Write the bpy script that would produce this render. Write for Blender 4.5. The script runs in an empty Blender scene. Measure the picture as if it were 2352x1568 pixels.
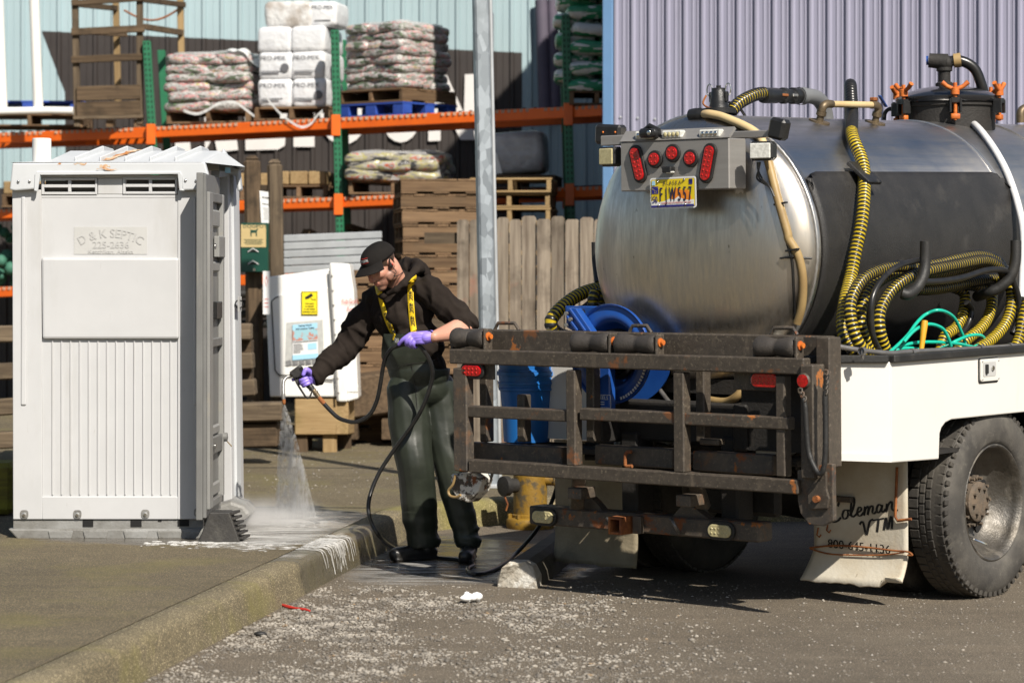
import bpy, bmesh, math, random
import numpy as np
from mathutils import Vector, Matrix, Euler, noise as mnoise

S = bpy.context.scene
COL = S.collection
rad = math.radians

# ------------------------------------------------------------------ camera, sky, sun, exposure
FPX = 5880.0                      # focal length in pixels of a 2352 px wide picture (90 mm on 36 mm)
EYE = 1.6
cd = bpy.data.cameras.new('camera')
cam = bpy.data.objects.new('camera', cd); COL.objects.link(cam)
cam.location = (0, 0, EYE); cam.rotation_euler = (rad(90), 0, 0)
cd.lens = 90; cd.sensor_width = 36; cd.sensor_fit = 'HORIZONTAL'
cd.shift_y = -164 / 2352
cd.clip_start = 0.1; cd.clip_end = 2000
cd.dof.use_dof = True; cd.dof.focus_distance = 13.0; cd.dof.aperture_fstop = 3.4
S.camera = cam

SUN_DIR = Vector((0.345, -0.658, 0.669)).normalized()
w = bpy.data.worlds.new('World'); S.world = w; w.use_nodes = True
nt = w.node_tree; nt.nodes.clear()
sk = nt.nodes.new('ShaderNodeTexSky'); sk.sky_type = 'NISHITA'; sk.sun_disc = False
sk.sun_elevation = math.asin(SUN_DIR.z); sk.sun_rotation = math.atan2(SUN_DIR.x, SUN_DIR.y)
sk.air_density = 1.0; sk.dust_density = 1.0; sk.ozone_density = 1.0
bg = nt.nodes.new('ShaderNodeBackground'); bg.inputs['Strength'].default_value = 0.060
wo = nt.nodes.new('ShaderNodeOutputWorld')
nt.links.new(sk.outputs[0], bg.inputs[0]); nt.links.new(bg.outputs[0], wo.inputs[0])
sl = bpy.data.lights.new('sun', 'SUN'); sl.energy = 5.0; sl.angle = rad(0.5); sl.color = (1.0, 0.93, 0.83)
so = bpy.data.objects.new('sun', sl); COL.objects.link(so)
so.rotation_euler = SUN_DIR.to_track_quat('Z', 'Y').to_euler(); so.location = (8, -12, 14)
S.view_settings.view_transform = 'Standard'; S.view_settings.look = 'None'
S.view_settings.exposure = 0.40; S.view_settings.gamma = 1.0; S.view_settings.use_curve_mapping = False
S.render.engine = 'CYCLES'
try:
    S.cycles.use_denoising = True; S.cycles.max_bounces = 6; S.cycles.diffuse_bounces = 3
    S.cycles.glossy_bounces = 4; S.cycles.transparent_max_bounces = 12; S.cycles.volume_bounces = 1
    S.cycles.sample_clamp_indirect = 6.0; S.cycles.caustics_reflective = False; S.cycles.caustics_refractive = False
except Exception: pass

# ------------------------------------------------------------------ projection helper (design aid: pixel + known distance -> point)
def P(x, y, Y):
    return Vector(((x - 1176) / FPX * Y, Y, EYE - (y - 620) / FPX * Y))
def G(x, y, z=0.0):
    Y = (EYE - z) * FPX / (y - 620)
    return Vector(((x - 1176) / FPX * Y, Y, z))

# ------------------------------------------------------------------ materials
def ramp(nt, fac, p0, p1, c0=(0, 0, 0, 1), c1=(1, 1, 1, 1)):
    r = nt.nodes.new('ShaderNodeValToRGB'); e = r.color_ramp.elements
    e[0].position = p0; e[1].position = p1; e[0].color = c0; e[1].color = c1
    nt.links.new(fac, r.inputs[0]); return r.outputs[0]
def nmix(nt, fac, a, b, mode='MIX'):
    m = nt.nodes.new('ShaderNodeMix'); m.data_type = 'RGBA'; m.blend_type = mode
    for k, v in ((0, fac), (6, a), (7, b)):
        if hasattr(v, 'links'): nt.links.new(v, m.inputs[k])
        elif isinstance(v, (tuple, list)): m.inputs[k].default_value = (*v[:3], 1)
        else: m.inputs[k].default_value = v
    return m.outputs[2]
def fmix(nt, fac, a, b):
    m = nt.nodes.new('ShaderNodeMix'); m.data_type = 'FLOAT'
    for k, v in ((0, fac), (2, a), (3, b)):
        if hasattr(v, 'links'): nt.links.new(v, m.inputs[k])
        else: m.inputs[k].default_value = v
    return m.outputs[0]
def nmath(nt, op, a, b=0.0, c=None):
    m = nt.nodes.new('ShaderNodeMath'); m.operation = op
    for k, v in ((0, a), (1, b), (2, c)):
        if v is None: continue
        if hasattr(v, 'links'): nt.links.new(v, m.inputs[k])
        else: m.inputs[k].default_value = v
    return m.outputs[0]
def nnoise(nt, vec, scale, detail=5, rough=0.6, dist=0.0):
    n = nt.nodes.new('ShaderNodeTexNoise'); n.inputs['Scale'].default_value = scale
    n.inputs['Detail'].default_value = detail; n.inputs['Roughness'].default_value = rough
    n.inputs['Distortion'].default_value = dist
    nt.links.new(vec, n.inputs['Vector']); return n.outputs['Fac']
def nmap(nt, vec, scale=(1, 1, 1), loc=(0, 0, 0)):
    m = nt.nodes.new('ShaderNodeMapping'); m.inputs['Scale'].default_value = scale; m.inputs['Location'].default_value = loc
    nt.links.new(vec, m.inputs['Vector']); return m.outputs[0]
def coords(nt, rnd=True, kind='Object'):
    tc = nt.nodes.new('ShaderNodeTexCoord')
    if not rnd: return tc.outputs[kind]
    oi = nt.nodes.new('ShaderNodeObjectInfo')
    mm = nmath(nt, 'MULTIPLY', oi.outputs['Random'], 37.0)
    va = nt.nodes.new('ShaderNodeVectorMath'); va.operation = 'ADD'
    nt.links.new(tc.outputs[kind], va.inputs[0]); nt.links.new(mm, va.inputs[1]); return va.outputs[0]
MATS = {}
def surf(name, col, col2=None, nscale=6, n0=.35, n1=.65, stretch=(1, 1, 1), rough=.6, rough2=None, metal=0.0, spec=.5,
         bump=0.0, bscale=60, bdist=.01, bstretch=None, dirt=(), coat=0.0, jitter=0.0, rnd=True, aniso=0.0, transl=0.0, alpha=None, sss=0.0):
    """one Principled material: base colour varied by noise, dirt = ((colour, scale, lo, hi, rough, stretch), ...) layers on top, noise bump"""
    m = bpy.data.materials.new(name); m.use_nodes = True; nt = m.node_tree
    b = nt.nodes['Principled BSDF']; vec = coords(nt, rnd)
    c = nt.nodes.new('ShaderNodeRGB'); c.outputs[0].default_value = (*col, 1); cc = c.outputs[0]
    rr = rough
    if col2 is not None:
        f = ramp(nt, nnoise(nt, nmap(nt, vec, stretch), nscale), n0, n1)
        cc = nmix(nt, f, cc, col2)
        if rough2 is not None: rr = fmix(nt, f, rough, rough2)
    if jitter:
        oi = nt.nodes.new('ShaderNodeObjectInfo')
        f = nmath(nt, 'MULTIPLY_ADD', oi.outputs['Random'], 2 * jitter, 1 - jitter)
        cc = nmix(nt, 1.0, cc, nt_comb(nt, f), 'MULTIPLY')
    mt = metal
    for k, d in enumerate(dirt):
        dc, ds, lo, hi = d[:4]; dr = d[4] if len(d) > 4 else .8; dst = d[5] if len(d) > 5 else (1, 1, 1)
        f = ramp(nt, nnoise(nt, nmap(nt, vec, dst, (3.1 * k + 1.7, 2.3, 5.1 * k)), ds, 7, .65), lo, hi)
        cc = nmix(nt, f, cc, dc); rr = fmix(nt, f, rr, dr)
        if metal: mt = fmix(nt, f, mt, 0.0)
    nt.links.new(cc, b.inputs['Base Color'])
    for key, v in (('Roughness', rr), ('Metallic', mt)):
        if hasattr(v, 'links'): nt.links.new(v, b.inputs[key])
        else: b.inputs[key].default_value = v
    b.inputs['Specular IOR Level'].default_value = spec
    b.inputs['Coat Weight'].default_value = coat; b.inputs['Coat Roughness'].default_value = .1
    b.inputs['Anisotropic'].default_value = aniso
    if transl: b.inputs['Transmission Weight'].default_value = transl
    if alpha is not None: b.inputs['Alpha'].default_value = alpha
    if sss:
        b.inputs['Subsurface Weight'].default_value = sss; b.inputs['Subsurface Radius'].default_value = (.012, .005, .003)
        b.inputs['Subsurface Scale'].default_value = 1.0
    if bump:
        bn = nt.nodes.new('ShaderNodeBump'); bn.inputs['Strength'].default_value = bump; bn.inputs['Distance'].default_value = bdist
        nt.links.new(nnoise(nt, nmap(nt, vec, bstretch or stretch), bscale, 4), bn.inputs['Height'])
        nt.links.new(bn.outputs[0], b.inputs['Normal'])
    MATS[name] = m; return m
def nt_comb(nt, f):
    cb = nt.nodes.new('ShaderNodeCombineColor')
    for k in range(3): nt.links.new(f, cb.inputs[k])
    return cb.outputs[0]

RUST = (.20, .065, .02); RUST2 = (.34, .12, .03); GRIME = (.045, .04, .033)
surf('white_plastic', (.53, .535, .54), (.485, .49, .495), 3, .3, .7, rough=.42, bump=.08, bscale=240, bdist=.003,
     dirt=(((.36, .35, .32), 2.5, .52, .92, .6, (1, 1, .25)), ((.33, .32, .29), 55, .67, .80, .7, (1, 1, .16)), ((.30, .29, .27), 9, .70, .76, .7, (.3, 1, 1.6))))
surf('roof_plastic', (.56, .58, .595), (.51, .53, .545), 3, rough=.45, bump=.08, bscale=200, bdist=.003,
     dirt=(((.45, .43, .4), 9, .70, .9, .7),))
surf('grey_plastic', (.185, .185, .178), (.15, .15, .145), 4, rough=.42, bump=.15, bscale=260, bdist=.002,
     dirt=(((.36, .33, .27), 5, .58, .8, .6, (1, 1, .15)), ((.6, .58, .55), 90, .74, .8, .7)))
surf('skid_plastic', (.27, .27, .26), (.17, .165, .15), 5, rough=.5, bump=.3, bscale=80, dirt=((GRIME, 6, .55, .8), ((.12, .075, .03), 4, .64, .85)))
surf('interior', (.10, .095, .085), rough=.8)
surf('black_plastic', (.012, .012, .012), (.02, .02, .02), 20, rough=.35, bump=.2, bscale=200, dirt=(((.09, .085, .075), 14, .62, .9, .7),))
surf('black_rubber', (.014, .014, .013), (.022, .021, .02), 8, rough=.55, bump=.2, bscale=120, dirt=(((.06, .055, .048), 9, .55, .9, .8),))
surf('gate_steel', (.050, .041, .032), (.074, .060, .046), 30, rough=.50, spec=.45, bump=.35, bscale=170, bdist=.003,
     dirt=(((.20, .165, .12), 75, .56, .74, .75), ((.15, .12, .085), 16, .58, .80, .75, (1, 1, .3)), ((.16, .065, .025), 4.5, .61, .66, .85), (RUST2, 5.5, .655, .675, .9)))
surf('gate_steel_worn', (.05, .043, .037), (.095, .075, .055), 14, rough=.55, bump=.4, bscale=150, bdist=.004,
     dirt=(((.20, .16, .11), 60, .56, .74, .8), ((.17, .09, .045), 9, .56, .72, .8), (RUST, 5, .585, .63, .85), (RUST2, 6, .63, .655, .9)))
surf('roller_rubber', (.036, .031, .027), (.055, .047, .040), 12, rough=.6, bump=.3, bscale=120, dirt=(((.11, .09, .07), 14, .58, .85, .8),))
surf('rust', RUST2, (.16, .05, .018), 18, rough=.85, bump=.4, bscale=90)
surf('orange_bolt', (.62, .17, .02), (.45, .10, .02), 30, rough=.6, bump=.3)
surf('rail_steel', (.28, .27, .26), (.18, .17, .16), 12, rough=.35, metal=.6, bump=.1)
surf('undercarriage', (.013, .012, .011), (.024, .021, .018), 7, rough=.7, bump=.4, bscale=70, dirt=(((.055, .045, .034), 6, .62, .85),))
surf('truck_white', (.73, .715, .67), (.70, .685, .64), 2, rough=.28, coat=.3, bump=.03, bscale=20,
     dirt=(((.62, .55, .42), 5, .62, .95, .5, (1, 1, .12)), ((.45, .40, .30), 60, .76, .82, .7)))
surf('flap_white', (.60, .56, .47), (.52, .46, .35), 5, rough=.6, bump=.3, bscale=50, bdist=.006,
     dirt=(((.42, .27, .10), 3.2, .55, .85, .8, (1, 1, .3)), ((.25, .2, .13), 28, .66, .76, .8, (1, 1, .25))))
surf('flap_tan', (.33, .28, .19), (.25, .21, .14), 5, rough=.7, bump=.3, dirt=(((.08, .07, .055), 3, .5, .8),))
surf('tyre', (.035, .033, .030), (.055, .05, .044), 6, rough=.8, spec=.3, bump=.2, bscale=70, dirt=(((.10, .09, .075), 3.5, .42, .75, .9), ((.15, .135, .11), 12, .62, .85, .9)))
surf('tyre_side', (.050, .047, .043), (.10, .092, .080), 4, rough=.75, spec=.3, bump=.25, bscale=90,
     dirt=(((.14, .13, .11), 6, .50, .8, .9), ((.19, .175, .15), 25, .6, .8, .9)))
surf('rim_steel', (.17, .16, .145), (.10, .09, .075), 7, rough=.46, metal=.75, bump=.3, bscale=60, dirt=(((.16, .14, .11), 8, .5, .75, .8), ((.12, .06, .03), 11, .68, .78)))
surf('hub', (.09, .075, .058), (.15, .11, .075), 14, rough=.8, bump=.6, bscale=40)
surf('galvanised', (.42, .44, .45), (.52, .54, .55), 5, rough=.5, metal=.35)
surf('chrome', (.62, .62, .6), rough=.15, metal=1)
surf('alu', (.55, .54, .52), (.45, .44, .42), 30, rough=.4, metal=.85)
surf('stainless_plate', (.36, .345, .325), (.31, .295, .275), 5, stretch=(.3, .3, 6), rough=.42, metal=.45, dirt=(((.2, .175, .14), 7, .6, .85, .6),))
surf('lens_red', (.55, .006, .008), (.30, .002, .003), 90, .4, .6, rough=.12, coat=.8)
surf('lens_red_dot', (.55, .016, .012), rough=.35)
surf('lens_clear', (.55, .49, .27), (.42, .37, .20), 60, rough=.15, coat=.6)
surf('lens_white', (.75, .75, .70), (.5, .5, .46), 70, rough=.12, coat=.7)
surf('reel_blue', (.010, .058, .27), (.014, .075, .31), 6, rough=.35, coat=.3, bump=.05, dirt=(((.05, .05, .06), 7, .62, .85, .6), ((.2, .2, .2), 50, .74, .8)))
surf('bucket_blue', (.012, .13, .42), (.015, .15, .46), 4, rough=.4, bump=.05, dirt=(((.04, .06, .1), 5, .6, .85),))
surf('hose_black', (.012, .012, .012), (.02, .019, .018), 20, rough=.3, dirt=(((.08, .07, .055), 7, .62, .9, .7),))
surf('hose_yellow', (.56, .41, .012), (.44, .32, .012), 20, rough=.4, dirt=(((.2, .15, .03), 6, .6, .85),))
surf('hose_tan', (.40, .28, .12), (.30, .20, .085), 7, rough=.5, dirt=(((.15, .1, .05), 5, .58, .85),))
surf('hose_cream', (.62, .48, .25), (.55, .40, .2), 6, rough=.45)
surf('hose_clear', (.78, .78, .77), (.70, .70, .70), 40, rough=.3, coat=.3)
surf('hose_green', (.01, .50, .34), (.012, .42, .30), 8, rough=.35, coat=.2)
surf('yellow_paint', (.25, .145, .016), (.20, .11, .014), 8, rough=.55, bump=.3, dirt=(((.08, .06, .03), 14, .54, .62), (RUST, 7, .66, .76)))
surf('lead_text', (.012, .012, .012), rough=.6)
surf('bale_print', (.13, .13, .14), rough=.5)
surf('red_text', (.55, .03, .02), rough=.6)
surf('white_text', (.78, .77, .75), rough=.6)
surf('grey_text', (.62, .615, .60), rough=.5)
surf('decal_grey', (.47, .47, .455), (.50, .50, .485), 8, rough=.4)
surf('plate_yellow', (.78, .60, .015), rough=.4, coat=.3)
surf('plate_orange', (.85, .26, .02), rough=.4, coat=.3)
surf('plate_white', (.78, .78, .76), rough=.35, coat=.3)
surf('plate_blue', (.022, .02, .20), rough=.4, coat=.3)
surf('plate_ink', (.02, .02, .06), rough=.4)
surf('sign_yellow', (.85, .70, .012), rough=.5)
surf('cloth_black', (.018, .0135, .0112), (.028, .022, .018), 5, rough=.92, spec=.12, bump=.35, bscale=900, bdist=.002)
surf('cap_cloth', (.011, .010, .009), (.016, .014, .013), 9, rough=.9, spec=.15, bump=.3, bscale=700, bdist=.002)
surf('bib_green', (.028, .034, .023), (.018, .022, .016), 4, rough=.46, spec=.5, bump=.12, bscale=30, bdist=.008,
     dirt=(((.055, .06, .05), 5, .58, .8, .5), ((.02, .022, .02), 9, .62, .8, .3)))
surf('skin', (.58, .315, .225), (.52, .25, .175), 9, rough=.5, bump=.15, bscale=300, bdist=.001, sss=.12)
surf('lip', (.42, .15, .12), rough=.45)
surf('hair', (.045, .026, .016), (.075, .045, .027), 60, rough=.6)
surf('glove', (.27, .19, .72), (.31, .23, .77), 12, rough=.42, bump=.2, bscale=90, bdist=.0015)
surf('strap_yellow', (.80, .56, .008), (.74, .50, .008), 30, rough=.7, bump=.3, bscale=600, bdist=.001)
surf('boot', (.014, .013, .012), (.03, .028, .025), 9, rough=.3, bump=.2)
surf('brass', (.20, .15, .09), (.13, .10, .065), 30, rough=.5, metal=.6)
surf('gun', (.016, .015, .014), (.03, .028, .026), 25, rough=.45, bump=.3, bscale=120, dirt=(((.10, .09, .08), 12, .6, .8),))
def wood(name, a, b, axis='X', sc=1.0, dirts=(), rough=.85, jit=.18):
    st = {'X': (.06, 1, 1), 'Y': (1, .06, 1), 'Z': (1, 1, .06)}[axis]
    return surf(name, a, b, 40 * sc, .3, .7, stretch=st, rough=rough, spec=.2, bump=.6, bscale=60 * sc, bdist=.006, dirt=dirts, jitter=jit)
for ax in 'XYZ':
    wood('pallet_' + ax, (.215, .14, .078), (.11, .068, .04), ax, dirts=(((.10, .075, .05), 4, .55, .85),), jit=.3)
    wood('grey_wood_' + ax, (.165, .125, .082), (.068, .05, .034), ax, dirts=(((.05, .04, .03), 5, .56, .8),), jit=.25)
    wood('dark_wood_' + ax, (.13, .09, .055), (.055, .038, .024), ax, dirts=(((.02, .017, .013), 5, .5, .8), ((.10, .09, .02), 3, .66, .85)))
    wood('tan_wood_' + ax, (.36, .255, .13), (.24, .16, .075), ax, dirts=(((.16, .13, .04), 3, .58, .85), ((.12, .09, .05), 8, .66, .85)))
wood('fence_wood', (.29, .245, .19), (.115, .09, .068), 'Z', .8, dirts=(((.07, .055, .042), 3.0, .50, .74), ((.35, .15, .10), 2.6, .62, .80), ((.17, .17, .05), 4, .7, .85)), jit=.25)
wood('moss_wood', (.20, .185, .03), (.12, .10, .03), 'X', dirts=(((.24, .23, .03), 5, .45, .7), ((.08, .055, .03), 4, .62, .8)))
surf('pallet_blue', (.018, .06, .33), (.025, .08, .38), 10, rough=.7, dirt=(((.15, .11, .08), 9, .66, .76),))
surf('rack_green', (.015, .135, .062), (.02, .16, .075), 6, rough=.45, dirt=(((.03, .03, .02), 8, .66, .85),))
surf('rack_orange', (.80, .14, .008), (.72, .12, .01), 6, rough=.42, dirt=(((.3, .05, .01), 9, .68, .85),))
surf('hole', (.008, .008, .008), rough=.9)
surf('film', (.78, .78, .77), (.68, .68, .67), 9, rough=.14, bump=.8, bscale=25, bdist=.03, alpha=.48, stretch=(1, 1, 3))
surf('film_thick', (.82, .82, .80), rough=.18, bump=.7, bscale=14, bdist=.02, alpha=.85)
surf('bale', (.74, .75, .76), (.64, .65, .67), 6, rough=.25, bump=.8, bscale=10, bdist=.02)
surf('bale_clear', (.42, .38, .34), (.70, .70, .69), 5, .4, .6, rough=.2, bump=.9, bscale=12, bdist=.02)
surf('wrap_grey', (.30, .30, .31), (.46, .46, .47), 5, rough=.25, bump=.9, bscale=12, bdist=.02, dirt=(((.25, .11, .08), 4, .6, .7),))
surf('pvc', (.80, .79, .75), rough=.35)
surf('fibreglass', (.80, .795, .76), (.77, .765, .73), 3, rough=.35, coat=.2, dirt=(((.55, .52, .36), 3, .62, .9, .5, (1, 1, .3)),))
surf('sign_paper', (.74, .74, .73), rough=.6)
surf('sign_green', (.006, .05, .034), (.008, .058, .038), 5, rough=.35)
surf('sign_cream', (.52, .40, .19), (.46, .35, .16), 6, rough=.5)
surf('paper_blue', (.35, .62, .78), rough=.6)
surf('tape', (.62, .63, .60), (.5, .5, .48), 30, rough=.3, alpha=.8)
surf('tape_silver', (.36, .36, .36), (.22, .22, .22), 30, rough=.35, metal=.4)
surf('litter_white', (.85, .85, .84), rough=.6)
surf('crate_green', (.03, .12, .08), (.05, .18, .12), 9, rough=.7)
# ------------------------------------------------------------------ mesh builder
def basis(w, up=(0, 0, 1)):
    w = Vector(w).normalized(); up = Vector(up)
    if abs(w.dot(up.normalized())) > .98: up = Vector((0, 1, 0)) if abs(w.y) < .9 else Vector((1, 0, 0))
    u = up.cross(w).normalized(); return u, w.cross(u).normalized(), w
class MB:
    def __init__(s): s.v = []; s.f = []; s.m = []; s.s = []
    def add(s, vs, fs, mi=0, sm=False):
        n = len(s.v); s.v += [tuple(v) for v in vs]
        for f in fs: s.f.append(tuple(i + n for i in f)); s.m.append(mi); s.s.append(sm)
        return s
    def box(s, c, size, R=None, mi=0, ch=0.0):
        c = Vector(c); h = Vector(size) / 2
        if ch > 0:
            ch = min(ch, h.x * .9, h.y * .9, h.z * .9); vs = []; key = {}
            for sx in (-1, 1):
                for sy in (-1, 1):
                    for sz in (-1, 1):
                        for k in range(3):
                            q = [sx * h.x, sy * h.y, sz * h.z]; sg = (sx, sy, sz)
                            for j in range(3):
                                if j != k: q[j] -= sg[j] * ch
                            key[(sx, sy, sz, k)] = len(vs); vs.append(Vector(q))
            fs = []
            for k in range(3):
                a, b = [(1, 2), (2, 0), (0, 1)][k]
                for sg in (-1, 1):
                    q = []
                    for (i, j) in ((-1, -1), (1, -1), (1, 1), (-1, 1)):
                        t = [0, 0, 0]; t[k] = sg; t[a] = i; t[b] = j; q.append(key[(*t, k)])
                    fs.append(q if sg > 0 else q[::-1])
            for k in range(3):
                a, b = [(1, 2), (2, 0), (0, 1)][k]
                for i in (-1, 1):
                    for j in (-1, 1):
                        q = []
                        for (e, kk) in ((-1, a), (1, a), (1, b), (-1, b)):
                            t = [0, 0, 0]; t[k] = e; t[a] = i; t[b] = j; q.append(key[(*t, kk)])
                        fs.append(q if i * j < 0 else q[::-1])
            for sx in (-1, 1):
                for sy in (-1, 1):
                    for sz in (-1, 1):
                        q = [key[(sx, sy, sz, k)] for k in range(3)]
                        fs.append(q if sx * sy * sz > 0 else q[::-1])
        else:
            vs = [Vector((x * h.x, y * h.y, z * h.z)) for x in (-1, 1) for y in (-1, 1) for z in (-1, 1)]
            fs = [(0, 1, 3, 2), (4, 6, 7, 5), (0, 4, 5, 1), (2, 3, 7, 6), (0, 2, 6, 4), (1, 5, 7, 3)]
        if R is not None: vs = [R @ v for v in vs]
        return s.add([v + c for v in vs], fs, mi)
    def beam(s, p0, p1, wd, ht, up=(0, 0, 1), mi=0, ch=0.0):
        """square bar from p0 to p1; wd across, ht along 'up'"""
        p0 = Vector(p0); p1 = Vector(p1); u, v, w = basis(p1 - p0, up)
        R = Matrix((u, v, w)).transposed()
        return s.box((p0 + p1) / 2, (wd, ht, (p1 - p0).length), R, mi, ch)
    def cyl(s, p0, p1, r0, r1=None, n=16, mi=0, caps=True, sm=True):
        r1 = r0 if r1 is None else r1
        return s.tube([p0, p1], [r0, r1], n, mi, caps, sm)
    def tube(s, pts, r, n=8, mi=0, caps=True, sm=True, closed=False, mfun=None):
        pts = [Vector(p) for p in pts]; k = len(pts); rr = r if isinstance(r, (list, tuple)) else [r] * k
        T = []
        for i in range(k):
            a = pts[(i - 1) % k] if (closed or i) else pts[i]; b = pts[(i + 1) % k] if (closed or i < k - 1) else pts[i]
            d = (b - a); T.append(d.normalized() if d.length > 1e-9 else (T[-1] if T else Vector((0, 0, 1))))
        u, v, _ = basis(T[0]); base = len(s.v)
        for i in range(k):
            if i:
                ax = T[i - 1].cross(T[i])
                if ax.length > 1e-7:
                    q = Matrix.Rotation(T[i - 1].angle(T[i]), 3, ax.normalized()); u = q @ u
                u = (u - T[i] * u.dot(T[i])).normalized()
            v = T[i].cross(u)
            for j in range(n):
                a = 2 * math.pi * j / n
                s.v.append(tuple(pts[i] + (u * math.cos(a) + v * math.sin(a)) * rr[i]))
        for i in range(k if closed else k - 1):
            i2 = (i + 1) % k
            for j in range(n):
                j2 = (j + 1) % n
                s.f.append((base + i * n + j, base + i * n + j2, base + i2 * n + j2, base + i2 * n + j))
                s.m.append(mfun(i) if mfun else mi); s.s.append(sm)
        if caps and not closed:
            s.f.append(tuple(base + j for j in range(n))[::-1]); s.m.append(mi); s.s.append(False)
            s.f.append(tuple(base + (k - 1) * n + j for j in range(n))); s.m.append(mi); s.s.append(False)
        return s
    def lathe(s, prof, o, axis, n=32, mi=0, sm=True, a0=0.0, a1=2 * math.pi, mfun=None, up=(0, 0, 1)):
        """prof = [(radius, along)]"""
        u, v, w = basis(axis, up); o = Vector(o); full = abs(a1 - a0 - 2 * math.pi) < 1e-6
        nn = n if full else n + 1; base = len(s.v)
        for (r, h) in prof:
            for j in range(nn):
                a = a0 + (a1 - a0) * j / n
                s.v.append(tuple(o + w * h + (u * math.cos(a) + v * math.sin(a)) * r))
        for i in range(len(prof) - 1):
            for j in range(n):
                j2 = (j + 1) % nn if full else j + 1
                s.f.append((base + i * nn + j, base + i * nn + j2, base + (i + 1) * nn + j2, base + (i + 1) * nn + j))
                s.m.append(mfun(i) if mfun else mi); s.s.append(sm)
        return s
    def prism(s, poly, o, u, v, w, h, mi=0, hole=None):
        """polygon [(a,b)] in the plane (u,v) at o, extruded by h along w"""
        o = Vector(o); u = Vector(u); v = Vector(v); w = Vector(w); n = len(poly)
        q = [o + u * a + v * b for a, b in poly]
        ar = sum(poly[i][0] * poly[(i + 1) % n][1] - poly[(i + 1) % n][0] * poly[i][1] for i in range(n))
        flip = (ar > 0) != (u.cross(v).dot(w) * h > 0)
        a = list(range(n)); b = list(range(n, 2 * n))
        fs = [b if not flip else b[::-1], a[::-1] if not flip else a]
        for i in range(n):
            j = (i + 1) % n; f = (i, j, n + j, n + i); fs.append(f if not flip else f[::-1])
        return s.add(q + [p + w * h for p in q], fs, mi)
    def sheet(s, poly, o, u, v, mi=0):
        o = Vector(o); return s.add([o + Vector(u) * a + Vector(v) * b for a, b in poly], [tuple(range(len(poly)))], mi)
    def ell(s, c, r, R=None, nu=16, nv=10, mi=0):
        c = Vector(c); vs = []; fs = []
        for i in range(nv + 1):
            th = math.pi * i / nv
            for j in range(nu):
                ph = 2 * math.pi * j / nu
                p = Vector((r[0] * math.sin(th) * math.cos(ph), r[1] * math.sin(th) * math.sin(ph), r[2] * math.cos(th)))
                vs.append(c + (R @ p if R is not None else p))
        for i in range(nv):
            for j in range(nu):
                j2 = (j + 1) % nu
                fs.append((i * nu + j, (i + 1) * nu + j, (i + 1) * nu + j2, i * nu + j2))
        return s.add(vs, fs, mi, True)
    def grid(s, fn, nu, nv, mi=0, sm=True):
        vs = [fn(i / nu, j / nv) for j in range(nv + 1) for i in range(nu + 1)]
        fs = [(j * (nu + 1) + i, j * (nu + 1) + i + 1, (j + 1) * (nu + 1) + i + 1, (j + 1) * (nu + 1) + i) for j in range(nv) for i in range(nu)]
        return s.add(vs, fs, mi, sm)
    def text(s, body, o, u, v, size, align='C', mi=0, fn=None, sx=1.0, depth=0.0, shear=0.0):
        """flat lettering: cap height about 0.7*size; o = centre/left of the base line"""
        vs, fs, wd = text_geo(body); o = Vector(o); u = Vector(u); v = Vector(v)
        off = {'C': -wd / 2, 'L': 0.0, 'R': -wd}[align]
        pts = [((a + off + shear * b) * size * sx, b * size) for a, b in vs]
        if fn: s.add([fn(a, b) for a, b in pts], fs, mi)
        else: s.add([o + u * a + v * b for a, b in pts], fs, mi)
        return s
    def xform(s, M):
        s.v = [tuple(M @ Vector(v)) for v in s.v]; return s
    def mesh(s, name, mats):
        me = bpy.data.meshes.new(name); me.from_pydata(s.v, [], s.f)
        for m in ([mats] if isinstance(mats, str) else mats): me.materials.append(MATS[m])
        me.polygons.foreach_set('material_index', s.m); me.polygons.foreach_set('use_smooth', s.s)
        me.update()
        if any(s.s): me.set_sharp_from_angle(angle=rad(50))
        return me
    def build(s, name, mats, parent=None, bev=0.0, origin=None, weld=False):
        if parent is None:
            V = np.array(s.v); lo = V.min(0); hi = V.max(0)
            o = Vector(((lo[0] + hi[0]) / 2, (lo[1] + hi[1]) / 2, lo[2])) if origin is None else Vector(origin)
            s.v = [tuple(p) for p in (V - np.array(o))]
        me = s.mesh(name, mats); ob = bpy.data.objects.new(name, me); COL.objects.link(ob)
        if parent is None: ob.location = o
        else: ob.parent = parent
        if bev > 0:
            md = ob.modifiers.new('bevel', 'BEVEL'); md.width = bev; md.segments = 2; md.limit_method = 'ANGLE'; md.angle_limit = rad(40)
        return ob
_TG = {}
def text_geo(body):
    if body not in _TG:
        cu = bpy.data.curves.new('lettering', 'FONT'); cu.body = body; cu.size = 1.0; cu.resolution_u = 3; cu.fill_mode = 'FRONT'
        ob = bpy.data.objects.new('lettering', cu); COL.objects.link(ob)
        dg = bpy.context.evaluated_depsgraph_get(); me = ob.evaluated_get(dg).to_mesh()
        vs = [(v.co.x, v.co.y) for v in me.vertices]; fs = [tuple(p.vertices) for p in me.polygons]
        ob.evaluated_get(dg).to_mesh_clear(); bpy.data.objects.remove(ob); bpy.data.curves.remove(cu)
        x0 = min(v[0] for v in vs); wd = max(v[0] for v in vs) - x0
        _TG[body] = ([(a - x0, b) for a, b in vs], fs, wd)
    return _TG[body]
def tag(o, label=None, cat=None, group=None, kind=None):
    if label: o['label'] = label
    if cat: o['category'] = cat
    if group: o['group'] = group
    if kind: o['kind'] = kind
    return o
def thing(name, label, cat, loc=(0, 0, 0), rot=(0, 0, 0), group=None):
    o = bpy.data.objects.new(name, None); COL.objects.link(o); o.location = loc; o.rotation_euler = rot
    o.empty_display_size = .1
    return tag(o, label, cat, group)
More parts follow.
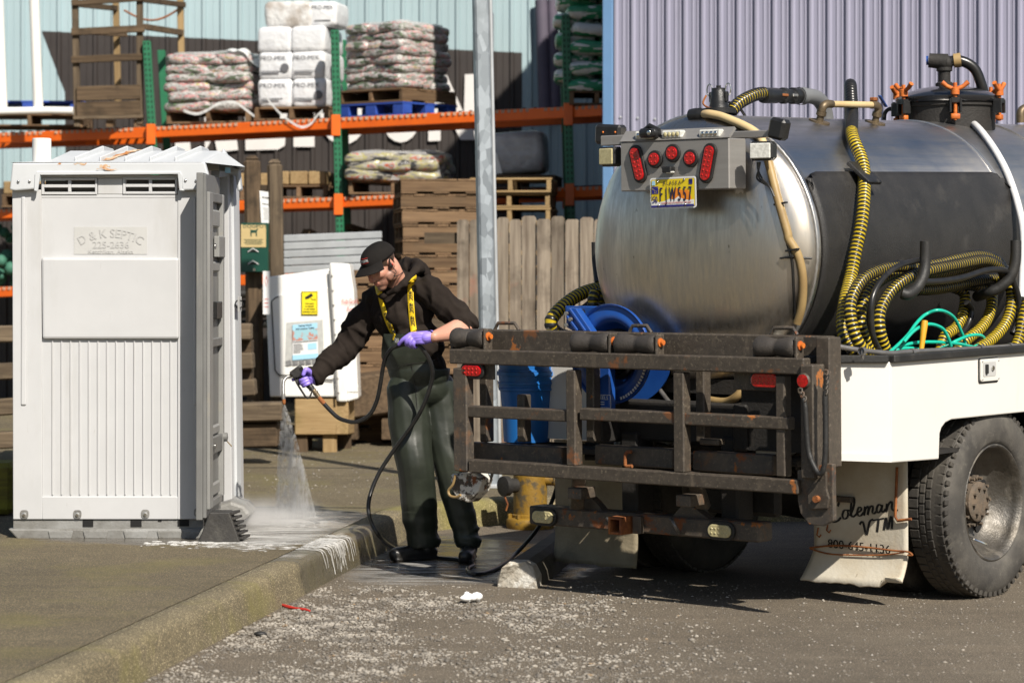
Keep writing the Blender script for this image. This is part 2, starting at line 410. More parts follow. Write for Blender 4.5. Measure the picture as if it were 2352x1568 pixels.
def inst(me, name, parent, loc=(0, 0, 0), rot=(0, 0, 0), scale=(1, 1, 1)):
    o = bpy.data.objects.new(name, me); COL.objects.link(o); o.parent = parent
    o.location = loc; o.rotation_euler = rot; o.scale = scale; return o
def copy_tree(o, parent=None):
    kids = list(o.children); c = o.copy(); COL.objects.link(c)
    if parent is not None: c.parent = parent
    for k in kids: copy_tree(k, c)
    return c
def smooth_path(pts, per=8, closed=False):
    """Catmull-Rom through the points"""
    pts = [Vector(p) for p in pts]; n = len(pts); out = []
    for i in range(n if closed else n - 1):
        g = lambda k: pts[k % n] if closed else pts[max(0, min(n - 1, k))]
        p0, p1, p2, p3 = g(i - 1), g(i), g(i + 1), g(i + 2)
        for k in range(per):
            t = k / per
            out.append(.5 * ((2 * p1) + (p2 - p0) * t + (2 * p0 - 5 * p1 + 4 * p2 - p3) * t * t + (3 * p1 - p0 - 3 * p2 + p3) * t ** 3))
    if not closed: out.append(pts[-1])
    return out
def resample(pts, step):
    out = [pts[0]]; acc = 0.0
    for a, b in zip(pts, pts[1:]):
        L = (b - a).length
        if L < 1e-9: continue
        while acc + L >= step:
            t = (step - acc) / L; a = a.lerp(b, t); out.append(a); L = (b - a).length; acc = 0.0
            if L < 1e-9: break
        acc += L
    return out
def ribbed(mb, ctrl, R, pitch, yellow=1, black=0, n=12, low=.88, per=10, dark=0.0):
    """corrugated two-colour suction hose: thick dark ridges, thin coloured valleys"""
    pts = resample(smooth_path(ctrl, per), pitch / 6)
    rr = [R * (1.0, 1.0, .96, low, low, .96)[i % 6] for i in range(len(pts))]
    mb.tube(pts, rr, n, black, mfun=lambda i: yellow if i % 6 in (2, 3) and (i * pitch / 6 > dark) else black); return mb
def rrect(w_, h_, r, n=4):
    out = []
    for cx, cy, a0 in ((w_ / 2 - r, h_ / 2 - r, 0), (-w_ / 2 + r, h_ / 2 - r, 90), (-w_ / 2 + r, -h_ / 2 + r, 180), (w_ / 2 - r, -h_ / 2 + r, 270)):
        for k in range(n + 1):
            a = rad(a0 + 90 * k / n); out.append((cx + r * math.cos(a), cy + r * math.sin(a)))
    return out
def circ(r, n=16, ox=0, oy=0): return [(ox + r * math.cos(2 * math.pi * k / n), oy + r * math.sin(2 * math.pi * k / n)) for k in range(n)]
X1, Y1, Z1 = Vector((1, 0, 0)), Vector((0, 1, 0)), Vector((0, 0, 1))
# ------------------------------------------------------------------ ground
SW = 0.16                                            # kerb height
def kerb_line():
    pts = [Vector((-1.332 - .155 * (10.63 - y), y, 0)) for y in (-30, 0, 6, 9, 10.63, 12, 13.4, 14.5)]
    pts += [Vector(p) for p in ((-.665, 14.95, 0), (-.60, 15.35, 0), (-.46, 15.72, 0), (-.2, 15.98, 0), (.15, 16.12, 0), (.8, 16.2, 0), (4, 16.5, 0), (14, 17.4, 0), (60, 21.5, 0))]
    out = [pts[0]] + smooth_path(pts[1:-1], 6) + [pts[-1]]
    return out
KL = kerb_line()
def kerb_off(d):
    out = []
    for i, p in enumerate(KL):
        t = (KL[min(i + 1, len(KL) - 1)] - KL[max(i - 1, 0)]).normalized(); nrm = Vector((-t.y, t.x, 0)); out.append(p + nrm * d)
    return out
def ground_mat(name, base, base2, moss, wet_c, wet_r, speck, kind):
    m = bpy.data.materials.new(name); m.use_nodes = True; nt = m.node_tree; b = nt.nodes['Principled BSDF']
    gm = nt.nodes.new('ShaderNodeNewGeometry'); vec = gm.outputs['Position']
    big = ramp(nt, nnoise(nt, vec, 1.1, 5), .35, .68); mid = ramp(nt, nnoise(nt, vec, 9, 6, .7), .35, .7)
    c = nmix(nt, big, base, base2); c = nmix(nt, nmath(nt, 'MULTIPLY', mid, .55), c, tuple(.62 * x for x in base))
    c = nmix(nt, nmath(nt, 'MULTIPLY', ramp(nt, nnoise(nt, nmap(nt, vec, (1, 1, 1), (2, 9, 0)), .75, 6, .62), .50, .66), .42), c, tuple(.5 * x for x in base))
    fine = nnoise(nt, vec, 130, 3, .7)
    c = nmix(nt, nmath(nt, 'MULTIPLY', ramp(nt, fine, .60, .74), speck), c, (.55, .52, .45))
    c = nmix(nt, nmath(nt, 'MULTIPLY', ramp(nt, fine, .42, .28), .75), c, (.02, .018, .015))
    mo = ramp(nt, nnoise(nt, nmap(nt, vec, (1, 1, 1), (7, 3, 0)), 1.6, 6, .65), .50, .72)
    c = nmix(nt, nmath(nt, 'MULTIPLY', mo, moss[3]), c, moss[:3])
    # streaks running along the kerb
    st = ramp(nt, nnoise(nt, nmap(nt, vec, (.22, 2.2, 1)), 3.2, 5, .6), .5, .72)
    c = nmix(nt, nmath(nt, 'MULTIPLY', st, .07), c, tuple(1.5 * x for x in base))
    # wet patch: ellipse broken up by noise
    sp = nt.nodes.new('ShaderNodeSeparateXYZ'); nt.links.new(vec, sp.inputs[0])
    wet = None
    for (cx, cy, rx, ry) in wet_r:
        dx = nmath(nt, 'DIVIDE', nmath(nt, 'SUBTRACT', sp.outputs[0], cx), rx); dy = nmath(nt, 'DIVIDE', nmath(nt, 'SUBTRACT', sp.outputs[1], cy), ry)
        d = nmath(nt, 'SQRT', nmath(nt, 'ADD', nmath(nt, 'MULTIPLY', dx, dx), nmath(nt, 'MULTIPLY', dy, dy)))
        e = nmath(nt, 'ADD', d, nmath(nt, 'MULTIPLY', nmath(nt, 'SUBTRACT', nnoise(nt, vec, 3.5, 5, .65), .5), .9))
        f = ramp(nt, e, .80, 1.02, (1, 1, 1, 1), (0, 0, 0, 1))
        wet = f if wet is None else nmath(nt, 'MAXIMUM', wet, f)
    c = nmix(nt, nmath(nt, 'MULTIPLY', wet, .72), c, wet_c)
    nt.links.new(c, b.inputs['Base Color'])
    pud = ramp(nt, nnoise(nt, nmap(nt, vec, (.5, 1.6, 1)), 4.0, 5, .6), .40, .58)
    wr = fmix(nt, pud, .07, .34)
    nt.links.new(fmix(nt, wet, .88, wr), b.inputs['Roughness']); b.inputs['Specular IOR Level'].default_value = .4
    bn = nt.nodes.new('ShaderNodeBump'); bn.inputs['Distance'].default_value = .006
    hh = nmath(nt, 'ADD', nnoise(nt, vec, 160, 3, .7), nmath(nt, 'MULTIPLY', nnoise(nt, vec, 45, 4, .7), .8))
    nt.links.new(hh, bn.inputs['Height']); nt.links.new(fmix(nt, nmath(nt, 'MULTIPLY', wet, nmath(nt, 'SUBTRACT', 1.15, pud)), .75, .10), bn.inputs['Strength'])
    nt.links.new(bn.outputs[0], b.inputs['Normal']); MATS[name] = m
ground_mat('asphalt', (.385, .312, .222), (.455, .375, .275), (.17, .145, .105, .35), (.035, .032, .028),
           [(-.30, 14.25, .75, 1.25), (.0, 13.6, .45, .50)], .8, 'road')
ground_mat('sidewalk_concrete', (.345, .275, .155), (.42, .34, .205), (.16, .14, .045, .6), (.10, .092, .082),
           [(-1.25, 14.45, .80, 1.0), (-1.55, 13.75, 1.1, .35)], .45, 'walk')
ground_mat('kerb_concrete', (.52, .425, .24), (.60, .50, .31), (.22, .20, .05, .75), (.09, .082, .06),
           [(-1.0, 13.55, .5, 1.0)], .4, 'kerb')
mb = MB(); mb.add([(-400, -400, 0), (400, -400, 0), (400, 600, 0), (-400, 600, 0)], [(0, 1, 2, 3)])
tag(mb.build('road', 'asphalt', origin=(0, 0, 0)), 'grey gritty asphalt yard beside the kerb', kind='structure')
inner = kerb_off(.185)
bm = bmesh.new(); vs = [bm.verts.new((p.x, p.y, SW)) for p in inner] + [bm.verts.new(p) for p in ((60, 90, SW), (-60, 90, SW), (-60, -30, SW))]
bm.faces.new(vs); bmesh.ops.triangulate(bm, faces=bm.faces[:]); bmesh.ops.recalc_face_normals(bm, faces=bm.faces[:])
if bm.faces[0].normal.z < 0: bmesh.ops.reverse_faces(bm, faces=bm.faces[:])
me = bpy.data.meshes.new('sidewalk'); bm.to_mesh(me); bm.free(); me.materials.append(MATS['sidewalk_concrete'])
ob = bpy.data.objects.new('sidewalk', me); COL.objects.link(ob); tag(ob, 'brownish concrete sidewalk under the portable toilet', kind='structure')
prof = [(-.004, -.02), (.0, 0), (.020, .110), (.026, .134), (.038, .150), (.060, .160), (.11, .164), (.170, .164), (.176, .158), (.178, .145), (.186, .145), (.187, SW - .001)]
mb = MB(); rows = [kerb_off(a) for a, _ in prof]; n = len(KL)
mb.add([Vector((p.x, p.y, prof[k][1])) for k, r_ in enumerate(rows) for p in r_],
       [(k * n + i + 1, k * n + i, (k + 1) * n + i, (k + 1) * n + i + 1) for k in range(len(prof) - 1) for i in range(n - 1)], 0, True)
tag(mb.build('kerb', 'kerb_concrete', origin=(0, 0, 0)), 'rounded mossy concrete kerb curving away from the yard', kind='structure')

# sidewalk slab joints: shallow dark grooves filled with grit (cross the sidewalk)
mb = MB()
for y0 in (15.5, 18.6):
    a = Vector((-6, y0 + .3, SW + .002)); b = Vector((-1.06 if y0 < 14 else -.86, y0, SW + .002))
    mb.beam(a, b, .012, .003)
tag(mb.build('sidewalk_joint', 'undercarriage'), 'dark grit lines in the sidewalk joints', kind='structure')

# ------------------------------------------------------------------ gravel, foam, litter
rng = np.random.default_rng(5)
surf('gravel_mix', (.33, .30, .255), (.14, .125, .105), 7, .42, .58, rough=.85, rnd=False, dirt=(((.50, .475, .43), 9, .63, .68), ((.24, .17, .10), 11, .62, .66)))
def pebble_mesh(name, P3, sc, mat, seed):
    r_ = np.random.default_rng(seed)
    ph = (1 + 5 ** .5) / 2
    ico = np.array([(-1, ph, 0), (1, ph, 0), (-1, -ph, 0), (1, -ph, 0), (0, -1, ph), (0, 1, ph), (0, -1, -ph), (0, 1, -ph), (ph, 0, -1), (ph, 0, 1), (-ph, 0, -1), (-ph, 0, 1)]) / 1.9
    fc = np.array([(0, 11, 5), (0, 5, 1), (0, 1, 7), (0, 7, 10), (0, 10, 11), (1, 5, 9), (5, 11, 4), (11, 10, 2), (10, 7, 6), (7, 1, 8), (3, 9, 4), (3, 4, 2), (3, 2, 6), (3, 6, 8), (3, 8, 9), (4, 9, 5), (2, 4, 11), (6, 2, 10), (8, 6, 7), (9, 8, 1)])
    N = len(P3); V = ico[None] * (1 + r_.uniform(-.25, .25, (N, 12, 1)))
    V = V * (sc[:, None, None] * np.stack([r_.uniform(.8, 1.5, N), r_.uniform(.7, 1.1, N), r_.uniform(.4, .75, N)], 1)[:, None, :])
    a = r_.uniform(0, 6.28, N); ca, sa = np.cos(a)[:, None], np.sin(a)[:, None]
    X = V[..., 0] * ca - V[..., 1] * sa; Yy = V[..., 0] * sa + V[..., 1] * ca
    V = np.stack([X, Yy, V[..., 2]], -1) + P3[:, None, :]
    me = bpy.data.meshes.new(name); vv = V.reshape(-1, 3); ff = (fc[None] + 12 * np.arange(N)[:, None, None]).reshape(-1, 3)
    me.vertices.add(len(vv)); me.vertices.foreach_set('co', vv.ravel()); me.loops.add(ff.size); me.loops.foreach_set('vertex_index', ff.ravel())
    me.polygons.add(len(ff)); me.polygons.foreach_set('loop_start', np.arange(len(ff)) * 3); me.polygons.foreach_set('loop_total', np.full(len(ff), 3))
    me.update(); me.validate(); me.materials.append(MATS[mat]); ob = bpy.data.objects.new(name, me); COL.objects.link(ob); return ob
def kx(y): return np.interp(y, [p.y for p in KL if p.y < 14.6], [p.x for p in KL if p.y < 14.6])
N = 46000; yy = rng.uniform(8.4, 12.95, N); u = rng.beta(1.25, 2.2, N)
xx = kx(yy) + .01 + u * (3.1 - .34 * (yy - 8.6))
cl = np.array([mnoise.noise(Vector((x * 1.6, y * 1.3, 0))) + .5 * mnoise.noise(Vector((x * 5, y * 4, 3))) for x, y in zip(xx, yy)])
keep = (cl + rng.normal(0, .22, N) + .30 * (1 - u) - .04 * (yy - 10)) > .05
xx, yy = xx[keep], yy[keep]; sc = rng.gamma(2.0, .0021, len(xx)).clip(.002, .013)
tag(pebble_mesh('gravel', np.stack([xx, yy, sc * .25], 1), sc, 'gravel_mix', 3), 'loose pale gravel scattered along the kerb', kind='stuff')
N = 9000; yy = rng.uniform(8.4, 13.2, N); xx = rng.uniform(-1.4, 3.2, N); k = xx > kx(yy) + .02; xx, yy = xx[k], yy[k]; sc = rng.gamma(2, .0014, len(xx)).clip(.0012, .008)
tag(pebble_mesh('grit', np.stack([xx, yy, sc * .2], 1), sc, 'gravel_mix', 9), 'fine grit sprinkled over the open asphalt', kind='stuff')
N = 1500; yy = rng.uniform(15.5, 20.5, N); xx = rng.uniform(-2.4, .4, N); sc = rng.gamma(2, .0017, N).clip(.0015, .008)
k = ~((xx > -.95) & (yy < 16.6)); xx, yy, sc = xx[k], yy[k], sc[k]
tag(pebble_mesh('sidewalk_grit', np.stack([xx, yy, SW + sc * .2], 1), sc, 'gravel_mix', 11), 'light grit scattered on the sidewalk behind the worker', kind='stuff')
# ------------------------------------------------------------------ buildings behind the yard
surf('wall_blue', (.36, .475, .505), (.325, .43, .46), 1.2, stretch=(1, 1, .3), rough=.55, jitter=.07, dirt=(((.25, .12, .06), 1.5, .68, .85, .8, (3, 3, .15)),))
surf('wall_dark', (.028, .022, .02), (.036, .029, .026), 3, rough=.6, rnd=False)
surf('wall_letter', (.72, .70, .68), (.66, .64, .62), 2, rough=.6)
surf('wall_lavender', (.315, .312, .40), (.29, .287, .372), 1.5, stretch=(1, 1, .3), rough=.55, jitter=.08, dirt=(((.2, .19, .24), 4, .64, .9, .7, (1, 1, .1)),))
surf('trim_blue', (.17, .32, .55), (.15, .29, .5), 3, rough=.5, rnd=False)
surf('shade_panel', (.12, .10, .14), (.09, .08, .11), 3, rough=.7)
def ribbed_panel(name, width, z0, z1, prof, mat, parent, loc, yaw):
    """metal sheet: prof = [(x, out)] across one sheet"""
    mb = MB(); n = len(prof)
    mb.add([Vector((a, -o_, z)) for z in (z0, z1) for a, o_ in prof], [(i, i + 1, n + i + 1, n + i) for i in range(n - 1)])
    return mb
WY = 28.0
wall = thing('metal_building', 'pale blue ribbed metal building behind the storage racks with a dark painted band and painted shade below it', 'building', (0, WY, SW))
RB = .198
prof = []
for k in range(5):
    a = k * RB; prof += [(a, 0), (a + .012, .028), (a + .045, .028), (a + .057, 0), (a + .125, 0), (a + .128, .005), (a + .136, .005), (a + .139, 0)]
prof.append((5 * RB, 0))
pm = ribbed_panel('wall_panel', 1, 0, 7.0, prof, 'wall_blue', None, None, 0).mesh('wall_panel', 'wall_blue')
for k in range(-16, 8): inst(pm, 'wall_panel', wall, (k * 5 * RB - .03, 0, 0))
# painted dark band following the ribs, cut by a slanted left edge; lower part and left block paint shade behind the rack
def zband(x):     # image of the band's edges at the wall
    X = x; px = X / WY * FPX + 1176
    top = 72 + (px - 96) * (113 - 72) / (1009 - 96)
    bot = 1010  # carried to the ground as painted shade under the shelves
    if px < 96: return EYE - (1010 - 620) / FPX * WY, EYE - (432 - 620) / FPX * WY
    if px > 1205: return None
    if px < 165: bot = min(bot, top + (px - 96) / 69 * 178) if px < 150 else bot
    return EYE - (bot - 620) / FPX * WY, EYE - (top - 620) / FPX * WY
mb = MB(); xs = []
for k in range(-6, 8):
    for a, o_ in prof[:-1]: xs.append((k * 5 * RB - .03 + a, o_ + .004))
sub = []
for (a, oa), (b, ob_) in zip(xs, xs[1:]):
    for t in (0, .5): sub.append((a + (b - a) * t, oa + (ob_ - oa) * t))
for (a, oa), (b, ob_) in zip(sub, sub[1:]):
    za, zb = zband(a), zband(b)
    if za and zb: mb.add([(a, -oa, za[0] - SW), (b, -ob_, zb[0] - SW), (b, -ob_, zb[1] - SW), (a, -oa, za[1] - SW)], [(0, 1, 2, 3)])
mb.build('band_and_shade', 'wall_dark', wall)
def wl(poly, name='painted_letter', mat='wall_letter'):
    q = [P(x, y, WY) for x, y in poly]
    MB().prism([(p.x, p.z - SW) for p in q], (0, -.034, 0), X1, Z1, (0, -1, 0), .012).build(name, mat, wall)
wl([(985, 176), (1027, 174), (1066, 262), (1068, 172), (1092, 171), (1094, 322), (1058, 322), (1013, 232), (1012, 324), (984, 325)])
def arc(cx, w_, y0, y1): return [(cx - w_ / 2, y0)] + [(cx + w_ / 2 * math.cos(math.pi * (1 - k / 10)), y1 - 62 + 62 * math.sin(math.pi * k / 10)) for k in range(11)] + [(cx + w_ / 2, y0)]
wl(arc(921, 90, 185, 328)); wl(arc(789, 106, 190, 333)); wl([(675, 190), (723, 190), (723, 338), (675, 338)])
wl([(562, 200), (640, 200), (662, 235), (655, 335), (640, 344), (565, 346)]); wl([(470, 205), (530, 205), (548, 345), (500, 350), (492, 312), (472, 350)])
wl([(395, 208), (425, 208), (440, 352), (405, 353)])
# wall lamp box on the pale wall
mb = MB(); p = P(1126, 80, WY); mb.box((p.x, -.14, p.z - SW), (.07, .2, .42)); mb.build('wall_lamp', 'shade_panel', wall)
mb = MB()
for x0, y0, x1, y1, r_ in ((1243, 0, 1252, 260, .07), (1268, 0, 1276, 260, .06)):
    a, b = P(x0, y0, WY - .12), P(x1, y1, WY - .12); mb.cyl((a.x, -.12, a.z - SW), (b.x, -.12, b.z - SW), r_)
mb.build('downspout', 'shade_panel', wall)

# right-hand corrugated building
BA = P(1410, 620, 21.5); BB = P(2700, 620, 19.6); bd = Vector((BB.x - BA.x, BB.y - BA.y, 0)); BL = bd.length; yaw = math.atan2(bd.y, bd.x)
bld = thing('corrugated_building', 'lavender corrugated metal building with a bright blue corner trim behind the truck', 'building', (BA.x, BA.y, SW), (0, 0, yaw))
prof = []; RP = .155
for k in range(6):
    a = k * RP
    prof += [(a, 0), (a + .012, .024), (a + .030, .024), (a + .042, 0), (a + .075, 0), (a + .081, .006), (a + .089, .006), (a + .095, 0), (a + .118, 0), (a + .124, .006), (a + .130, .006), (a + .136, 0)]
prof.append((6 * RP, 0))
pm = ribbed_panel('wall_panel', 1, 0, 7.5, prof, '', None, None, 0).mesh('wall_panel', 'wall_lavender')
npan = int(BL / (6 * RP)) + 1
for k in range(npan): inst(pm, 'wall_panel', bld, (k * 6 * RP, 0, 0))
scm = MB().lathe([(.011, 0), (.011, .004), (.004, .008), (0, .008)], (0, 0, 0), (0, -1, 0), 8).mesh('screw_head', 'galvanised')
for k in range(npan * 6):
    pxz = 2.72 - .012 * k
    if k < 46: inst(scm, 'screw_head', bld, (k * RP + .059, -.003, pxz))
tw = 27 / FPX * 21.4
mb = MB().box((-tw / 2, .03, 3.75), (tw, .10, 7.5), ch=.008); mb.build('corner_trim', 'trim_blue', bld)
mb = MB().box((BL / 2, 4.0, 3.72), (BL, 7.9, 7.44)); mb.build('building_core', 'shade_panel', bld)

# ------------------------------------------------------------------ storage rack
def RY(x): return 26.0 - 3.0 * (x + 60) / 1460
def RPt(x, y, back=0.0): return P(x, y, RY(x)) + Vector((0, back, 0))
surf('mesh_clip', (.45, .26, .17), rough=.5)
rack = thing('storage_rack', 'tall storage rack with green posts and orange beams along the pale wall', 'storage rack', (P(600, 620, RY(600)).x, RY(600), SW))
RO = Vector(rack.location)
def rl(p): return p - RO
def upright(xt, yt, xb, yb, back=0):
    a = RPt(xt, yt, back); b = RPt(xb, yb, back); d = (b - a); b = a + d * ((a.z - SW) / (a.z - b.z))
    mb = MB(); W_ = .078; dpt = .07
    mb.beam(rl(a), rl(b), dpt, W_, up=(1, 0, 0), ch=.006)
    ob = mb.build('upright', 'rack_green', rack)
    mh = MB(); L = (b - a).length; n = int(L / .052)
    for k in range(n):
        c = a + (b - a) * ((k + .5) / n)
        for sx in (-.018, .018): mh.box(rl(c) + Vector((sx, -dpt / 2 - .0015, 0)), (.011, .004, .024))
    if not back: mh.build('slot', 'hole', rack)['kind'] = 'stuff'
    return a, b
UP = [(337, 95, 352, 345), (763 + 6, 70, 781, 530), (1299, 35, 1311, 490), (-90, 100, -84, 480)]
for u_ in UP:
    a, b = upright(*u_); a2, b2 = upright(*u_, back=1.05)
    mb = MB(); H = a.z - SW; zs = [.3 + k * .75 for k in range(int(H / .75))]
    for k, z in enumerate(zs):
        f = lambda zz, bk: rl(b + (a - b) * ((zz - SW) / H) + Vector((0, bk, 0)))
        MB().beam(f(z, .06), f(z, 1.0), .03, .03).build('cross_strut', 'rack_green', rack)
        if k < len(zs) - 1: MB().beam(f(z, .06), f(zs[k + 1], 1.0), .03, .03).build('cross_strut', 'rack_green', rack)
def beam_run(segs, back=0, teeth=True):
    for (x0, yt0, yb0, x1, yt1, yb1) in segs:
        q = [RPt(x0, yt0, back), RPt(x1, yt1, back), RPt(x1, yb1, back), RPt(x0, yb0, back)]
        mb = MB(); off = Vector((0, .045, 0)); f = Vector((0, -.012, 0))
        v = [rl(p + f) for p in q] + [rl(p + off) for p in q]
        mb.add(v, [(0, 3, 2, 1), (4, 5, 6, 7), (0, 1, 5, 4), (1, 2, 6, 5), (2, 3, 7, 6), (3, 0, 4, 7)]); mb.build('beam', 'rack_orange', rack, bev=.008)
        if teeth:
            mh = MB(); L = (q[1] - q[0]).length; n = int(L / .062)
            for k in range(n):
                if k % 17 in (0, 16): continue
                t = (k + .5) / n; c = rl(q[0].lerp(q[1], t)) + Vector((0, .0, -.016)) + f
                mh.box(c, (.045, .008, .030))
            mh.build('mesh_clip', 'mesh_clip', rack)['kind'] = 'stuff'
        for (xx, yt_, yb_) in ((x1, yt1, yb1),):
            p = RPt(xx, (yt_ + yb_) / 2, back)
            mb = MB().box(rl(p) + Vector((0, -.038 if not back else .06, -.02)), (.085, .05 if not back else .012, .20), ch=.004)
            mb.build('beam_connector', ['rack_orange', 'hole'], rack)
L1 = [(-90, 309, 332, 348, 292, 317), (348, 292, 317, 772, 271, 297), (772, 271, 297, 1305, 245, 271), (1305, 245, 271, 1480, 237, 262)]
L2 = [(-90, 484, 505, 350, 468, 490), (350, 468, 490, 778, 453, 477), (778, 453, 477, 1308, 430, 455), (1308, 430, 455, 1480, 424, 448)]
L3 = [(-90, 664, 687, 352, 641, 664), (352, 641, 664, 780, 622, 646), (780, 622, 646, 1308, 606, 630)]
for L_ in (L1, L2, L3):
    beam_run(L_); beam_run(L_, back=1.05, teeth=False)
# wire decking of the shelves
for (L_, nm) in ((L1, 'deck'), (L2, 'deck')):
    mb = MB()
    for (x0, yt0, yb0, x1, yt1, yb1) in L_:
        a, b = RPt(x0, yt0), RPt(x1, yt1); n = 22
        for k in range(n + 1):
            p = a.lerp(b, k / n); mb.beam(rl(p) + Vector((0, .03, .006)), rl(p) + Vector((0, 1.05, .006)), .03, .012)
    mb.build('shelf_slats', 'undercarriage', rack)['kind'] = 'stuff'

# ------------------------------------------------------------------ pallets
PX = {}
def pallet(name, label, cat='pallet', pos=(0, 0, 0), yaw=0.0, style='stringer', mats=('pallet_X', 'pallet_Y'), group=None, size=(1.2, 1.0), seed=0, roll=0.0):
    """pos = bottom centre; deck boards run along local x, stringers along local y"""
    t = thing(name, label, cat, pos, (0, roll, yaw), group); W_, D_ = size; key = (style, size, mats)
    if key not in PX:
        PX[key] = [MB().box((0, 0, 0), (W_, .095, .018), ch=.003).mesh('deck_board', mats[0]),
                   MB().box((0, 0, 0), (W_, .14, .018), ch=.003).mesh('deck_board', mats[0]),
                   MB().box((0, 0, 0), (.04, D_, .09), ch=.003).mesh('stringer', mats[1]),
                   MB().box((0, 0, 0), (.13, .13, .09), ch=.004).mesh('block', mats[1])]
    a, b, c, d = PX[key]; r_ = random.Random(seed)
    if style == 'stringer':
        for x in (-W_ / 2 + .022, 0, W_ / 2 - .022): inst(c, 'stringer', t, (x, 0, .063))
    else:
        for x in (-W_ / 2 + .07, 0, W_ / 2 - .07):
            for y in (-D_ / 2 + .07, 0, D_ / 2 - .07): inst(d, 'block', t, (x, y, .063))
    n = 7
    for k in range(n):
        y = -D_ / 2 + .07 + k * (D_ - .14) / (n - 1)
        inst(b if k in (0, n - 1) else a, 'deck_board', t, (r_.uniform(-.008, .008), y + r_.uniform(-.008, .008), .1185), (0, 0, r_.uniform(-.008, .008)))
    for y in (-D_ / 2 + .07, 0, D_ / 2 - .07): inst(b, 'bottom_board', t, (r_.uniform(-.008, .008), y, .0085))
    return t
# bags printed in bright colours
def bag_mat(name, cols, scale):
    m = bpy.data.materials.new(name); m.use_nodes = True; nt = m.node_tree; b = nt.nodes['Principled BSDF']; vec = coords(nt)
    f = nnoise(nt, nmap(nt, vec, (.8, .8, 3.2)), scale, 3, .6, .4)
    r_ = nt.nodes.new('ShaderNodeValToRGB'); r_.color_ramp.interpolation = 'CONSTANT'; nt.links.new(f, r_.inputs[0])
    els = r_.color_ramp.elements
    for k, (p_, c_) in enumerate(cols):
        e = els[k] if k < 2 else els.new(p_)
        e.position = p_; e.color = (*c_, 1)
    nt.links.new(r_.outputs[0], b.inputs['Base Color']); b.inputs['Roughness'].default_value = .3
    bn = nt.nodes.new('ShaderNodeBump'); bn.inputs['Strength'].default_value = .7; bn.inputs['Distance'].default_value = .015
    nt.links.new(nnoise(nt, vec, 22, 3), bn.inputs['Height']); nt.links.new(bn.outputs[0], b.inputs['Normal']); MATS[name] = m
bag_mat('bag_print', [(0, (.09, .085, .08)), (.36, (.12, .20, .09)), (.40, (.14, .13, .12)), (.45, (.46, .45, .43)), (.53, (.16, .15, .14)), (.56, (.58, .22, .22)), (.60, (.50, .48, .46)), (.65, (.50, .42, .12)), (.68, (.18, .17, .16))], 8.5)
bag_mat('bag_yellow', [(0, (.05, .05, .05)), (.42, (.28, .26, .22)), (.50, (.38, .35, .16)), (.56, (.42, .40, .37)), (.62, (.50, .12, .06)), (.66, (.2, .2, .2)), (.70, (.55, .52, .45))], 6)
bag_mat('bag_greenwhite', [(0, (.55, .57, .56)), (.40, (.62, .63, .62)), (.47, (.02, .22, .10)), (.56, (.03, .28, .13)), (.60, (.60, .62, .60)), (.72, (.3, .33, .32))], 3.0)
def bag_mesh(L, W_, H, seed, mat):
    r_ = random.Random(seed); o3 = Vector((seed * 3.1, 0, 0)); mb = MB()
    def fn(i, j):
        u_ = i * 2 * math.pi; v_ = (j - .5) * math.pi
        sp = lambda a, e: math.copysign(abs(a) ** e, a)
        p = Vector((L / 2 * sp(math.cos(v_), .35) * sp(math.cos(u_), .35), W_ / 2 * sp(math.cos(v_), .35) * sp(math.sin(u_), .35), H / 2 * sp(math.sin(v_), .65)))
        return p * (1 + .10 * mnoise.noise(p * 7 + o3)) + Vector((0, 0, .018 * mnoise.noise(p * 5 + o3)))
    return mb.grid(fn, 20, 8).mesh('bag', mat)
BAGM = {m: [bag_mesh(.52, .38, .125, k + 5 * len(m), m) for k in range(3)] for m in ('bag_print', 'bag_yellow', 'bag_greenwhite')}
def film_shell(w_, d_, h, mat, parent, seed, z0=0.0, top_only=False):
    o3 = Vector((seed, 0, 0)); mb = MB()
    def fn(i, j):
        a = i * 2 * math.pi; e = .28; sp = lambda x: math.copysign(abs(x) ** e, x)
        if j < .7: rr_, z = 1.0, z0 + h * j / .7
        else: rr_, z = max(0.0, math.cos((j - .7) / .3 * math.pi / 2)) ** .5, z0 + h + .03 * math.sin((j - .7) / .3 * math.pi / 2)
        p = Vector((w_ / 2 * sp(math.cos(a)) * rr_, d_ / 2 * sp(math.sin(a)) * rr_, z))
        k = mnoise.noise(Vector((p.x * 3, p.y * 3, p.z * 9)) + o3)
        return p + Vector((p.x, p.y, 0)).normalized() * .016 * k + Vector((0, 0, .022 * mnoise.noise(p * 6 + o3) if j > .65 else 0))
    mb.grid(fn, 48, 20); return mb.build('stretch_film', mat, parent)
def bag_bundle(label, pos, yaw, layers, mat, seed, group, nx=2, ny=3, sx=.46, sy=.33, lay=.088, film=True, scale=1.0, lean=0):
    t = thing('bag_bundle', label, 'bag stack', pos, (0, lean, yaw), group); t.scale = (scale,) * 3; r_ = random.Random(seed)
    for k in range(layers):
        fl = k % 2; X, Y, A, B = (nx, ny, sx, sy) if not fl else (ny, nx, sy, sx)
        for i in range(X):
            for j in range(Y):
                inst(r_.choice(BAGM[mat]), 'bag', t, ((i - (X - 1) / 2) * A + r_.uniform(-.02, .02), (j - (Y - 1) / 2) * B + r_.uniform(-.02, .02), .045 + k * lay), (r_.uniform(-.06, .06), r_.uniform(-.06, .06), (math.pi / 2 if fl else 0) + r_.uniform(-.08, .08)))
    if film: film_shell(nx * sx + .06, ny * sy + .05, layers * lay + .02, 'film', t, seed)
    return t
def on_rack(x, y, back): p = RPt(x, y); return p + Vector((0, back, .012))
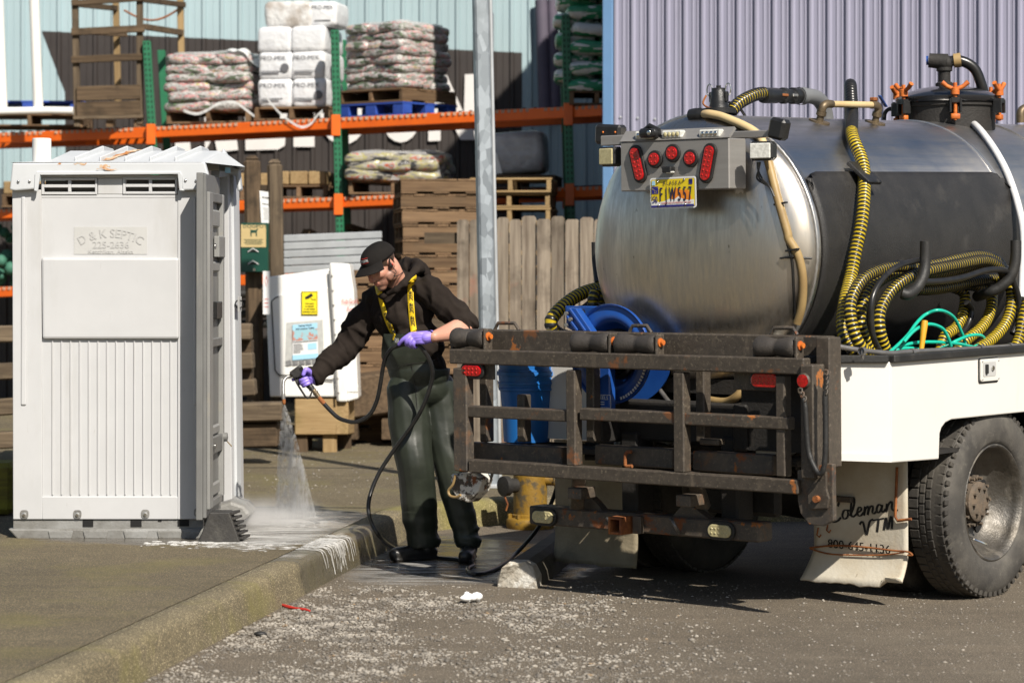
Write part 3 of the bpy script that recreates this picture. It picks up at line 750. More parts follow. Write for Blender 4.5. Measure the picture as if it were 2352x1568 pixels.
# top shelf, first bundle
p = on_rack(497, 285, .48); s1 = .00425
pallet('pallet', 'brown wooden pallet under the shorter bundle of bright bags', pos=p, yaw=rad(-14), group='pallets on the top shelf', size=(.86, .80), seed=1)
p2 = p + Vector((0, 0, .13))
b1 = bag_bundle('shorter shrink wrapped stack of bright bags on the top shelf with torn white film', p2, rad(-14), 6, 'bag_print', 3, 'wrapped bags on the rack', sx=.40, sy=.245, scale=1.0)
mb = MB(); o3 = Vector((4, 0, 0))
mb.grid(lambda i, j: Vector((.20 + .30 * i, -.45 + .85 * j + .0 * i, .565 + .03 * math.sin(j * 9) - .30 * max(0, i - .55) * (1 + .4 * math.sin(j * 12)) + .02 * mnoise.noise(Vector((i * 5, j * 5, 0))))), 14, 20); mb.build('torn_film', 'film_thick', b1)
# trailing strips of film
def strip(pts, w_, name, mat, parent=None):
    q = smooth_path(pts, 8); mb = MB(); n = len(q)
    mb.add([p_ + Vector((0, 0, dz)) for p_ in q for dz in (-w_ / 2, w_ / 2)], [(2 * k, 2 * k + 2, 2 * k + 3, 2 * k + 1) for k in range(n - 1)], 0, True)
    return mb.build(name, mat, parent)
def loc_(t, pts):
    M = (Matrix.Translation(t.location) @ Euler(t.rotation_euler).to_matrix().to_4x4()).inverted(); return [M @ v for v in pts]
strip(loc_(b1, [RPt(x, y, -.04) for x, y in ((405, 238), (425, 255), (452, 262), (475, 255), (505, 238), (540, 236), (565, 252), (585, 268))]), .028, 'film_strip', 'film_thick', b1)
# white bales
p = on_rack(683, 277, .50)
pallet('pallet', 'brown wooden pallet under the stack of white bales', pos=p, yaw=rad(-12), group='pallets on the top shelf', size=(.74, .72), seed=2)
bt = thing('bale_stack', 'tall stack of white plastic bales with black print on the top shelf', 'bale stack', p + Vector((0, 0, .13)), (0, 0, rad(-12)))
r_ = random.Random(7); s_ = RY(683) / FPX
def bale(mb, c, sz, seed, mi=0):
    o3 = Vector((seed, 2, 0)); sp = lambda a, e: math.copysign(abs(a) ** e, a)
    def fn(i, j):
        u_ = i * 2 * math.pi; v_ = (j - .5) * math.pi; e = .22
        q = Vector((sz[0] / 2 * sp(math.cos(v_), e) * sp(math.cos(u_), e), sz[1] / 2 * sp(math.cos(v_), e) * sp(math.sin(u_), e), sz[2] / 2 * sp(math.sin(v_), .4)))
        return Vector(c) + q * (1 + .05 * mnoise.noise(q * 5 + o3))
    return mb.grid(fn, 28, 12, mi)
zz = 0.0
for k, (h, cnt) in enumerate(((.265, 2), (.265, 2), (.24, 2))):
    for i in range(2):
        for jj in range(2):
            mb = MB(); bale(mb, ((i - .5) * .335 + r_.uniform(-.015, .015), -.16 + jj * .34, zz + h / 2), (.35, .35, h + .02), k * 7 + i + 3 * jj)
            ob = mb.build('bale', 'bale', bt)
            if jj == 0 and k < 2:
                y_ = -.16 - .182; mt = MB(); xc = (i - .5) * .335
                mt.text('PRO-MIX', (xc - .02, y_, zz + h * .70), X1, Z1, .062, sx=1.05)
                mt.box((xc - .03, y_, zz + h * .30), (.22, .002, .006)); mt.box((xc - .05, y_, zz + h * .22), (.18, .002, .010))
                if (i + k) % 2: mt.prism([(a, b) for a, b in circ(.042, 18)], (xc + .10, y_ - .004, zz + h * .42), X1, Z1, (0, 1, 0), .006)
                mt.build('printing', 'bale_print', ob)
    zz += h
mb = MB(); bale(mb, (-.05, -.08, zz + .125), (.50, .42, .27), 31); ob = mb.build('bale', 'bale_clear', bt)
mb = MB(); bale(mb, (.28, -.04, zz + .125), (.30, .46, .25), 37); ob2 = mb.build('bale', 'bale', bt)
mt = MB(); mt.text('PRO-MIX', (.29, -.275, zz + .17), X1, Z1, .055); mt.box((.29, -.275, zz + .06), (.16, .002, .01)); mt.build('printing', 'bale_print', ob2)
strip(loc_(bt, [RPt(x, y, -.05) for x, y in ((604, 210), (625, 240), (652, 268), (690, 292), (715, 285), (728, 268), (742, 255))]), .026, 'film_strip', 'film_thick', bt)
# second bundle
p = on_rack(908, 268, .52)
pallet('pallet', 'bright blue block pallet below the taller bundle of bags', pos=p, yaw=rad(-38), group='pallets on the top shelf', style='block', mats=('pallet_blue', 'pallet_blue'), size=(.82, .80), seed=3)
pallet('pallet', 'brown wooden pallet stacked on the bright blue pallet', pos=p + Vector((0, 0, .129)), yaw=rad(-38), group='pallets on the top shelf', size=(.80, .80), seed=4)
b2 = bag_bundle('shrink wrapped stack of bright bags above the blue pallet, taller of the two', p + Vector((0, 0, .262)), rad(-38), 8, 'bag_print', 11, 'wrapped bags on the rack', sx=.37, sy=.235, scale=.86)
mb = MB(); mb.grid(lambda i, j: Vector(((i - .5) * .80, (j - .5) * .78, .75 - .12 * max(abs(i - .5), abs(j - .5)) ** 2 * 4 + .03 * mnoise.noise(Vector((i * 6, j * 6, 2))))), 16, 16); mb.build('torn_film', 'film_thick', b2)
# pallets of timber and a low bundle on the lower shelf
for k, (x, y, sd) in enumerate(((690, 458, 5), (560, 462, 6), (130, 478, 8))):
    p = on_rack(x, y, .5)
    pallet('pallet', ['brown wooden pallet on the lower shelf under squared timbers by the green post', 'brown wooden pallet on the lower shelf behind the twin sign posts', 'brown wooden pallet on the lower shelf behind the toilet roof'][k], pos=p, yaw=rad(-4), group='pallets on the lower shelf', size=(.56, .8) if k < 2 else (1.1, .8), seed=sd)
    t = thing('timber_pack', ['pack of squared yellowish timbers on the lower shelf by the green post', 'pack of squared yellowish timbers on the lower shelf behind the twin posts', 'pack of squared timbers on the lower shelf behind the toilet roof'][k], 'timber', p + Vector((0, 0, .13)), (0, 0, rad(-4)), 'packs of squared timber')
    m_ = MB().box((0, 0, 0), (.17, .8, .13), ch=.01).mesh('timber', 'tan_wood_Y')
    for i in range(3 if k < 2 else 6): inst(m_, 'timber', t, ((i - (1 if k < 2 else 2.5)) * .18, 0, .066))
p = on_rack(915, 448, .5)
pallet('pallet', 'brown wooden pallet under the low single-layer bundle of bags', pos=p, yaw=rad(-8), group='pallets on the lower shelf', size=(.86, .8), seed=9)
bag_bundle('low wrapped layer of yellow and white bags on the lower shelf', p + Vector((0, 0, .13)), rad(-8), 3, 'bag_yellow', 21, 'wrapped bags on the rack', sx=.42, sy=.27, lay=.08)
p = on_rack(1203, 436, .5)
pallet('pallet', 'brown wooden pallet under the grey wrapped heap', pos=p, yaw=rad(-6), group='pallets on the lower shelf', size=(.66, .8), seed=10)
t = thing('wrapped_load', 'dull grey shrink wrapped heap on the lower shelf beside the metal pole', 'wrapped load', p + Vector((0, 0, .13)), (0, rad(-4), rad(-6)))
mb = MB(); bale(mb, (-.04, 0, .21), (.56, .6, .40), 51); mb.build('heap', 'wrap_grey', t)
mb = MB(); mb.grid(lambda i, j: Vector((-.36 + .20 * i - .04 * j, -.33, .02 + .42 * j * (1 - .55 * i) + .01 * math.sin(9 * i))), 8, 8); mb.build('torn_film', 'film_thick', t)
# green and white bags beyond the right post
p = on_rack(1372, 243, .45)
pallet('pallet', 'brown wooden pallet under the green and white bags by the blue corner', pos=p, yaw=0, group='pallets on the top shelf', size=(.5, .8), seed=12)
bag_bundle('tall column of green and white bags on the top shelf beside the blue corner trim', p + Vector((0, 0, .13)), 0, 12, 'bag_greenwhite', 33, None, nx=1, ny=2, sx=.46, sy=.4, lay=.085, film=False)
# blue pallets, white pipes and the wooden tower at the left end
p = on_rack(60, 292, .45)
pallet('pallet', 'weathered brown pallet under the blue pallet at the end of the top shelf', pos=p, yaw=rad(3), group='pallets on the top shelf', size=(1.1, .8), seed=13)
pallet('pallet', 'blue painted pallet lying under the white plastic pipes', pos=p + Vector((0, 0, .13)), yaw=rad(2), group='pallets on the top shelf', style='block', mats=('pallet_blue', 'pallet_blue'), size=(1.1, .8), seed=14)
def pipe(pts, r_, label):
    o = MB().tube(pts, r_, 12).build('pvc_pipe', 'pvc'); return tag(o, label, 'pipe', 'white plastic pipes')
pipe([P(76, -60, 25.2), P(88, 250, 25.2)], .05, 'white plastic pipe standing upright beside the wooden tower')
pipe([P(-6, -60, 25.3), P(6, 250, 25.3)], .05, 'white plastic pipe standing upright at the very end of the shelf')
pipe([P(-80, 258, 25.15), P(110, 254, 25.15), P(112, 254, 25.15), P(168, 255, 25.15)], .038, 'white plastic pipe lying flat over the blue pallet')
tw_ = thing('wooden_tower', 'weathered open wooden frame tower with a boarded base on the top shelf', 'wooden frame', P(290, 290, 25.8))
TO = Vector(tw_.location); tl = lambda x, y, Y: P(x, y, Y) - TO
FY, BY = 25.25, 26.1
for (x0, x1, Y, y1) in ((172, 178, FY, 292), (321, 322, FY, 286), (414, 420, BY, 280), (266, 272, BY, 250)):
    MB().beam(tl(x0, -14 if Y == FY else -2, Y), tl(x1, y1, Y), .062, .062, up=(0, 1, 0), ch=.005).build('post', 'grey_wood_Z' if Y == FY else 'tan_wood_Z', tw_)
for (a, b, hgt) in (((164, 8, FY - .05), (332, -4, FY - .05), .055), ((164, 74, FY - .05), (332, 66, FY - .05), .07), ((164, 138, FY - .05), (330, 131, FY - .05), .07), ((332, 0, FY), (424, 12, BY), .055), ((332, 62, FY), (420, 76, BY), .06), ((172, 10, FY), (270, 20, BY), .055), ((178, 72, FY), (290, 80, BY), .05)):
    MB().beam(tl(*a), tl(*b), .035, hgt, ch=.004).build('rail', 'dark_wood_X', tw_)
for k, (y0, y1) in enumerate(((196, 231), (232, 267))):
    MB().beam(tl(176, (y0 + y1) / 2 + 2, FY - .05), tl(322, (y0 + y1) / 2 - 2, FY - .05), .03, (y1 - y0 - 2) * FY / FPX, ch=.004).build('plank', 'dark_wood_X', tw_)
MB().beam(tl(170, 271, FY - .02), tl(330, 268, FY - .02), .1, .03).build('plank', 'grey_wood_X', tw_)
for x in (182, 252, 316): MB().beam(tl(x, 284, FY - .02), tl(x + 6, 282, BY), .07, .07).build('skid', 'pallet_Y', tw_)
MB().tube([tl(285, 24, BY) + Vector((0, 0, -.12 * math.sin(math.pi * k / 12))) + (tl(418, 16, BY) - tl(285, 24, BY)) * (k / 12) for k in range(13)], .012, 6).build('chain', 'rust', tw_)

# ------------------------------------------------------------------ pallet stacks, panels, fence
ORD = 'topmost second third fourth fifth sixth seventh eighth ninth tenth eleventh twelfth thirteenth fourteenth fifteenth sixteenth lowest'.split()
r_ = random.Random(2); AY = 22.0; base = G(1000, 1000, SW)
pa = P(1000, 620, AY)
HP = .131
for k in range(17):
    top = k == 16
    lab = ORD[16 - k] + ('' if k in (0, 16) else ' from top') + ' brown pallet in the tall stack behind the worker'
    pallet('pallet', lab, pos=(pa.x + r_.uniform(-.012, .012), AY + .55 + r_.uniform(-.02, .02), SW + k * HP), yaw=rad(96) + r_.uniform(-.02, .02), group='pallets in the tall stack behind the worker', size=(1.0, .70), mats=('pallet_X', 'pallet_Y'), seed=k)
pb = P(1180, 620, AY + .25)
for k in range(17):
    top = k == 16
    lab = ORD[16 - k] + ('' if k in (0, 16) else ' from top') + ' orange-brown pallet in the stack behind the board fence'
    pallet('pallet', lab, pos=(pb.x + r_.uniform(-.012, .012), AY + .85 + r_.uniform(-.02, .02), SW + k * HP + .02), yaw=rad(-4) + r_.uniform(-.02, .02), group='pallets in the stack above the fence', size=(.72, 1.0), mats=('tan_wood_X', 'tan_wood_Y'), seed=k + 40)
pc3 = P(858, 620, 21.4)
for k in range(11):
    lab = (ORD[10 - k] if k else 'lowest') + ('' if k in (0, 10) else ' from top') + ' weathered pallet in the short stack beside the white station'
    pallet('pallet', lab, pos=(pc3.x + r_.uniform(-.012, .012), 21.75 + r_.uniform(-.02, .02), SW + k * HP), yaw=rad(94) + r_.uniform(-.02, .02), group='pallets in the short stack beside the station', size=(.8, .60), mats=('pallet_X', 'pallet_Y'), seed=k + 70)
t = thing('panel_stack', 'leaning stack of white ribbed siding boards behind the safety sign', 'siding boards', P(764, 900, 21.6))
TO = Vector(t.location)
for k in range(6):
    y0 = 536 + k * 18; a = P(652, y0 + 12, 21.6 - .01 * k) - TO; b = P(877, y0 + 3, 21.5 - .01 * k) - TO
    MB().beam(a, b, .03, 16.2 * 21.6 / FPX, ch=.006).build('siding_board', 'galvanised', t)
t = thing('board_fence', 'weathered grey dog-eared board fence behind the truck', 'fence', P(1220, 620, 20.8) * 1.0)
t.location.z = SW; TO = Vector(t.location); r_ = random.Random(4); x = 1050.0
while x < 1640:
    w_ = r_.uniform(27, 35); a = P(x, 620, 20.8 - .0006 * (x - 1050)); b = P(x + w_ - 1.4, 620, a.y); hgt = 1.865 + r_.uniform(-.02, .02)
    W_ = b.x - a.x; c = .018
    poly = [(0, 0), (W_, 0), (W_, hgt - c), (W_ - c, hgt), (c, hgt), (0, hgt - c)]
    ob = MB().prism(poly, (a.x - TO.x, a.y - TO.y + r_.uniform(-.006, .006), 0), X1, Z1, (0, 1, 0), .018).build('fence_board', 'fence_wood', t); x += w_
for z in (.35, 1.0, 1.7): MB().box((.28, .06, z), (2.3, .04, .09)).build('fence_rail', 'grey_wood_X', t)

# galvanised pole
m = bpy.data.materials.new('spangle'); m.use_nodes = True; nt_ = m.node_tree; b_ = nt_.nodes['Principled BSDF']; vec = coords(nt_, False)
vo = nt_.nodes.new('ShaderNodeTexVoronoi'); vo.inputs['Scale'].default_value = 21; nt_.links.new(nmap(nt_, vec, (1, 1, .6)), vo.inputs['Vector'])
sp_ = nt_.nodes.new('ShaderNodeSeparateColor'); nt_.links.new(vo.outputs['Color'], sp_.inputs[0])
cc = nmix(nt_, ramp(nt_, sp_.outputs[0], .1, .9), (.20, .225, .245), (.36, .40, .43)); cc = nmix(nt_, ramp(nt_, nnoise(nt_, vec, 5), .5, .7), cc, (.24, .27, .29))
nt_.links.new(cc, b_.inputs['Base Color']); b_.inputs['Metallic'].default_value = .25; b_.inputs['Roughness'].default_value = .5; MATS['spangle'] = m
pt, pbm = P(1103, -20, 17.0), P(1119, 760, 17.0); d = pbm - pt; pbm = pt + d * ((pt.z - SW) / (pt.z - pbm.z))
t = thing('metal_pole', 'tall mottled galvanised square steel pole behind the truck bed', 'pole', pbm); tp = pt - pbm; tp = tp * (5.2 / tp.z)
R = Matrix.Rotation(rad(13), 3, 'Z')
mb = MB(); u, v, w_ = basis(tp, (1, 0, 0)); Rm = R @ Matrix((X1, Y1, tp.normalized())).transposed()
mb.box(tp / 2, (.098, .098, tp.length), Rm, ch=.012); mb.build('post', 'spangle', t)
MB().box((0, 0, .012), (.26, .26, .024), ch=.004).build('base_plate', 'galvanised', t)
MB().tube([Vector((.066, .01, 0)), Vector((.066, .01, 0)) + tp], .013, 8).build('conduit', 'galvanised', t)
bp = MB()
for sx in (-1, 1):
    for sy in (-1, 1): bp.cyl((sx * .1, sy * .1, .02), (sx * .1, sy * .1, .06), .012, n=6)
bp.build('anchor_bolt', 'galvanised', t)
# ------------------------------------------------------------------ signs, life-jacket station, timbers, hydrant
SY = 20.85
def sign_post(xc, yt, yb, w_, label, cap):
    a, b = P(xc - 3, yt, SY), P(xc + 5, yb, SY); d = b - a; b = a + d * ((a.z - SW) / (a.z - b.z)); W_ = w_ * SY / FPX
    t = thing('sign_post', label, 'post', b, (0, 0, 0), 'wooden sign posts'); q = a - b
    mb = MB(); mb.beam((0, 0, 0), q * ((q.z - .03) / q.z), W_, W_, up=(0, 1, 0), ch=W_ * .2)
    h = W_ * .42; top = q * ((q.z - .03) / q.z)
    mb.build('shaft', 'grey_wood_Z' if cap else 'dark_wood_Z', t)
    MB().add([top + Vector((x, y, 0)) for x, y in ((-h, -h), (h, -h), (h, h), (-h, h))] + [q + Vector((x, 0, 0)) for x in (-h * .5, h * .5)], [(0, 1, 5, 4), (1, 2, 5), (2, 3, 4, 5), (3, 0, 4)]).build('cap', 'grey_wood_Z' if cap else 'dark_wood_Z', t)
    return t
sp1 = sign_post(582, 357, 930, 37, 'dark wooden sign post carrying the green bag dispenser', False)
sp2 = sign_post(634, 366, 930, 34, 'paler wooden sign post with the notice fixed to its edge', True)
SO = Vector(sp2.location); sl_ = lambda x, y, Y=SY - .06: P(x, y, Y) - SO
for y in (432, 606): MB().beam(sl_(598, y, SY), sl_(642, y + 2, SY), .05, .055, ch=.006).build('cross_rail', 'dark_wood_X', sp2)
q = [P(x, y, SY - .045) for x, y in ((596, 438), (637, 444), (640, 600), (605, 600))]
t = thing('notice_board', 'tall narrow white notice hung between the wooden sign posts', 'sign', q[3], group=None); NO = Vector(t.location)
mb = MB(); v = [p - NO for p in q]; mb.add(v + [p + Vector((0, .008, 0)) for p in v], [(3, 2, 1, 0), (4, 5, 6, 7), (0, 1, 5, 4), (1, 2, 6, 5), (2, 3, 7, 6), (3, 0, 4, 7)]); mb.build('sheet', 'sign_paper', t)
def nq(a, b):  # a,b in 0..1 across, down
    return v[0].lerp(v[1], a).lerp(v[3].lerp(v[2], a), b) + Vector((0, -.0035, 0))
mb = MB(); u = (v[1] - v[0]).normalized(); dn = (v[0] - v[3]).normalized()
for k, (s_, sz, y) in enumerate((('BAR HARBOR SOUTH', .018, .10), ('MADISON RAMP   FLOATS 1-9', .0125, .19))):
    mb.text(s_, nq(.5, y), u, dn, sz * 1.1, sx=.55 if k == 0 else .58)
    mb.text(s_, nq(.5, y) + u * .0012, u, dn, sz * 1.1, sx=.55 if k == 0 else .58)
mb.build('lettering', 'lead_text', t)
mb = MB(); r_ = random.Random(1)
for k in range(7): mb.beam(nq(.5 - .36 + .04 * (k % 3), .235 + k * .026), nq(.5 + .36 - .05 * (k % 2), .235 + k * .026), .002, .006)
for k in range(14): mb.beam(nq(.62, .44 + k * .027), nq(.62 + r_.uniform(.1, .3), .44 + k * .027), .002, .004)
for k in range(10): mb.beam(nq(.2, .55 + k * .03), nq(.2 + r_.uniform(.05, .15), .55 + k * .03), .002, .004)
mb.build('fine_print', 'grey_text', t)
mb = MB(); mb.beam(nq(.25, .80), nq(.9, .97), .002, .008); mb.build('red_line', 'red_text', t)
# bag dispenser
o = P(586, 568, SY - .16); t = thing('bag_dispenser', 'green dog-waste bag dispenser with a cream poster on the dark sign post', 'dispenser', P(586, 625, SY - .13)); DO = Vector(t.location)
W_, H_ = 62 * SY / FPX, 112 * SY / FPX
MB().box((0, 0, H_ / 2), (W_, .14, H_), ch=.006).build('case', 'sign_green', t)
MB().box((-.006, -.0735, H_ * .735), (W_ * .92, .004, H_ * .46), ch=.001).build('poster', 'sign_cream', t)
mb = MB(); mb.text('DOGI', (-.035, -.0775, H_ * .90), X1, Z1, .040, sx=1.1); mb.text('POT', (.062, -.0775, H_ * .90), X1, Z1, .040, sx=1.1)
for k in range(4): mb.box((-.006, -.0765, H_ * (.66 - .03 * k)), (W_ * (.7 - .1 * (k % 2)), .002, .004))
mb.build('lettering', 'sign_green', t)
mb = MB(); mb.prism([(-.03, .03), (-.03, -.03), (-.022, -.03), (-.02, 0), (.012, 0), (.014, -.03), (.022, -.03), (.022, .012), (.034, .03), (.026, .036), (.016, .022), (-.024, .022), (-.034, .042)], (0, -.076, H_ * .80), X1, Z1, (0, -1, 0), .001)
mb.build('dog_outline', 'sign_green', t)
for y in (.43, .18):
    MB().box((-.01, -.075, H_ * y), (.09, .006, .014), ch=.002).build('slot', 'hole', t)
    MB().tube([(-.05, -.078, H_ * y - .008), (-.01, -.085, H_ * y + .022), (.035, -.078, H_ * y - .008)], .004, 6).build('bag_edge', 'grey_text', t)
MB().cyl((0, -.07, .02), (0, -.078, .02), .012).build('lock', 'chrome', t)
# hanging tag
t = thing('tag_sign', 'narrow white tag sign hanging under the green dispenser', 'sign', P(612, 722, 20.08))
MB().box((0, 0, .17), (.055, .004, .34), ch=.001).build('plate', 'sign_paper', t)
mb = MB(); mb.tube([(.0, -.004, .30), (.012, -.004, .26), (0, -.004, .22), (-.012, -.004, .26), (0, -.004, .30)], .0015, 5)
for k in range(3): mb.box((0, -.003, .12 - .03 * k), (.03, .002, .006))
mb.build('mark', 'red_text', t)
# life-jacket loaner station
LY = 20.2
st = thing('loaner_station', 'white fibreglass life jacket station with a camera warning and a taped poster', 'display station', P(715, 915, LY)); LO = Vector(st.location)
L = lambda x, y, dy=0.0: P(x, y, LY + dy) - LO
def quadbox(pts, dy, th, name, mat, bev=.01, parent=st):
    f = [L(x, y, dy) for x, y in pts]; n = len(f); mb = MB(); b = [p + Vector((0, th, 0)) for p in f]
    mb.add(f + b, [tuple(range(n))[::-1], tuple(range(n, 2 * n))] + [(i, (i + 1) % n, n + (i + 1) % n, n + i) for i in range(n)])
    bm = bmesh.new(); me_ = mb.mesh('t', mat); bm.from_mesh(me_); bmesh.ops.recalc_face_normals(bm, faces=bm.faces[:]); mb2 = MB(); bm.verts.ensure_lookup_table()
    mb2.add([v.co.copy() for v in bm.verts], [tuple(v.index for v in f_.verts) for f_ in bm.faces]); bm.free()
    return mb2.build(name, mat, parent, bev=bev)
quadbox([(609, 637), (757, 617), (772, 911), (620, 911)], 0, .42, 'body', 'fibreglass')
quadbox([(624, 690), (632, 679), (752, 660), (767, 868), (760, 872), (641, 860), (632, 850)], -.012, .02, 'door_panel', 'fibreglass', .006)
quadbox([(757, 604), (778, 604), (798, 922), (777, 922)], -.02, .44, 'corner_post', 'fibreglass')
quadbox([(778, 604), (803, 606), (813, 668), (823, 915), (798, 922)], .012, .40, 'side_panel', 'fibreglass')
quadbox([(803, 885), (822, 885), (822, 900), (797, 900)], .005, .02, 'vent_flap', 'fibreglass', .004)
MB().tube([L(757, 622, -.03), L(775, 920, -.03)], .008, 8).build('hinge', 'alu', st)
mb = MB()
for k in range(9):
    p = L(762.5 + k * 1.93, 633 + k * 33.5, -.028); mb.ell(p, (.008, .006, .008), nu=8, nv=6)
mb.build('bolt', 'alu', st)
mb = MB(); mb.tube([L(x, y, -.013) for x, y in ((624, 700), (624, 692), (632, 684), (640, 681))] , .004, 6); mb.tube([L(x, y, -.013) for x, y in ((624, 700), (632, 850), (642, 862), (765, 874))], .004, 6)
mb.build('seam', 'undercarriage', st)
# camera warning sign
cx = L(711, 696, -.02); W_, H_ = 38 * LY / FPX, 55 * LY / FPX
ob = MB().box(cx, (W_, .004, H_), ch=.001).build('warning_sign', 'sign_yellow', st)
mb = MB(); y = cx.y - .0035
def fr(w_, h_, th):
    for sx in (-1, 1): mb.box((cx.x + sx * w_ / 2, y, cx.z), (th, .002, h_)); mb.box((cx.x, y - .0002, cx.z + sx * h_ / 2), (w_ + th, .002, th))
fr(W_ * .92, H_ * .94, .0035)
for k, s_ in enumerate(('THIS AREA', 'IS UNDER', '24 HR VIDEO', 'SURVEILLANCE')):
    for e in (0, .0012): mb.text(s_, (cx.x + e, y - .001 - e * .3, cx.z + H_ * (-.05 - .115 * k)), X1, Z1, .0165, sx=.93)
Rc = Matrix.Rotation(rad(-33), 3, 'Y')
mb.box((cx.x + .002, y - .001, cx.z + H_ * .30), (.046, .003, .024), Rc); mb.box((cx.x - .024, y - .001, cx.z + H_ * .225), (.018, .003, .02), Rc)
mb.tube([(cx.x + .012, y - .001, cx.z + H_ * .22), (cx.x + .020, y - .001, cx.z + H_ * .15), (cx.x + .044, y - .001, cx.z + H_ * .15)], .002, 6); mb.box((cx.x + .046, y - .001, cx.z + H_ * .15), (.003, .003, .018))
mb.build('printing', 'lead_text', ob)
# poster in taped sleeve
pc = [L(x, y, -.02) for x, y in ((672, 746), (729, 741), (731, 822), (672, 827))]
sl2 = [L(x, y, -.016) for x, y in ((658, 741), (741, 734), (745, 835), (655, 840))]
def qd(qs, name, mat, off, parent=st):
    mb = MB(); v = [p + Vector((0, off, 0)) for p in qs]; mb.add(v + [p + Vector((0, .0015, 0)) for p in v], [(3, 2, 1, 0), (4, 5, 6, 7), (0, 1, 5, 4), (1, 2, 6, 5), (2, 3, 7, 6), (3, 0, 4, 7)]); return mb.build(name, mat, parent)
qd(sl2, 'plastic_sleeve', 'tape', 0); po = qd(pc, 'poster', 'sign_paper', -.003)
def pq(a, b): return pc[0].lerp(pc[1], a).lerp(pc[3].lerp(pc[2], a), b)
def pbox(a0, b0, a1, b1, mat, name, off=-.0055): return qd([pq(a0, b0), pq(a1, b0), pq(a1, b1), pq(a0, b1)], name, mat, off, po)
surf('photo_print', (.30, .52, .58), (.50, .20, .14), 22, .52, .58, rough=.6, dirt=(((.05, .05, .08), 24, .6, .66), ((.08, .25, .22), 16, .62, .7)))
pbox(0, 0, 1, .16, 'paper_blue', 'heading'); pbox(0, .16, 1, .46, 'photo_print', 'photo'); pbox(.6, .56, .95, .74, 'paper_blue', 'blue_box'); pbox(0, .86, 1, 1, 'paper_blue', 'footer')
mb = MB(); u = (pc[1] - pc[0]).normalized()
for k, s_ in enumerate(('Fishing Vessel', 'Drill Conductor Training')):
    for e in (0, .0012): mb.text(s_, pq(.5, .065 + .085 * k) + Vector((e, -.0075, 0)), u, Z1, .0185, sx=1.0 if k == 0 else .78)
r_ = random.Random(3)
for k in range(7): mb.beam(pq(.04, .56 + .04 * k) + Vector((0, -.005, 0)), pq(.3 + r_.random() * .2, .56 + .04 * k) + Vector((0, -.005, 0)), .001, .004)
mb.beam(pq(.02, .5) + Vector((0, -.005, 0)), pq(.98, .5) + Vector((0, -.005, 0)), .001, .006); mb.build('lettering', 'lead_text', po)
for k in range(6): qd([L(657 + k * 15, 828 - k, -.02), L(668 + k * 15, 827 - k, -.02), L(670 + k * 15, 838 - k, -.02), L(658 + k * 15, 840 - k, -.02)], 'tape_strip', 'tape_silver', -.002)
mb = MB(); u = (L(812, 690) - L(790, 690)).normalized()
for s_, x, y in (("Kids Don't", 804, 697), ('Float', 806, 715)): mb.text(s_, L(x, y, -.004), u, Z1, .056, sx=.52)
mb.build('lettering', 'red_text', st)
# station foot
ft = thing('timber_plinth', 'pale incised timber block on short legs under the white station', 'timber base', P(732, 1040, LY + .02)); ft.location.z = SW; FO = Vector(ft.location)
Lf = lambda x, y, dy=0: P(x, y, LY + dy) - FO
a, b = Lf(676, 957), Lf(775, 957); MB().beam(a + Vector((0, .1, 0)), b + Vector((0, .1, 0)), .16, 84 * LY / FPX, ch=.008).build('front_timber', 'tan_wood_X', ft)
MB().beam(Lf(785, 957, .02), Lf(800, 955, .55), .10, 82 * LY / FPX, ch=.008).build('side_timber', 'tan_wood_Y', ft)
for x, dy in ((757, .06), (700, .4), (690, .06), (790, .45)): MB().box(Lf(x, 1020, dy) * 1 + Vector((0, .05, 0)), (.11, .10, .17), ch=.005).build('leg', 'tan_wood_Z' if x == 757 else 'dark_wood_Z', ft)
for dy in (.02, .3): MB().beam(Lf(640, 990, .3 + dy), Lf(800, 990, .3 + dy), .08, .1).build('cross_timber', 'dark_wood_X', ft)

# timber crib wall behind the toilet and guard rail
cw = thing('timber_crib', 'low stacked timber crib wall running behind the portable toilet', 'timber wall', P(290, 900, 19.2)); cw.location.z = SW; CO = Vector(cw.location)
for k, (yl0, yl1, yr0, yr1, xr) in enumerate(((757, 779, 742, 781, 578), (836, 880, 808, 848, 583), (926, 962, 875, 901, 588), (1000, 1034, 960, 995, 588))):
    a, b = P(-120, (yl0 + yl1) / 2, 19.2) - CO, P(xr, (yr0 + yr1) / 2, 19.2) - CO
    MB().beam(a, b, .2, 38 * 19.2 / FPX, ch=.012).build('rail_timber', 'grey_wood_X', cw)
for x in (-60, 120, 320, 520): MB().box(P(x, 900, 19.3) - CO + Vector((0, .12, .0)), (.14, .14, .95)).build('stub_post', 'dark_wood_Z', cw)
for x in (-40, 260, 560): 
    for y in (795, 862, 935): MB().box(P(x, y, 19.25) - CO + Vector((0, .05, 0)), (.12, .2, .09)).build('spacer', 'dark_wood_X', cw)
gr = thing('guard_rail', 'squared grey timber rail at ground level beside the white station', 'timber rail', P(600, 1030, 19.0)); gr.location.z = SW; GO = Vector(gr.location)
MB().beam(P(470, 948, 19) - GO, P(651, 944, 19) - GO, .26, 43 * 19 / FPX, ch=.015).build('top_timber', 'grey_wood_X', gr)
MB().beam(P(470, 1000, 19.05) - GO, P(640, 996, 19.05) - GO, .24, 56 * 19 / FPX, ch=.012).build('lower_timber', 'dark_wood_X', gr)
mt_ = thing('mossy_timber', 'moss covered squared timber beside the portable toilet', 'timber', G(-30, 1186, SW)); 
MB().beam((-1.2, .17, .16), (.145, .17, .16), .30, .30, ch=.03).build('beam', 'moss_wood', mt_)
MB().beam((-1.2, .17, .02), (.0, .17, .02), .2, .04).build('bearer', 'dark_wood_X', mt_)
t = thing('dark_timber', 'big dark timber baulk lying behind the white station', 'timber', P(856, 960, 20.9)); t.location.z = SW; TO = Vector(t.location)
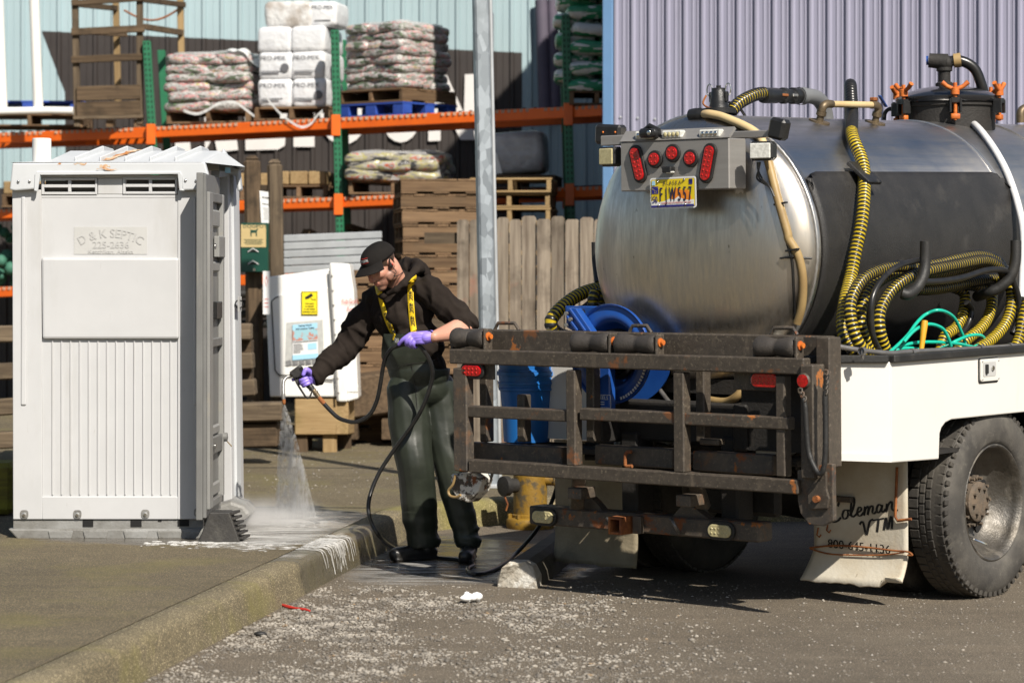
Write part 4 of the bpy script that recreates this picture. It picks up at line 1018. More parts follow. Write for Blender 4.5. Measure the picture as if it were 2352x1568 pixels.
MB().beam(P(770, 915, 20.9) - TO, P(930, 893, 21.3) - TO, .3, .34, ch=.02).build('baulk', 'dark_wood_X', t)
for x in (800, 900): MB().box(P(x, 985, 20.95) - TO + Vector((0, .1, .0)), (.16, .3, .16)).build('bearer', 'dark_wood_Y', t)
# heap at the left of the rack: net and pipes
t = thing('net_heap', 'heap of green netting on the lower shelf behind the toilet', 'net', on_rack(-10, 660, .4)); mb = MB(); r_ = random.Random(8)
for k in range(46):
    p = Vector((r_.uniform(-.5, .35), r_.uniform(-.25, .2), r_.uniform(.05, .62))); mb.ell(p, (r_.uniform(.04, .1),) * 3, nu=7, nv=5)
mb.build('netting', 'crate_green', t)
t = thing('hose_pile', 'dark coiled pipes in the shade under the lower orange beam', 'pipe', on_rack(470, 640, .35))
for k in range(4): MB().tube([(-1.3, .1 * k, -.18 - .10 * k), (.55, .1 * k - .05, -.16 - .10 * k)], .045, 10).build('pipe_length', 'black_rubber', t)
t = thing('scrap_heap', 'shaded heap of dusty scrap on the bottom shelf above the siding boards', 'scrap heap', on_rack(745, 622, .4)); r_ = random.Random(9)
for k in range(9): MB().box((r_.uniform(-.35, .45), r_.uniform(-.1, .2), .22 + r_.uniform(-.2, .2)), (r_.uniform(.15, .4), .2, r_.uniform(.04, .1)), Euler((0, r_.uniform(-.5, .5), r_.uniform(-.5, .5))).to_matrix()).build('scrap_piece', r_.choice(['undercarriage', 'dark_wood_X', 'rail_steel']), t)

# yellow hydrant by the kerb
hp = G(1218, 1212, 0.0); hy = thing('hydrant', 'chipped yellow hydrant body with a bolted flange behind the liftgate', 'hydrant', hp)
MB().lathe([(0, 0), (.145, 0), (.15, .02), (.15, .055), (.14, .065), (.115, .068), (.115, .085), (.105, .09), (.105, .40), (.12, .41), (.12, .44), (.10, .47), (.06, .52), (.03, .535), (0, .54)], (0, 0, 0), Z1, 28).build('barrel', 'yellow_paint', hy)
m_ = MB().cyl((0, 0, 0), (0, 0, .026), .014, n=6).mesh('flange_bolt', 'yellow_paint')
for k in range(8): inst(m_, 'flange_bolt', hy, (.13 * math.cos(k * .785 + .2), .13 * math.sin(k * .785 + .2), .065))
mb = MB(); mb.lathe([(.045, 0), (.045, .06), (.062, .062), (.062, .10), (.04, .105), (0, .105)], (-.09, -.07, .27), (-.8, -.6, 0), 16); mb.build('outlet', 'undercarriage', hy)
mb = MB(); mb.lathe([(.035, 0), (.035, .06), (.045, .062), (.045, .09), (0, .09)], (.09, -.02, .30), (1, -.2, 0), 14); mb.build('outlet', 'yellow_paint', hy)
MB().tube([(-.16, -.12, .24), (-.155, -.14, .20), (-.14, -.13, .16), (-.15, -.12, .12)], .006, 6).build('chain', 'rust', hy)
# concrete wheel stop with a broken end
ws = G(1188, 1349, 0.0); we = Vector((.34, 14.75, 0)); dv = (we - ws); n = 14; mb = MB()
sec = [(-.105, 0), (-.10, .05), (-.075, .105), (-.04, .13), (.04, .13), (.075, .105), (.10, .05), (.105, 0)]; pr = Vector((dv.y, -dv.x, 0)).normalized(); V = []
for k in range(n + 1):
    for i, (a, z) in enumerate(sec):
        p = dv * (k / n) + pr * a + Vector((0, 0, z)); q = mnoise.noise(p * 14) * (.03 if k < 2 else .008); c_ = (1 - .45 * (.5 + mnoise.noise(Vector((i * 1.7, 4, 2))))) if k == 0 else 1
        p = p + dv.normalized() * (q * 1.5 if k < 2 else 0); V.append(Vector((p.x, p.y, p.z * (1 + q * 2 if z > .03 else 1)) ))
F = [(k * 8 + i, k * 8 + i + 1, k * 8 + 9 + i, k * 8 + 8 + i) for k in range(n) for i in range(7)] + [tuple(range(7, -1, -1)), tuple(n * 8 + i for i in range(8))]
surf('broken_concrete', (.50, .47, .40), (.34, .30, .24), 11, rough=.9, bump=.8, bscale=50, bdist=.012, rnd=False, dirt=(((.62, .6, .54), 9, .55, .62), ((.10, .085, .065), 14, .60, .68), ((.30, .15, .07), 9, .68, .74)))
surf('dark_concrete', (.085, .075, .055), (.06, .053, .04), 9, rough=.85, bump=.7, bscale=60)
mb.add([v + ws for v in V], F, 0, False); mb.m[7 * n] = 1
for i in range(7): mb.m[i] = 1
ob = mb.build("wheel_stop", ["dark_concrete", "broken_concrete"]); tag(ob, "broken concrete wheel stop with a crumbled pale end on the wet asphalt", "wheel stop")
# ------------------------------------------------------------------ the tank truck (local axes: x = to its own right side, y = forward, z = up; origin on the ground under the rear right corner)
TH = rad(40.0); TP = rad(0.8)
C0 = Vector((1.75, 11.77, 0.0))
truck = thing('tank_truck', 'septic pump truck with a steel tank, white side lockers and a folded rusty liftgate', 'truck', C0, (TP, 0, -TH))
TM = Matrix.Translation(C0) @ Euler((TP, 0, -TH)).to_matrix().to_4x4(); TI = TM.inverted()
CAMT = TI @ Vector((0, 0, EYE)); TI3 = TI.to_3x3()
def ray(x, y): return (TI3 @ Vector(((x - 1176) / FPX, 1, -(y - 620) / FPX)))
def TX(x, y, t):           # pixel -> point on the plane x = t (side planes)
    d = ray(x, y); return CAMT + d * ((t - CAMT.x) / d.x)
def TY(x, y, s):           # pixel -> point on the plane y = s (rear planes)
    d = ray(x, y); return CAMT + d * ((s - CAMT.y) / d.y)
def TZ(x, y, z):
    d = ray(x, y); return CAMT + d * ((z - CAMT.z) / d.z)
# tank axis (slopes a little towards the rear)
TR = .66; TC = Vector((-1.14, .125, 1.70)); TA = Vector((0, 1, .014)).normalized()
TU, TV = Vector((1, 0, 0)), Vector((0, -.014, 1)).normalized()
def tank_pt(s, ang, off=0.0):   # ang from the right side (0) up to the crown (90)
    return TC + TA * s + (TU * math.cos(rad(ang)) + TV * math.sin(rad(ang))) * (TR + off)
def on_dome(x, y, off=0.0):
    d = ray(x, y).normalized(); o = CAMT - TC; t = 8.0
    while t < 16:
        p = o + d * t; h = p.dot(TA); r = (p - TA * h).length; R_ = TR + off
        if r < R_ and h > -(.205 + off) * math.sqrt(max(0, 1 - (r / R_) ** 2)): break
        t += .004
    return CAMT + d * t
def on_tank(x, y, off=0.0):
    d = ray(x, y); o = CAMT - TC; dp = d - TA * d.dot(TA); op = o - TA * o.dot(TA); r = TR + off
    a, b, c = dp.dot(dp), 2 * dp.dot(op), op.dot(op) - r * r; D = max(0.0, b * b - 4 * a * c)
    return CAMT + d * ((-b - math.sqrt(D)) / (2 * a))

# tank skin: brushed stainless
def steel_mat(name, col, rough, st, aniso=.0):
    m = bpy.data.materials.new(name); m.use_nodes = True; nt = m.node_tree; b = nt.nodes['Principled BSDF']; vec = coords(nt, False)
    f = nnoise(nt, nmap(nt, vec, st), 22, 6, .7); f2 = nnoise(nt, vec, 2.5, 4)
    c = nmix(nt, ramp(nt, f, .35, .65), col, tuple(.74 * x for x in col)); c = nmix(nt, ramp(nt, f2, .5, .8), c, tuple(x * k for x, k in zip(col, (.86, .80, .70))))
    c = nmix(nt, ramp(nt, nnoise(nt, nmap(nt, vec, (1, 1, .5)), 26, 2), .74, .80), c, (.10, .075, .045))
    nt.links.new(c, b.inputs['Base Color']); b.inputs['Metallic'].default_value = 1.0
    nt.links.new(nmath(nt, 'ADD', fmix(nt, ramp(nt, f2, .35, .7), rough - .03, rough + .07), nmath(nt, 'MULTIPLY', nmath(nt, 'SUBTRACT', f, .5), .35)), b.inputs['Roughness']); b.inputs['Anisotropic'].default_value = aniso
    bn = nt.nodes.new('ShaderNodeBump'); bn.inputs['Strength'].default_value = .08; bn.inputs['Distance'].default_value = .004
    nt.links.new(nmath(nt, 'ADD', f, nmath(nt, 'MULTIPLY', nnoise(nt, vec, 5, 3), 1.5)), bn.inputs['Height']); nt.links.new(bn.outputs[0], b.inputs['Normal']); MATS[name] = m
steel_mat('tank_steel', (.72, .70, .675), .38, (1, .05, 1), .4); steel_mat('dome_steel', (.68, .635, .57), .34, (2.0, 2.0, .22))
mb = MB(); prof = [(TR, 0), (TR + .012, .0), (TR + .014, .012), (TR + .003, .03)] + [(TR, .06), (TR, 1.88), (TR + .004, 1.89), (TR + .004, 1.905), (TR, 1.915), (TR, 6.2), (TR * .9, 6.4), (0, 6.5)]
mb.lathe(prof, TC, TA, 96); tank = mb.build('tank', 'tank_steel', truck)
dprof = []
for k in range(17):
    a = math.pi / 2 * k / 16; dprof.append((TR * math.sin(a) ** .92, -.205 * math.cos(a) ** 1.05))
MB().lathe(dprof, TC, TA, 96).build('tank_end', 'dome_steel', tank)
mb = MB(); q = []
for k in range(220):
    a = 2 * math.pi * k / 220; q.append(TC + (TU * math.cos(a) + TV * math.sin(a)) * (TR + .003 + .0015 * mnoise.noise(Vector((k * .9, 0, 0)))))
mb.tube(q, [.008 + .0022 * (k % 2) for k in range(220)], 8, closed=True); mb.build('weld_bead', 'alu', tank)
for s in (1.9, 2.62):
    MB().lathe([(TR + .001, s - .03), (TR + .008, s - .028), (TR + .008, s - .006), (TR + .001, s - .004)], TC, TA, 96).build('band', 'tank_steel', tank)
# black guard sheet round the right flank of the tank
surf('guard_black', (.020, .019, .018), (.030, .028, .026), 6, rough=.42, spec=.45, bump=.55, bscale=150, bdist=.006, dirt=(((.07, .065, .058), 5, .56, .9, .6),))
mb = MB(); S0, S1, A0, A1 = .035, 1.94, 33, -62
def gfn(i, j):
    s = S0 + (S1 - S0) * i; a = A0 + (A1 - A0) * j; r_ = .10
    edge = 0.0
    ds = min(s - S0, S1 - s)
    if ds < r_ and j == 0: edge = (r_ - math.sqrt(max(0, r_ * r_ - (r_ - ds) ** 2)))
    return tank_pt(s, a - math.degrees(edge / TR), .016)
mb.grid(gfn, 36, 30); ob = mb.build('guard_sheet', 'guard_black', tank)
md = ob.modifiers.new('thick', 'SOLIDIFY'); md.thickness = .012; md.offset = 1

# ---- chassis, bed and lockers
for t in (-1.57, -.71): MB().box((t, 2.9, .86), (.08, 6.2, .22), ch=.01).build('frame_rail', 'undercarriage', truck)
mb = MB().box((-1.14, 3.1, 1.095), (2.18, 6.0, .05)); mb.build('deck', 'undercarriage', truck)
mb = MB()
for s in (.12, .62, 1.4, 2.2, 3.0): mb.box((-1.14, s, 1.03), (2.1, .08, .07))
mb.build('cross_member', 'undercarriage', truck)['kind'] = 'stuff'
for s in (.55, 2.9): MB().box((-1.14, s, 1.055), (1.1, .16, .11)).build('tank_saddle', 'undercarriage', truck)
BZ, TZt = .715, 1.178
pA = TX(2157, 1052, 0); arch = [TX(x, y, 0) for x, y in ((2157, 1054), (2159, 995), (2163, 982), (2172, 970), (2186, 963), (2352, 946))]
def side_poly():
    q = [(0, BZ)] + [(p.y, p.z) for p in arch]; ah = arch[-1]
    q += [(ah.y + .35, ah.z + .0), (ah.y + .42, ah.z - .03), (ah.y + .45, BZ + .01), (4.6, BZ + .01), (4.6, TZt), (0, TZt)]
    return q
pol = side_poly()
side = MB().prism(pol, (-.022, 0, 0), Y1, Z1, X1, .022).build('side_locker', 'truck_white', truck, bev=.006)
cz = .27
MB().prism([(0, BZ), (cz * 1.41, BZ + .035), (cz * 1.41, TZt + .004), (0, TZt)], (-.001, -.003, 0), Vector((-.707, -.707, 0)), Z1, Vector((-.707, .707, 0)), .02).build('chamfer_panel', 'truck_white', side, bev=.004)
MB().box((-cz - .22, -.17, .955), (.44, .02, .40)).build('rear_panel', 'undercarriage', side)
MB().prism([(0, .0), (cz * 1.38, .018), (cz * 1.38, .05), (0, .035)], (.003, -.006, BZ + .003), Vector((-.707, -.707, 0)), Z1, Vector((.707, -.707, 0)), .004).build('lower_lip', 'truck_white', side)
# underside + inner wall so the locker is a box
MB().box((-.33, 2.5, .73), (.6, 4.2, .02)).build('locker_floor', 'undercarriage', side)
MB().box((-.62, 2.5, .95), (.02, 4.2, .44)).build('locker_wall', 'undercarriage', side)
mb = MB(); mb.beam((-.012, -.004, TZt + .014), (-.012, 4.6, TZt + .014), .075, .036, ch=.006); mb.beam((-.012, -.006, TZt + .014), (-cz - .02, -.006 - cz, TZt + .018), .07, .036, ch=.006); mb.build('bed_edge', 'black_rubber', truck)
MB().box((-2.27, 2.4, .95), (.02, 4.6, .46), ch=.004).build('side_locker', 'truck_white', truck)
MB().box((-2.0, .02, .95), (.5, .02, .42)).build('locker_end', 'truck_white', truck)
# locker latch
pc_ = TX(2269, 849, 0.0); lt = MB().prism(rrect(.178, .108, .012), (.003, pc_.y, pc_.z), Y1, Z1, X1, .012).build('latch_plate', 'truck_white', side, bev=.003)
MB().prism(rrect(.192, .122, .014), (-.004, pc_.y, pc_.z - .002), Y1, Z1, X1, .008).build('gasket', 'black_rubber', lt)
MB().prism(rrect(.125, .070, .010), (.0155, pc_.y - .012, pc_.z + .005), Y1, Z1, X1, .0015).build('recess', 'decal_grey', lt)
MB().prism(rrect(.020, .046, .006), (.016, pc_.y - .046, pc_.z + .006), Y1, Z1, X1, .010).build('pull', 'black_rubber', lt)
MB().cyl((.016, pc_.y + .014, pc_.z + .008), (.024, pc_.y + .014, pc_.z + .008), .012).build('lock', 'chrome', lt)
mb = MB()
for a in (-.078, .078):
    for b in (-.043, .043): mb.ell((.0155, pc_.y + a, pc_.z + b), (.004, .005, .005), nu=8, nv=4)
mb.build('rivet', 'alu', lt)
# tubular rail over the locker edge
mb = MB(); rp = [TX(1922, 795, -.15), TX(1990, 806, -.08), TX(2052, 811, -.035), TX(2100, 807, -.035), TX(2352, 793, -.035), Vector((-.035, 3.2, 1.225))]
mb.tube(smooth_path(rp, 4), .0125, 10); mb.build('tube_rail', 'rail_steel', truck)
mb = MB()
for x, y in ((1981, 806), (2095, 809), (2252, 800), (2320, 796)):
    p = TX(x, y, -.035); mb.box((p.x, p.y, p.z - .012), (.012, .016, .05), ch=.003); mb.lathe([(.016, -.012), (.019, -.012), (.019, .012), (.016, .012)], p, Y1, 12)
mb.build('rail_bracket', 'rail_steel', truck)

# ---- wheels
def wheel(tc, s, face, label=None, detail=True, cut=0):
    """face = +1: dish faces the truck's right side; tc = x of the outer tyre face"""
    w_ = .245; R_ = .468; sgn = face; ax = Vector((sgn, 0, 0)); o = Vector((tc, s, R_ - .006 - 0.0139 * s))
    wl_ = MB(); pr = [(.285, -.03), (.292, -.012), (.31, -.004), (.36, .004), (.41, -.002), (.440, -.018), (.458, -.035), (R_ - .002, -.055), (R_, -.08), (R_, -w_ + .08), (R_ - .002, -w_ + .055), (.44, -w_ + .018), (.36, -w_ + .0), (.285, -w_ + .03)]
    wl_.lathe(pr, o, ax, 72, mfun=lambda i: 1 if i < 6 else 0)
    tyre = wl_.build('tyre', ['tyre', 'tyre_side'], truck)
    tb = MB(); n = 60
    for k in range(n):
        a = 2 * math.pi * k / n
        for (h0, h1, da) in ((-.035, -.085, 0), (-.092, -.120, .5), (-.127, -.155, 0), (-.162, -.215, .5)):
            aa = a + da * 2 * math.pi / n; u, v, w2 = basis(ax); rd = u * math.cos(aa) + v * math.sin(aa); tg = ax.cross(rd)
            Rm = Matrix((rd, tg, ax)).transposed(); cut_ = -.006 if h0 == -.035 else 0
            tb.box(o + rd * (R_ - .003 + cut_) + ax * ((h0 + h1) / 2), (.016, .042, abs(h1 - h0)), Rm, ch=.003)
    # shoulder lugs
    if detail:
        for k in range(n):
            a = 2 * math.pi * (k + .25) / n; u, v, w2 = basis(ax); rd = u * math.cos(a) + v * math.sin(a); tg = ax.cross(rd); Rm = Matrix((rd, tg, ax)).transposed()
            tb.box(o + rd * (R_ - .022) + ax * -.022, (.03, .026, .014), Rm, ch=.003)
    tb.build('tread', 'tyre', tyre)['kind'] = 'stuff'
    rm = MB(); rim = [(.288, -.030), (.288, -.016), (.281, -.012), (.272, -.018), (.262, -.05), (.255, -.085), (.225, -.115), (.212, -.150), (.18, -.168), (.15, -.175), (.125, -.172), (.11, -.150), (.11, -.145), (0, -.145)]
    rm.lathe(rim, o, ax, 64)
    rim_o = rm.build('rim', 'rim_steel', truck)
    MB().lathe([(.297, -.02), (.297, -w_ + .02)], o, ax, 40).build('rim_barrel', 'undercarriage', rim_o)
    if detail:
        u, v, w2 = basis(ax); hm = MB()
        for k in range(5):
            a = 2 * math.pi * k / 5 + .35; rd = u * math.cos(a) + v * math.sin(a); tg = ax.cross(rd)
            c = o + rd * .172 + ax * -.166; hm.prism([(.034 * math.cos(j * math.pi / 9), .028 * math.sin(j * math.pi / 9)) for j in range(18)], c, tg, rd, ax, .006)
        hm.build('hand_hole', 'hole', rim_o)
        MB().lathe([(.098, -.15), (.098, -.10), (.085, -.092), (.05, -.09), (0, -.088)], o, ax, 32).build('hub', 'hub', rim_o)
        nm = MB().lathe([(.015, 0), (.015, .026), (.008, .028), (.008, .05), (0, .05)], (0, 0, 0), (1, 0, 0), 6).mesh('wheel_nut', 'hub')
        for k in range(10):
            a = 2 * math.pi * k / 10; rd = u * math.cos(a) + v * math.sin(a); inst(nm, 'wheel_nut', rim_o, o + rd * .118 + ax * -.150 * 1, (0, 0, 0 if sgn > 0 else math.pi))
        nm2 = MB().lathe([(.009, 0), (.009, .02), (0, .02)], (0, 0, 0), (1, 0, 0), 6).mesh('hub_bolt', 'hub')
        for k in range(8):
            a = 2 * math.pi * k / 8 + .2; rd = u * math.cos(a) + v * math.sin(a); inst(nm2, 'hub_bolt', rim_o, o + rd * .068 + ax * -.096)
        MB().tube([o + Vector((-.14, -.10, -.15)), o + Vector((-.09, -.115, -.165)), o + Vector((-.03, -.10, -.185)), o + Vector((-.015, -.07, -.20))], .006, 6).build('valve_stem', 'chrome', rim_o)
pw = TX(2287, 1155, -.02); WS = pw.y
wheel(-.015, WS, 1); wheel(-.015 - .33, WS, 1, detail=False); wheel(-2.26, WS, -1, detail=False); wheel(-2.26 + .33, WS, -1, detail=False)
mb = MB().cyl((-2.0, WS, .47), (-.3, WS, .47), .07); mb.lathe([(.09, -.2), (.16, -.12), (.17, 0), (.16, .12), (.09, .2)], (-1.14, WS, .47), X1, 20); mb.build('axle', 'undercarriage', truck)
mb = MB()
for t in (-1.57, -.71):
    for k in range(5): mb.box((t, WS, .60 + k * .022), (.075, 1.2 - .2 * k, .018))
mb.build('leaf_spring', 'undercarriage', truck)['kind'] = 'stuff'
MB().box((-.95, 4.2, .75), (.9, 1.2, .5), ch=.03).build('gearbox', 'undercarriage', truck)
MB().box((-1.14, 6.9, 1.35), (2.2, 1.4, 1.5), ch=.08).build('cab', 'truck_white', truck)

# ---- mud flaps
fs = WS - .60
def flap(x0, x1, zt, zb, curl, name, mat, s):
    mb = MB()
    def fn(i, j):
        t = x0 + (x1 - x0) * i; z = zt + (zb - zt) * j; y = s
        if j > .76: k = (j - .76) / .24; y = s - curl * k ** 1.5; t += (-.035 * (1 - i)) * k if curl > .05 else 0
        ragged = .014 * mnoise.noise(Vector((i * 9, 3, 0))) if j == 1 else 0
        if j == 1 and i > .80 and curl > .05: ragged += .05
        return Vector((t, y + (.006 * math.sin(i * 4 + j * 3) if curl < .05 else .0), z + ragged))
    mb.grid(fn, 20, 24); ob = mb.build(name, mat, truck); md = ob.modifiers.new('thick', 'SOLIDIFY'); md.thickness = .009; return ob
a = TY(1880, 1200, fs); b = TY(2086, 1200, fs)
fl = flap(TY(1872, 1230, fs).x, b.x, .73, TY(1960, 1343, fs - .07).z, .075, 'mud_flap', 'flap_white', fs)
fu = X1
def fp(x, y): q = TY(x, y, fs - .0105); return q
# hand-drawn script lettering as flat strokes
def stroke(mb, pts, w_, slant=.35):
    q = smooth_path(pts, 6)
    for k in range(len(q) - 1):
        d = q[k + 1] - q[k]
        if d.length < 1e-6: continue
        nrm = Vector((-d.z, 0, d.x)).normalized(); ww = w_ * (.55 + .75 * abs(d.normalized().z))
        mb.add([q[k] + nrm * ww, q[k] - nrm * ww, q[k + 1] - nrm * ww, q[k + 1] + nrm * ww], [(0, 1, 2, 3)])
R8 = lambda x, y: fp((2900 + x / 1.493) / 1.5944, (1200 + y / 1.493) / 1.5944)
SC = [[(250, 975), (258, 952), (238, 950), (215, 985), (208, 1030), (222, 1060), (250, 1055), (268, 1035)],
      [(303, 995), (285, 998), (276, 1025), (285, 1043), (303, 1035), (308, 1010), (303, 995), (318, 1000)],
      [(318, 1028), (335, 985), (342, 945), (334, 925), (326, 950), (322, 1005), (330, 1032), (345, 1025), (358, 1010)],
      [(352, 1012), (375, 1000), (380, 985), (368, 980), (358, 1000), (362, 1025), (378, 1025), (392, 1008)],
      [(400, 975), (394, 1025), (402, 990), (415, 975), (420, 982), (414, 1022), (424, 985), (438, 972), (444, 980), (440, 1008), (450, 1015), (460, 1003)],
      [(490, 972), (475, 965), (464, 985), (466, 1008), (480, 1005), (490, 985), (494, 966), (490, 998), (500, 1006), (512, 990)],
      [(520, 960), (516, 1005), (524, 972), (540, 950), (548, 955), (546, 985), (556, 998), (580, 995)],
      [(370, 1075), (380, 1060), (390, 1065), (408, 1130), (425, 1060), (445, 1045)],
      [(440, 1052), (505, 1040)], [(474, 1048), (466, 1115)],
      [(503, 1105), (512, 1050), (516, 1040), (524, 1100), (538, 1040), (545, 1032), (548, 1060), (546, 1098)]]
mb = MB()
for s_ in SC: stroke(mb, [R8(*p) for p in s_], .0052)
p0 = R8(372, 1216) + Vector((0, -.008, 0)); mb.text('800-645-1136', p0 + Vector((0, -.004, .0)), (R8(490, 1228) - R8(250, 1202)).normalized(), Z1, .060, sx=1.05)
mb.text('800-645-1136', p0 + Vector((.002, -.004, .0)), (R8(490, 1228) - R8(250, 1202)).normalized(), Z1, .060, sx=1.05)
mb.build('lettering', 'lead_text', fl)
R8_ = R8; R8 = lambda x, y: R8_(x, y) + Vector((0, -.012, 0))
mb = MB(); mb.tube(smooth_path([R8(105, 1200), R8(250, 1187), R8(420, 1198), R8(560, 1215), R8(640, 1222), R8(665, 1240), R8(640, 1240)], 5), .005, 6)
mb.tube(smooth_path([R8(108, 1205), R8(230, 1235), R8(480, 1240), R8(620, 1225)], 5), .004, 6); mb.build('wire', 'rust', fl)
mb = MB(); mb.tube([R8(582, 760), R8(572, 1030), R8(585, 1052), R8(660, 1043)], .007, 8); mb.build('bent_rod', 'rust', fl)
MB().box(R8(285, 935), (.11, .03, .028), ch=.003).build('flap_bracket', 'gate_steel_worn', fl)
for x, y in ((205, 1105), (152, 1130)): MB().tube([R8(x, y - 40), R8(x - 8, y), R8(x + 6, y + 12), R8(x + 14, y - 2)], .004, 6).build('wire_hook', 'rust', fl)
fl2 = flap(TY(1277, 1250, fs).x, TY(1466, 1250, fs).x, .70, TY(1370, 1296, fs).z, .02, 'mud_flap', 'flap_tan', fs)
# ---- liftgate: posts, folded platform frame, rollers
GS = -.43                                            # plane of the folded frame's rear face
g = lambda x, y, s=GS: TY(x, y, s)
lift = thing('liftgate', '', None); lift.parent = truck
for k_ in ('label', 'category'):
    if k_ in lift: del lift[k_]
def bar(x0, y0, x1, y1, name, wd=.06, s=GS, mat='gate_steel', par=None, dp=.06, ch=.006):
    """bar between two image points on plane s; wd = height across the bar"""
    a, b = g(x0, y0, s), g(x1, y1, s); mb = MB(); d = (b - a)
    up = Z1 if abs(d.z) < abs(d.x) else X1
    if up is Z1: z = (a.z + b.z) / 2; a.z = b.z = z
    else: x_ = (a.x + b.x) / 2; a.x = b.x = x_
    a.y = b.y = s + dp / 2; mb.beam(a, b, dp, wd, up=up, ch=ch) if False else None
    d = b - a; u = d.normalized(); R = Matrix((u, Y1, u.cross(Y1))).transposed(); mb.box((a + b) / 2, (d.length, dp, wd), R, ch=ch)
    return mb.build(name, mat, par or lift)
# folded frame
L0, R0 = 1031, 1843
xs = {'l0': g(1052, 950).x, 'r0': g(1838, 960).x}
bar(1031, 819, 1846, 841, 'top_bar', .074)
bar(1075, 1077, 1832, 1110, 'bottom_bar', .066)
bar(1060, 944, 1300, 955, 'middle_bar', .058, GS + .012); bar(1330, 955, 1810, 968, 'middle_bar', .058, GS + .012)
bar(1054, 845, 1058, 1082, 'upright', .092, GS + .002, 'gate_steel_worn'); bar(1308, 850, 1312, 1070, 'upright', .058, GS + .004); bar(1556, 855, 1560, 1085, 'upright', .062, GS + .004); bar(1790, 862, 1793, 1095, 'upright', .05, GS + .02)
# second layer of the folded frame, deeper
for (x0, y0, x1, y1, wd) in ((1075, 1040, 1290, 1046, .095), (1365, 1043, 1545, 1054, .095), (1590, 1060, 1775, 1066, .095)):
    bar(x0, y0, x1, y1, 'inner_plate', wd, GS + .11, 'gate_steel_worn' if x0 != 1365 else 'gate_steel')
for x in (1107, 1193, 1352, 1605): bar(x, 842 if x != 1193 else 906, x + 4, 1015, 'inner_upright', .05, GS + .13)
for (x0, y0, x1, y1) in ((1605, 1000, 1650, 1030),): bar(x0, y0, x1, y1, 'inner_brace', .03, GS + .1)
# deck beam behind the rollers
a, b = g(1042, 778, GS + .16), g(1900, 792, GS + .16); mb = MB(); z = (a.z + b.z) / 2
mb.box(((a.x + b.x) / 2, GS + .20, 1.243), (b.x - a.x, .07, .118), ch=.006); mb.build('deck_beam', 'gate_steel', lift)
# right and left column
def column(x0, x1, yt, yb, s, name, mat='gate_steel'):
    a, b = g(x0, (yt + yb) / 2, s), g(x1, (yt + yb) / 2, s); zt, zb = g(x1, yt, s).z, g(x1, yb, s).z
    return MB().box(((a.x + b.x) / 2, s + .05, (zt + zb) / 2), (b.x - a.x, .10, zt - zb), ch=.006).build(name, mat, lift)
column(1838, 1868, 838, 1100, GS - .012, 'column'); column(1874, 1906, 775, 1075, GS + .10, 'outer_column')
pl = [(1831, 1080), (1900, 1064), (1912, 1066), (1914, 1195), (1890, 1208), (1858, 1204), (1838, 1178), (1832, 1150)]
q = [g(x, y, GS + .03) for x, y in pl]; MB().prism([(p.x, p.z) for p in q], (0, GS + .03, 0), X1, Z1, Y1, .03).build('pivot_plate', 'gate_steel_worn', lift, bev=.004)
c = g(1883, 1142, GS + .03); MB().prism([(.0 + a, b) for a, b in ((-.05, -.055), (-.055, .02), (-.03, .06), (.01, .075), (.03, .12), (.045, .12), (.045, .04), (.06, 0), (.05, -.045))], (c.x, GS + .012, c.z), X1, Z1, Y1, .016).build('pivot_ear', 'gate_steel', lift, bev=.003)
MB().cyl((c.x, GS + .012, c.z - .005), (c.x, GS - .008, c.z - .005), .016, n=10).build('pivot_pin', 'rust', lift)
# left end: crusted lug
q = [g(x, y, GS + .05) for x, y in ((1036, 1088), (1090, 1085), (1108, 1100), (1098, 1130), (1074, 1154), (1050, 1146), (1034, 1120))]
surf('crusted', (.10, .085, .065), (.06, .05, .04), 14, rough=.8, bump=.8, bscale=60, dirt=(((.62, .6, .55), 16, .47, .51), (RUST, 13, .58, .64)))
lug = MB().prism([(p.x, p.z) for p in q], (0, GS + .05, 0), X1, Z1, Y1, .09).build('crusted_lug', 'crusted', lift, bev=.008)
MB().tube(smooth_path([g(x, y, GS + .02) for x, y in ((1046, 1090), (1040, 1112), (1030, 1126), (1034, 1138), (1048, 1141), (1058, 1136))], 5), .007, 8).build('hook', 'hose_tan', lug)
# hydraulic hose at the lug
MB().tube(smooth_path([g(x, y, GS + .12) for x, y in ((1092, 1145), (1112, 1122), (1128, 1096), (1132, 1075))], 5), .008, 8).build('hydraulic_line', 'hose_black', lift)
# rollers
def roller(x0, x1, yc, k):
    a, b = g(x0, yc, GS + .07), g(x1, yc + (x1 - x0) * .02, GS + .07); z = (a.z + b.z) / 2; L = b.x - a.x; o = Vector((a.x, GS + .07, z))
    pr = [(0, 0), (.048, 0), (.053, .012), (.053, .03), (.047, L * .28), (.040, L * .46), (.036, L * .5), (.041, L * .55), (.047, L * .74), (.052, L - .03), (.052, L - .01), (.046, L), (0, L)]
    ro = MB().lathe(pr, o, X1, 24).build('roller', 'roller_rubber', lift)
    MB().box((b.x + .014, GS + .06, z - .012), (.016, .06, .125), ch=.004).build('roller_bracket', 'gate_steel', ro)
    MB().lathe([(.022, 0), (.022, .006), (.013, .007), (.013, .022), (0, .022)], (b.x + .022, GS + .055, z + .012), X1, 8).build('roller_bolt', 'orange_bolt', ro)
    MB().box((a.x - .008, GS + .07, z - .02), (.014, .05, .09), ch=.003).build('roller_bracket', 'gate_steel', ro)
for k, (x0, x1, yc) in enumerate(((1046, 1118, 776), (1322, 1405, 787), (1422, 1512, 790), (1742, 1832, 797))): roller(x0, x1, yc, k)
for x0, x1, y in ((1136, 1192, 742), (1445, 1496, 748), (1770, 1832, 753)):
    q = [g(x0, y + 16, GS + .2), g(x0 + 8, y, GS + .2), g(x1 - 10, y, GS + .2), g(x1, y + 16, GS + .2)]; MB().tube(q, .009, 8).build('grab_loop', 'gate_steel_worn', lift)
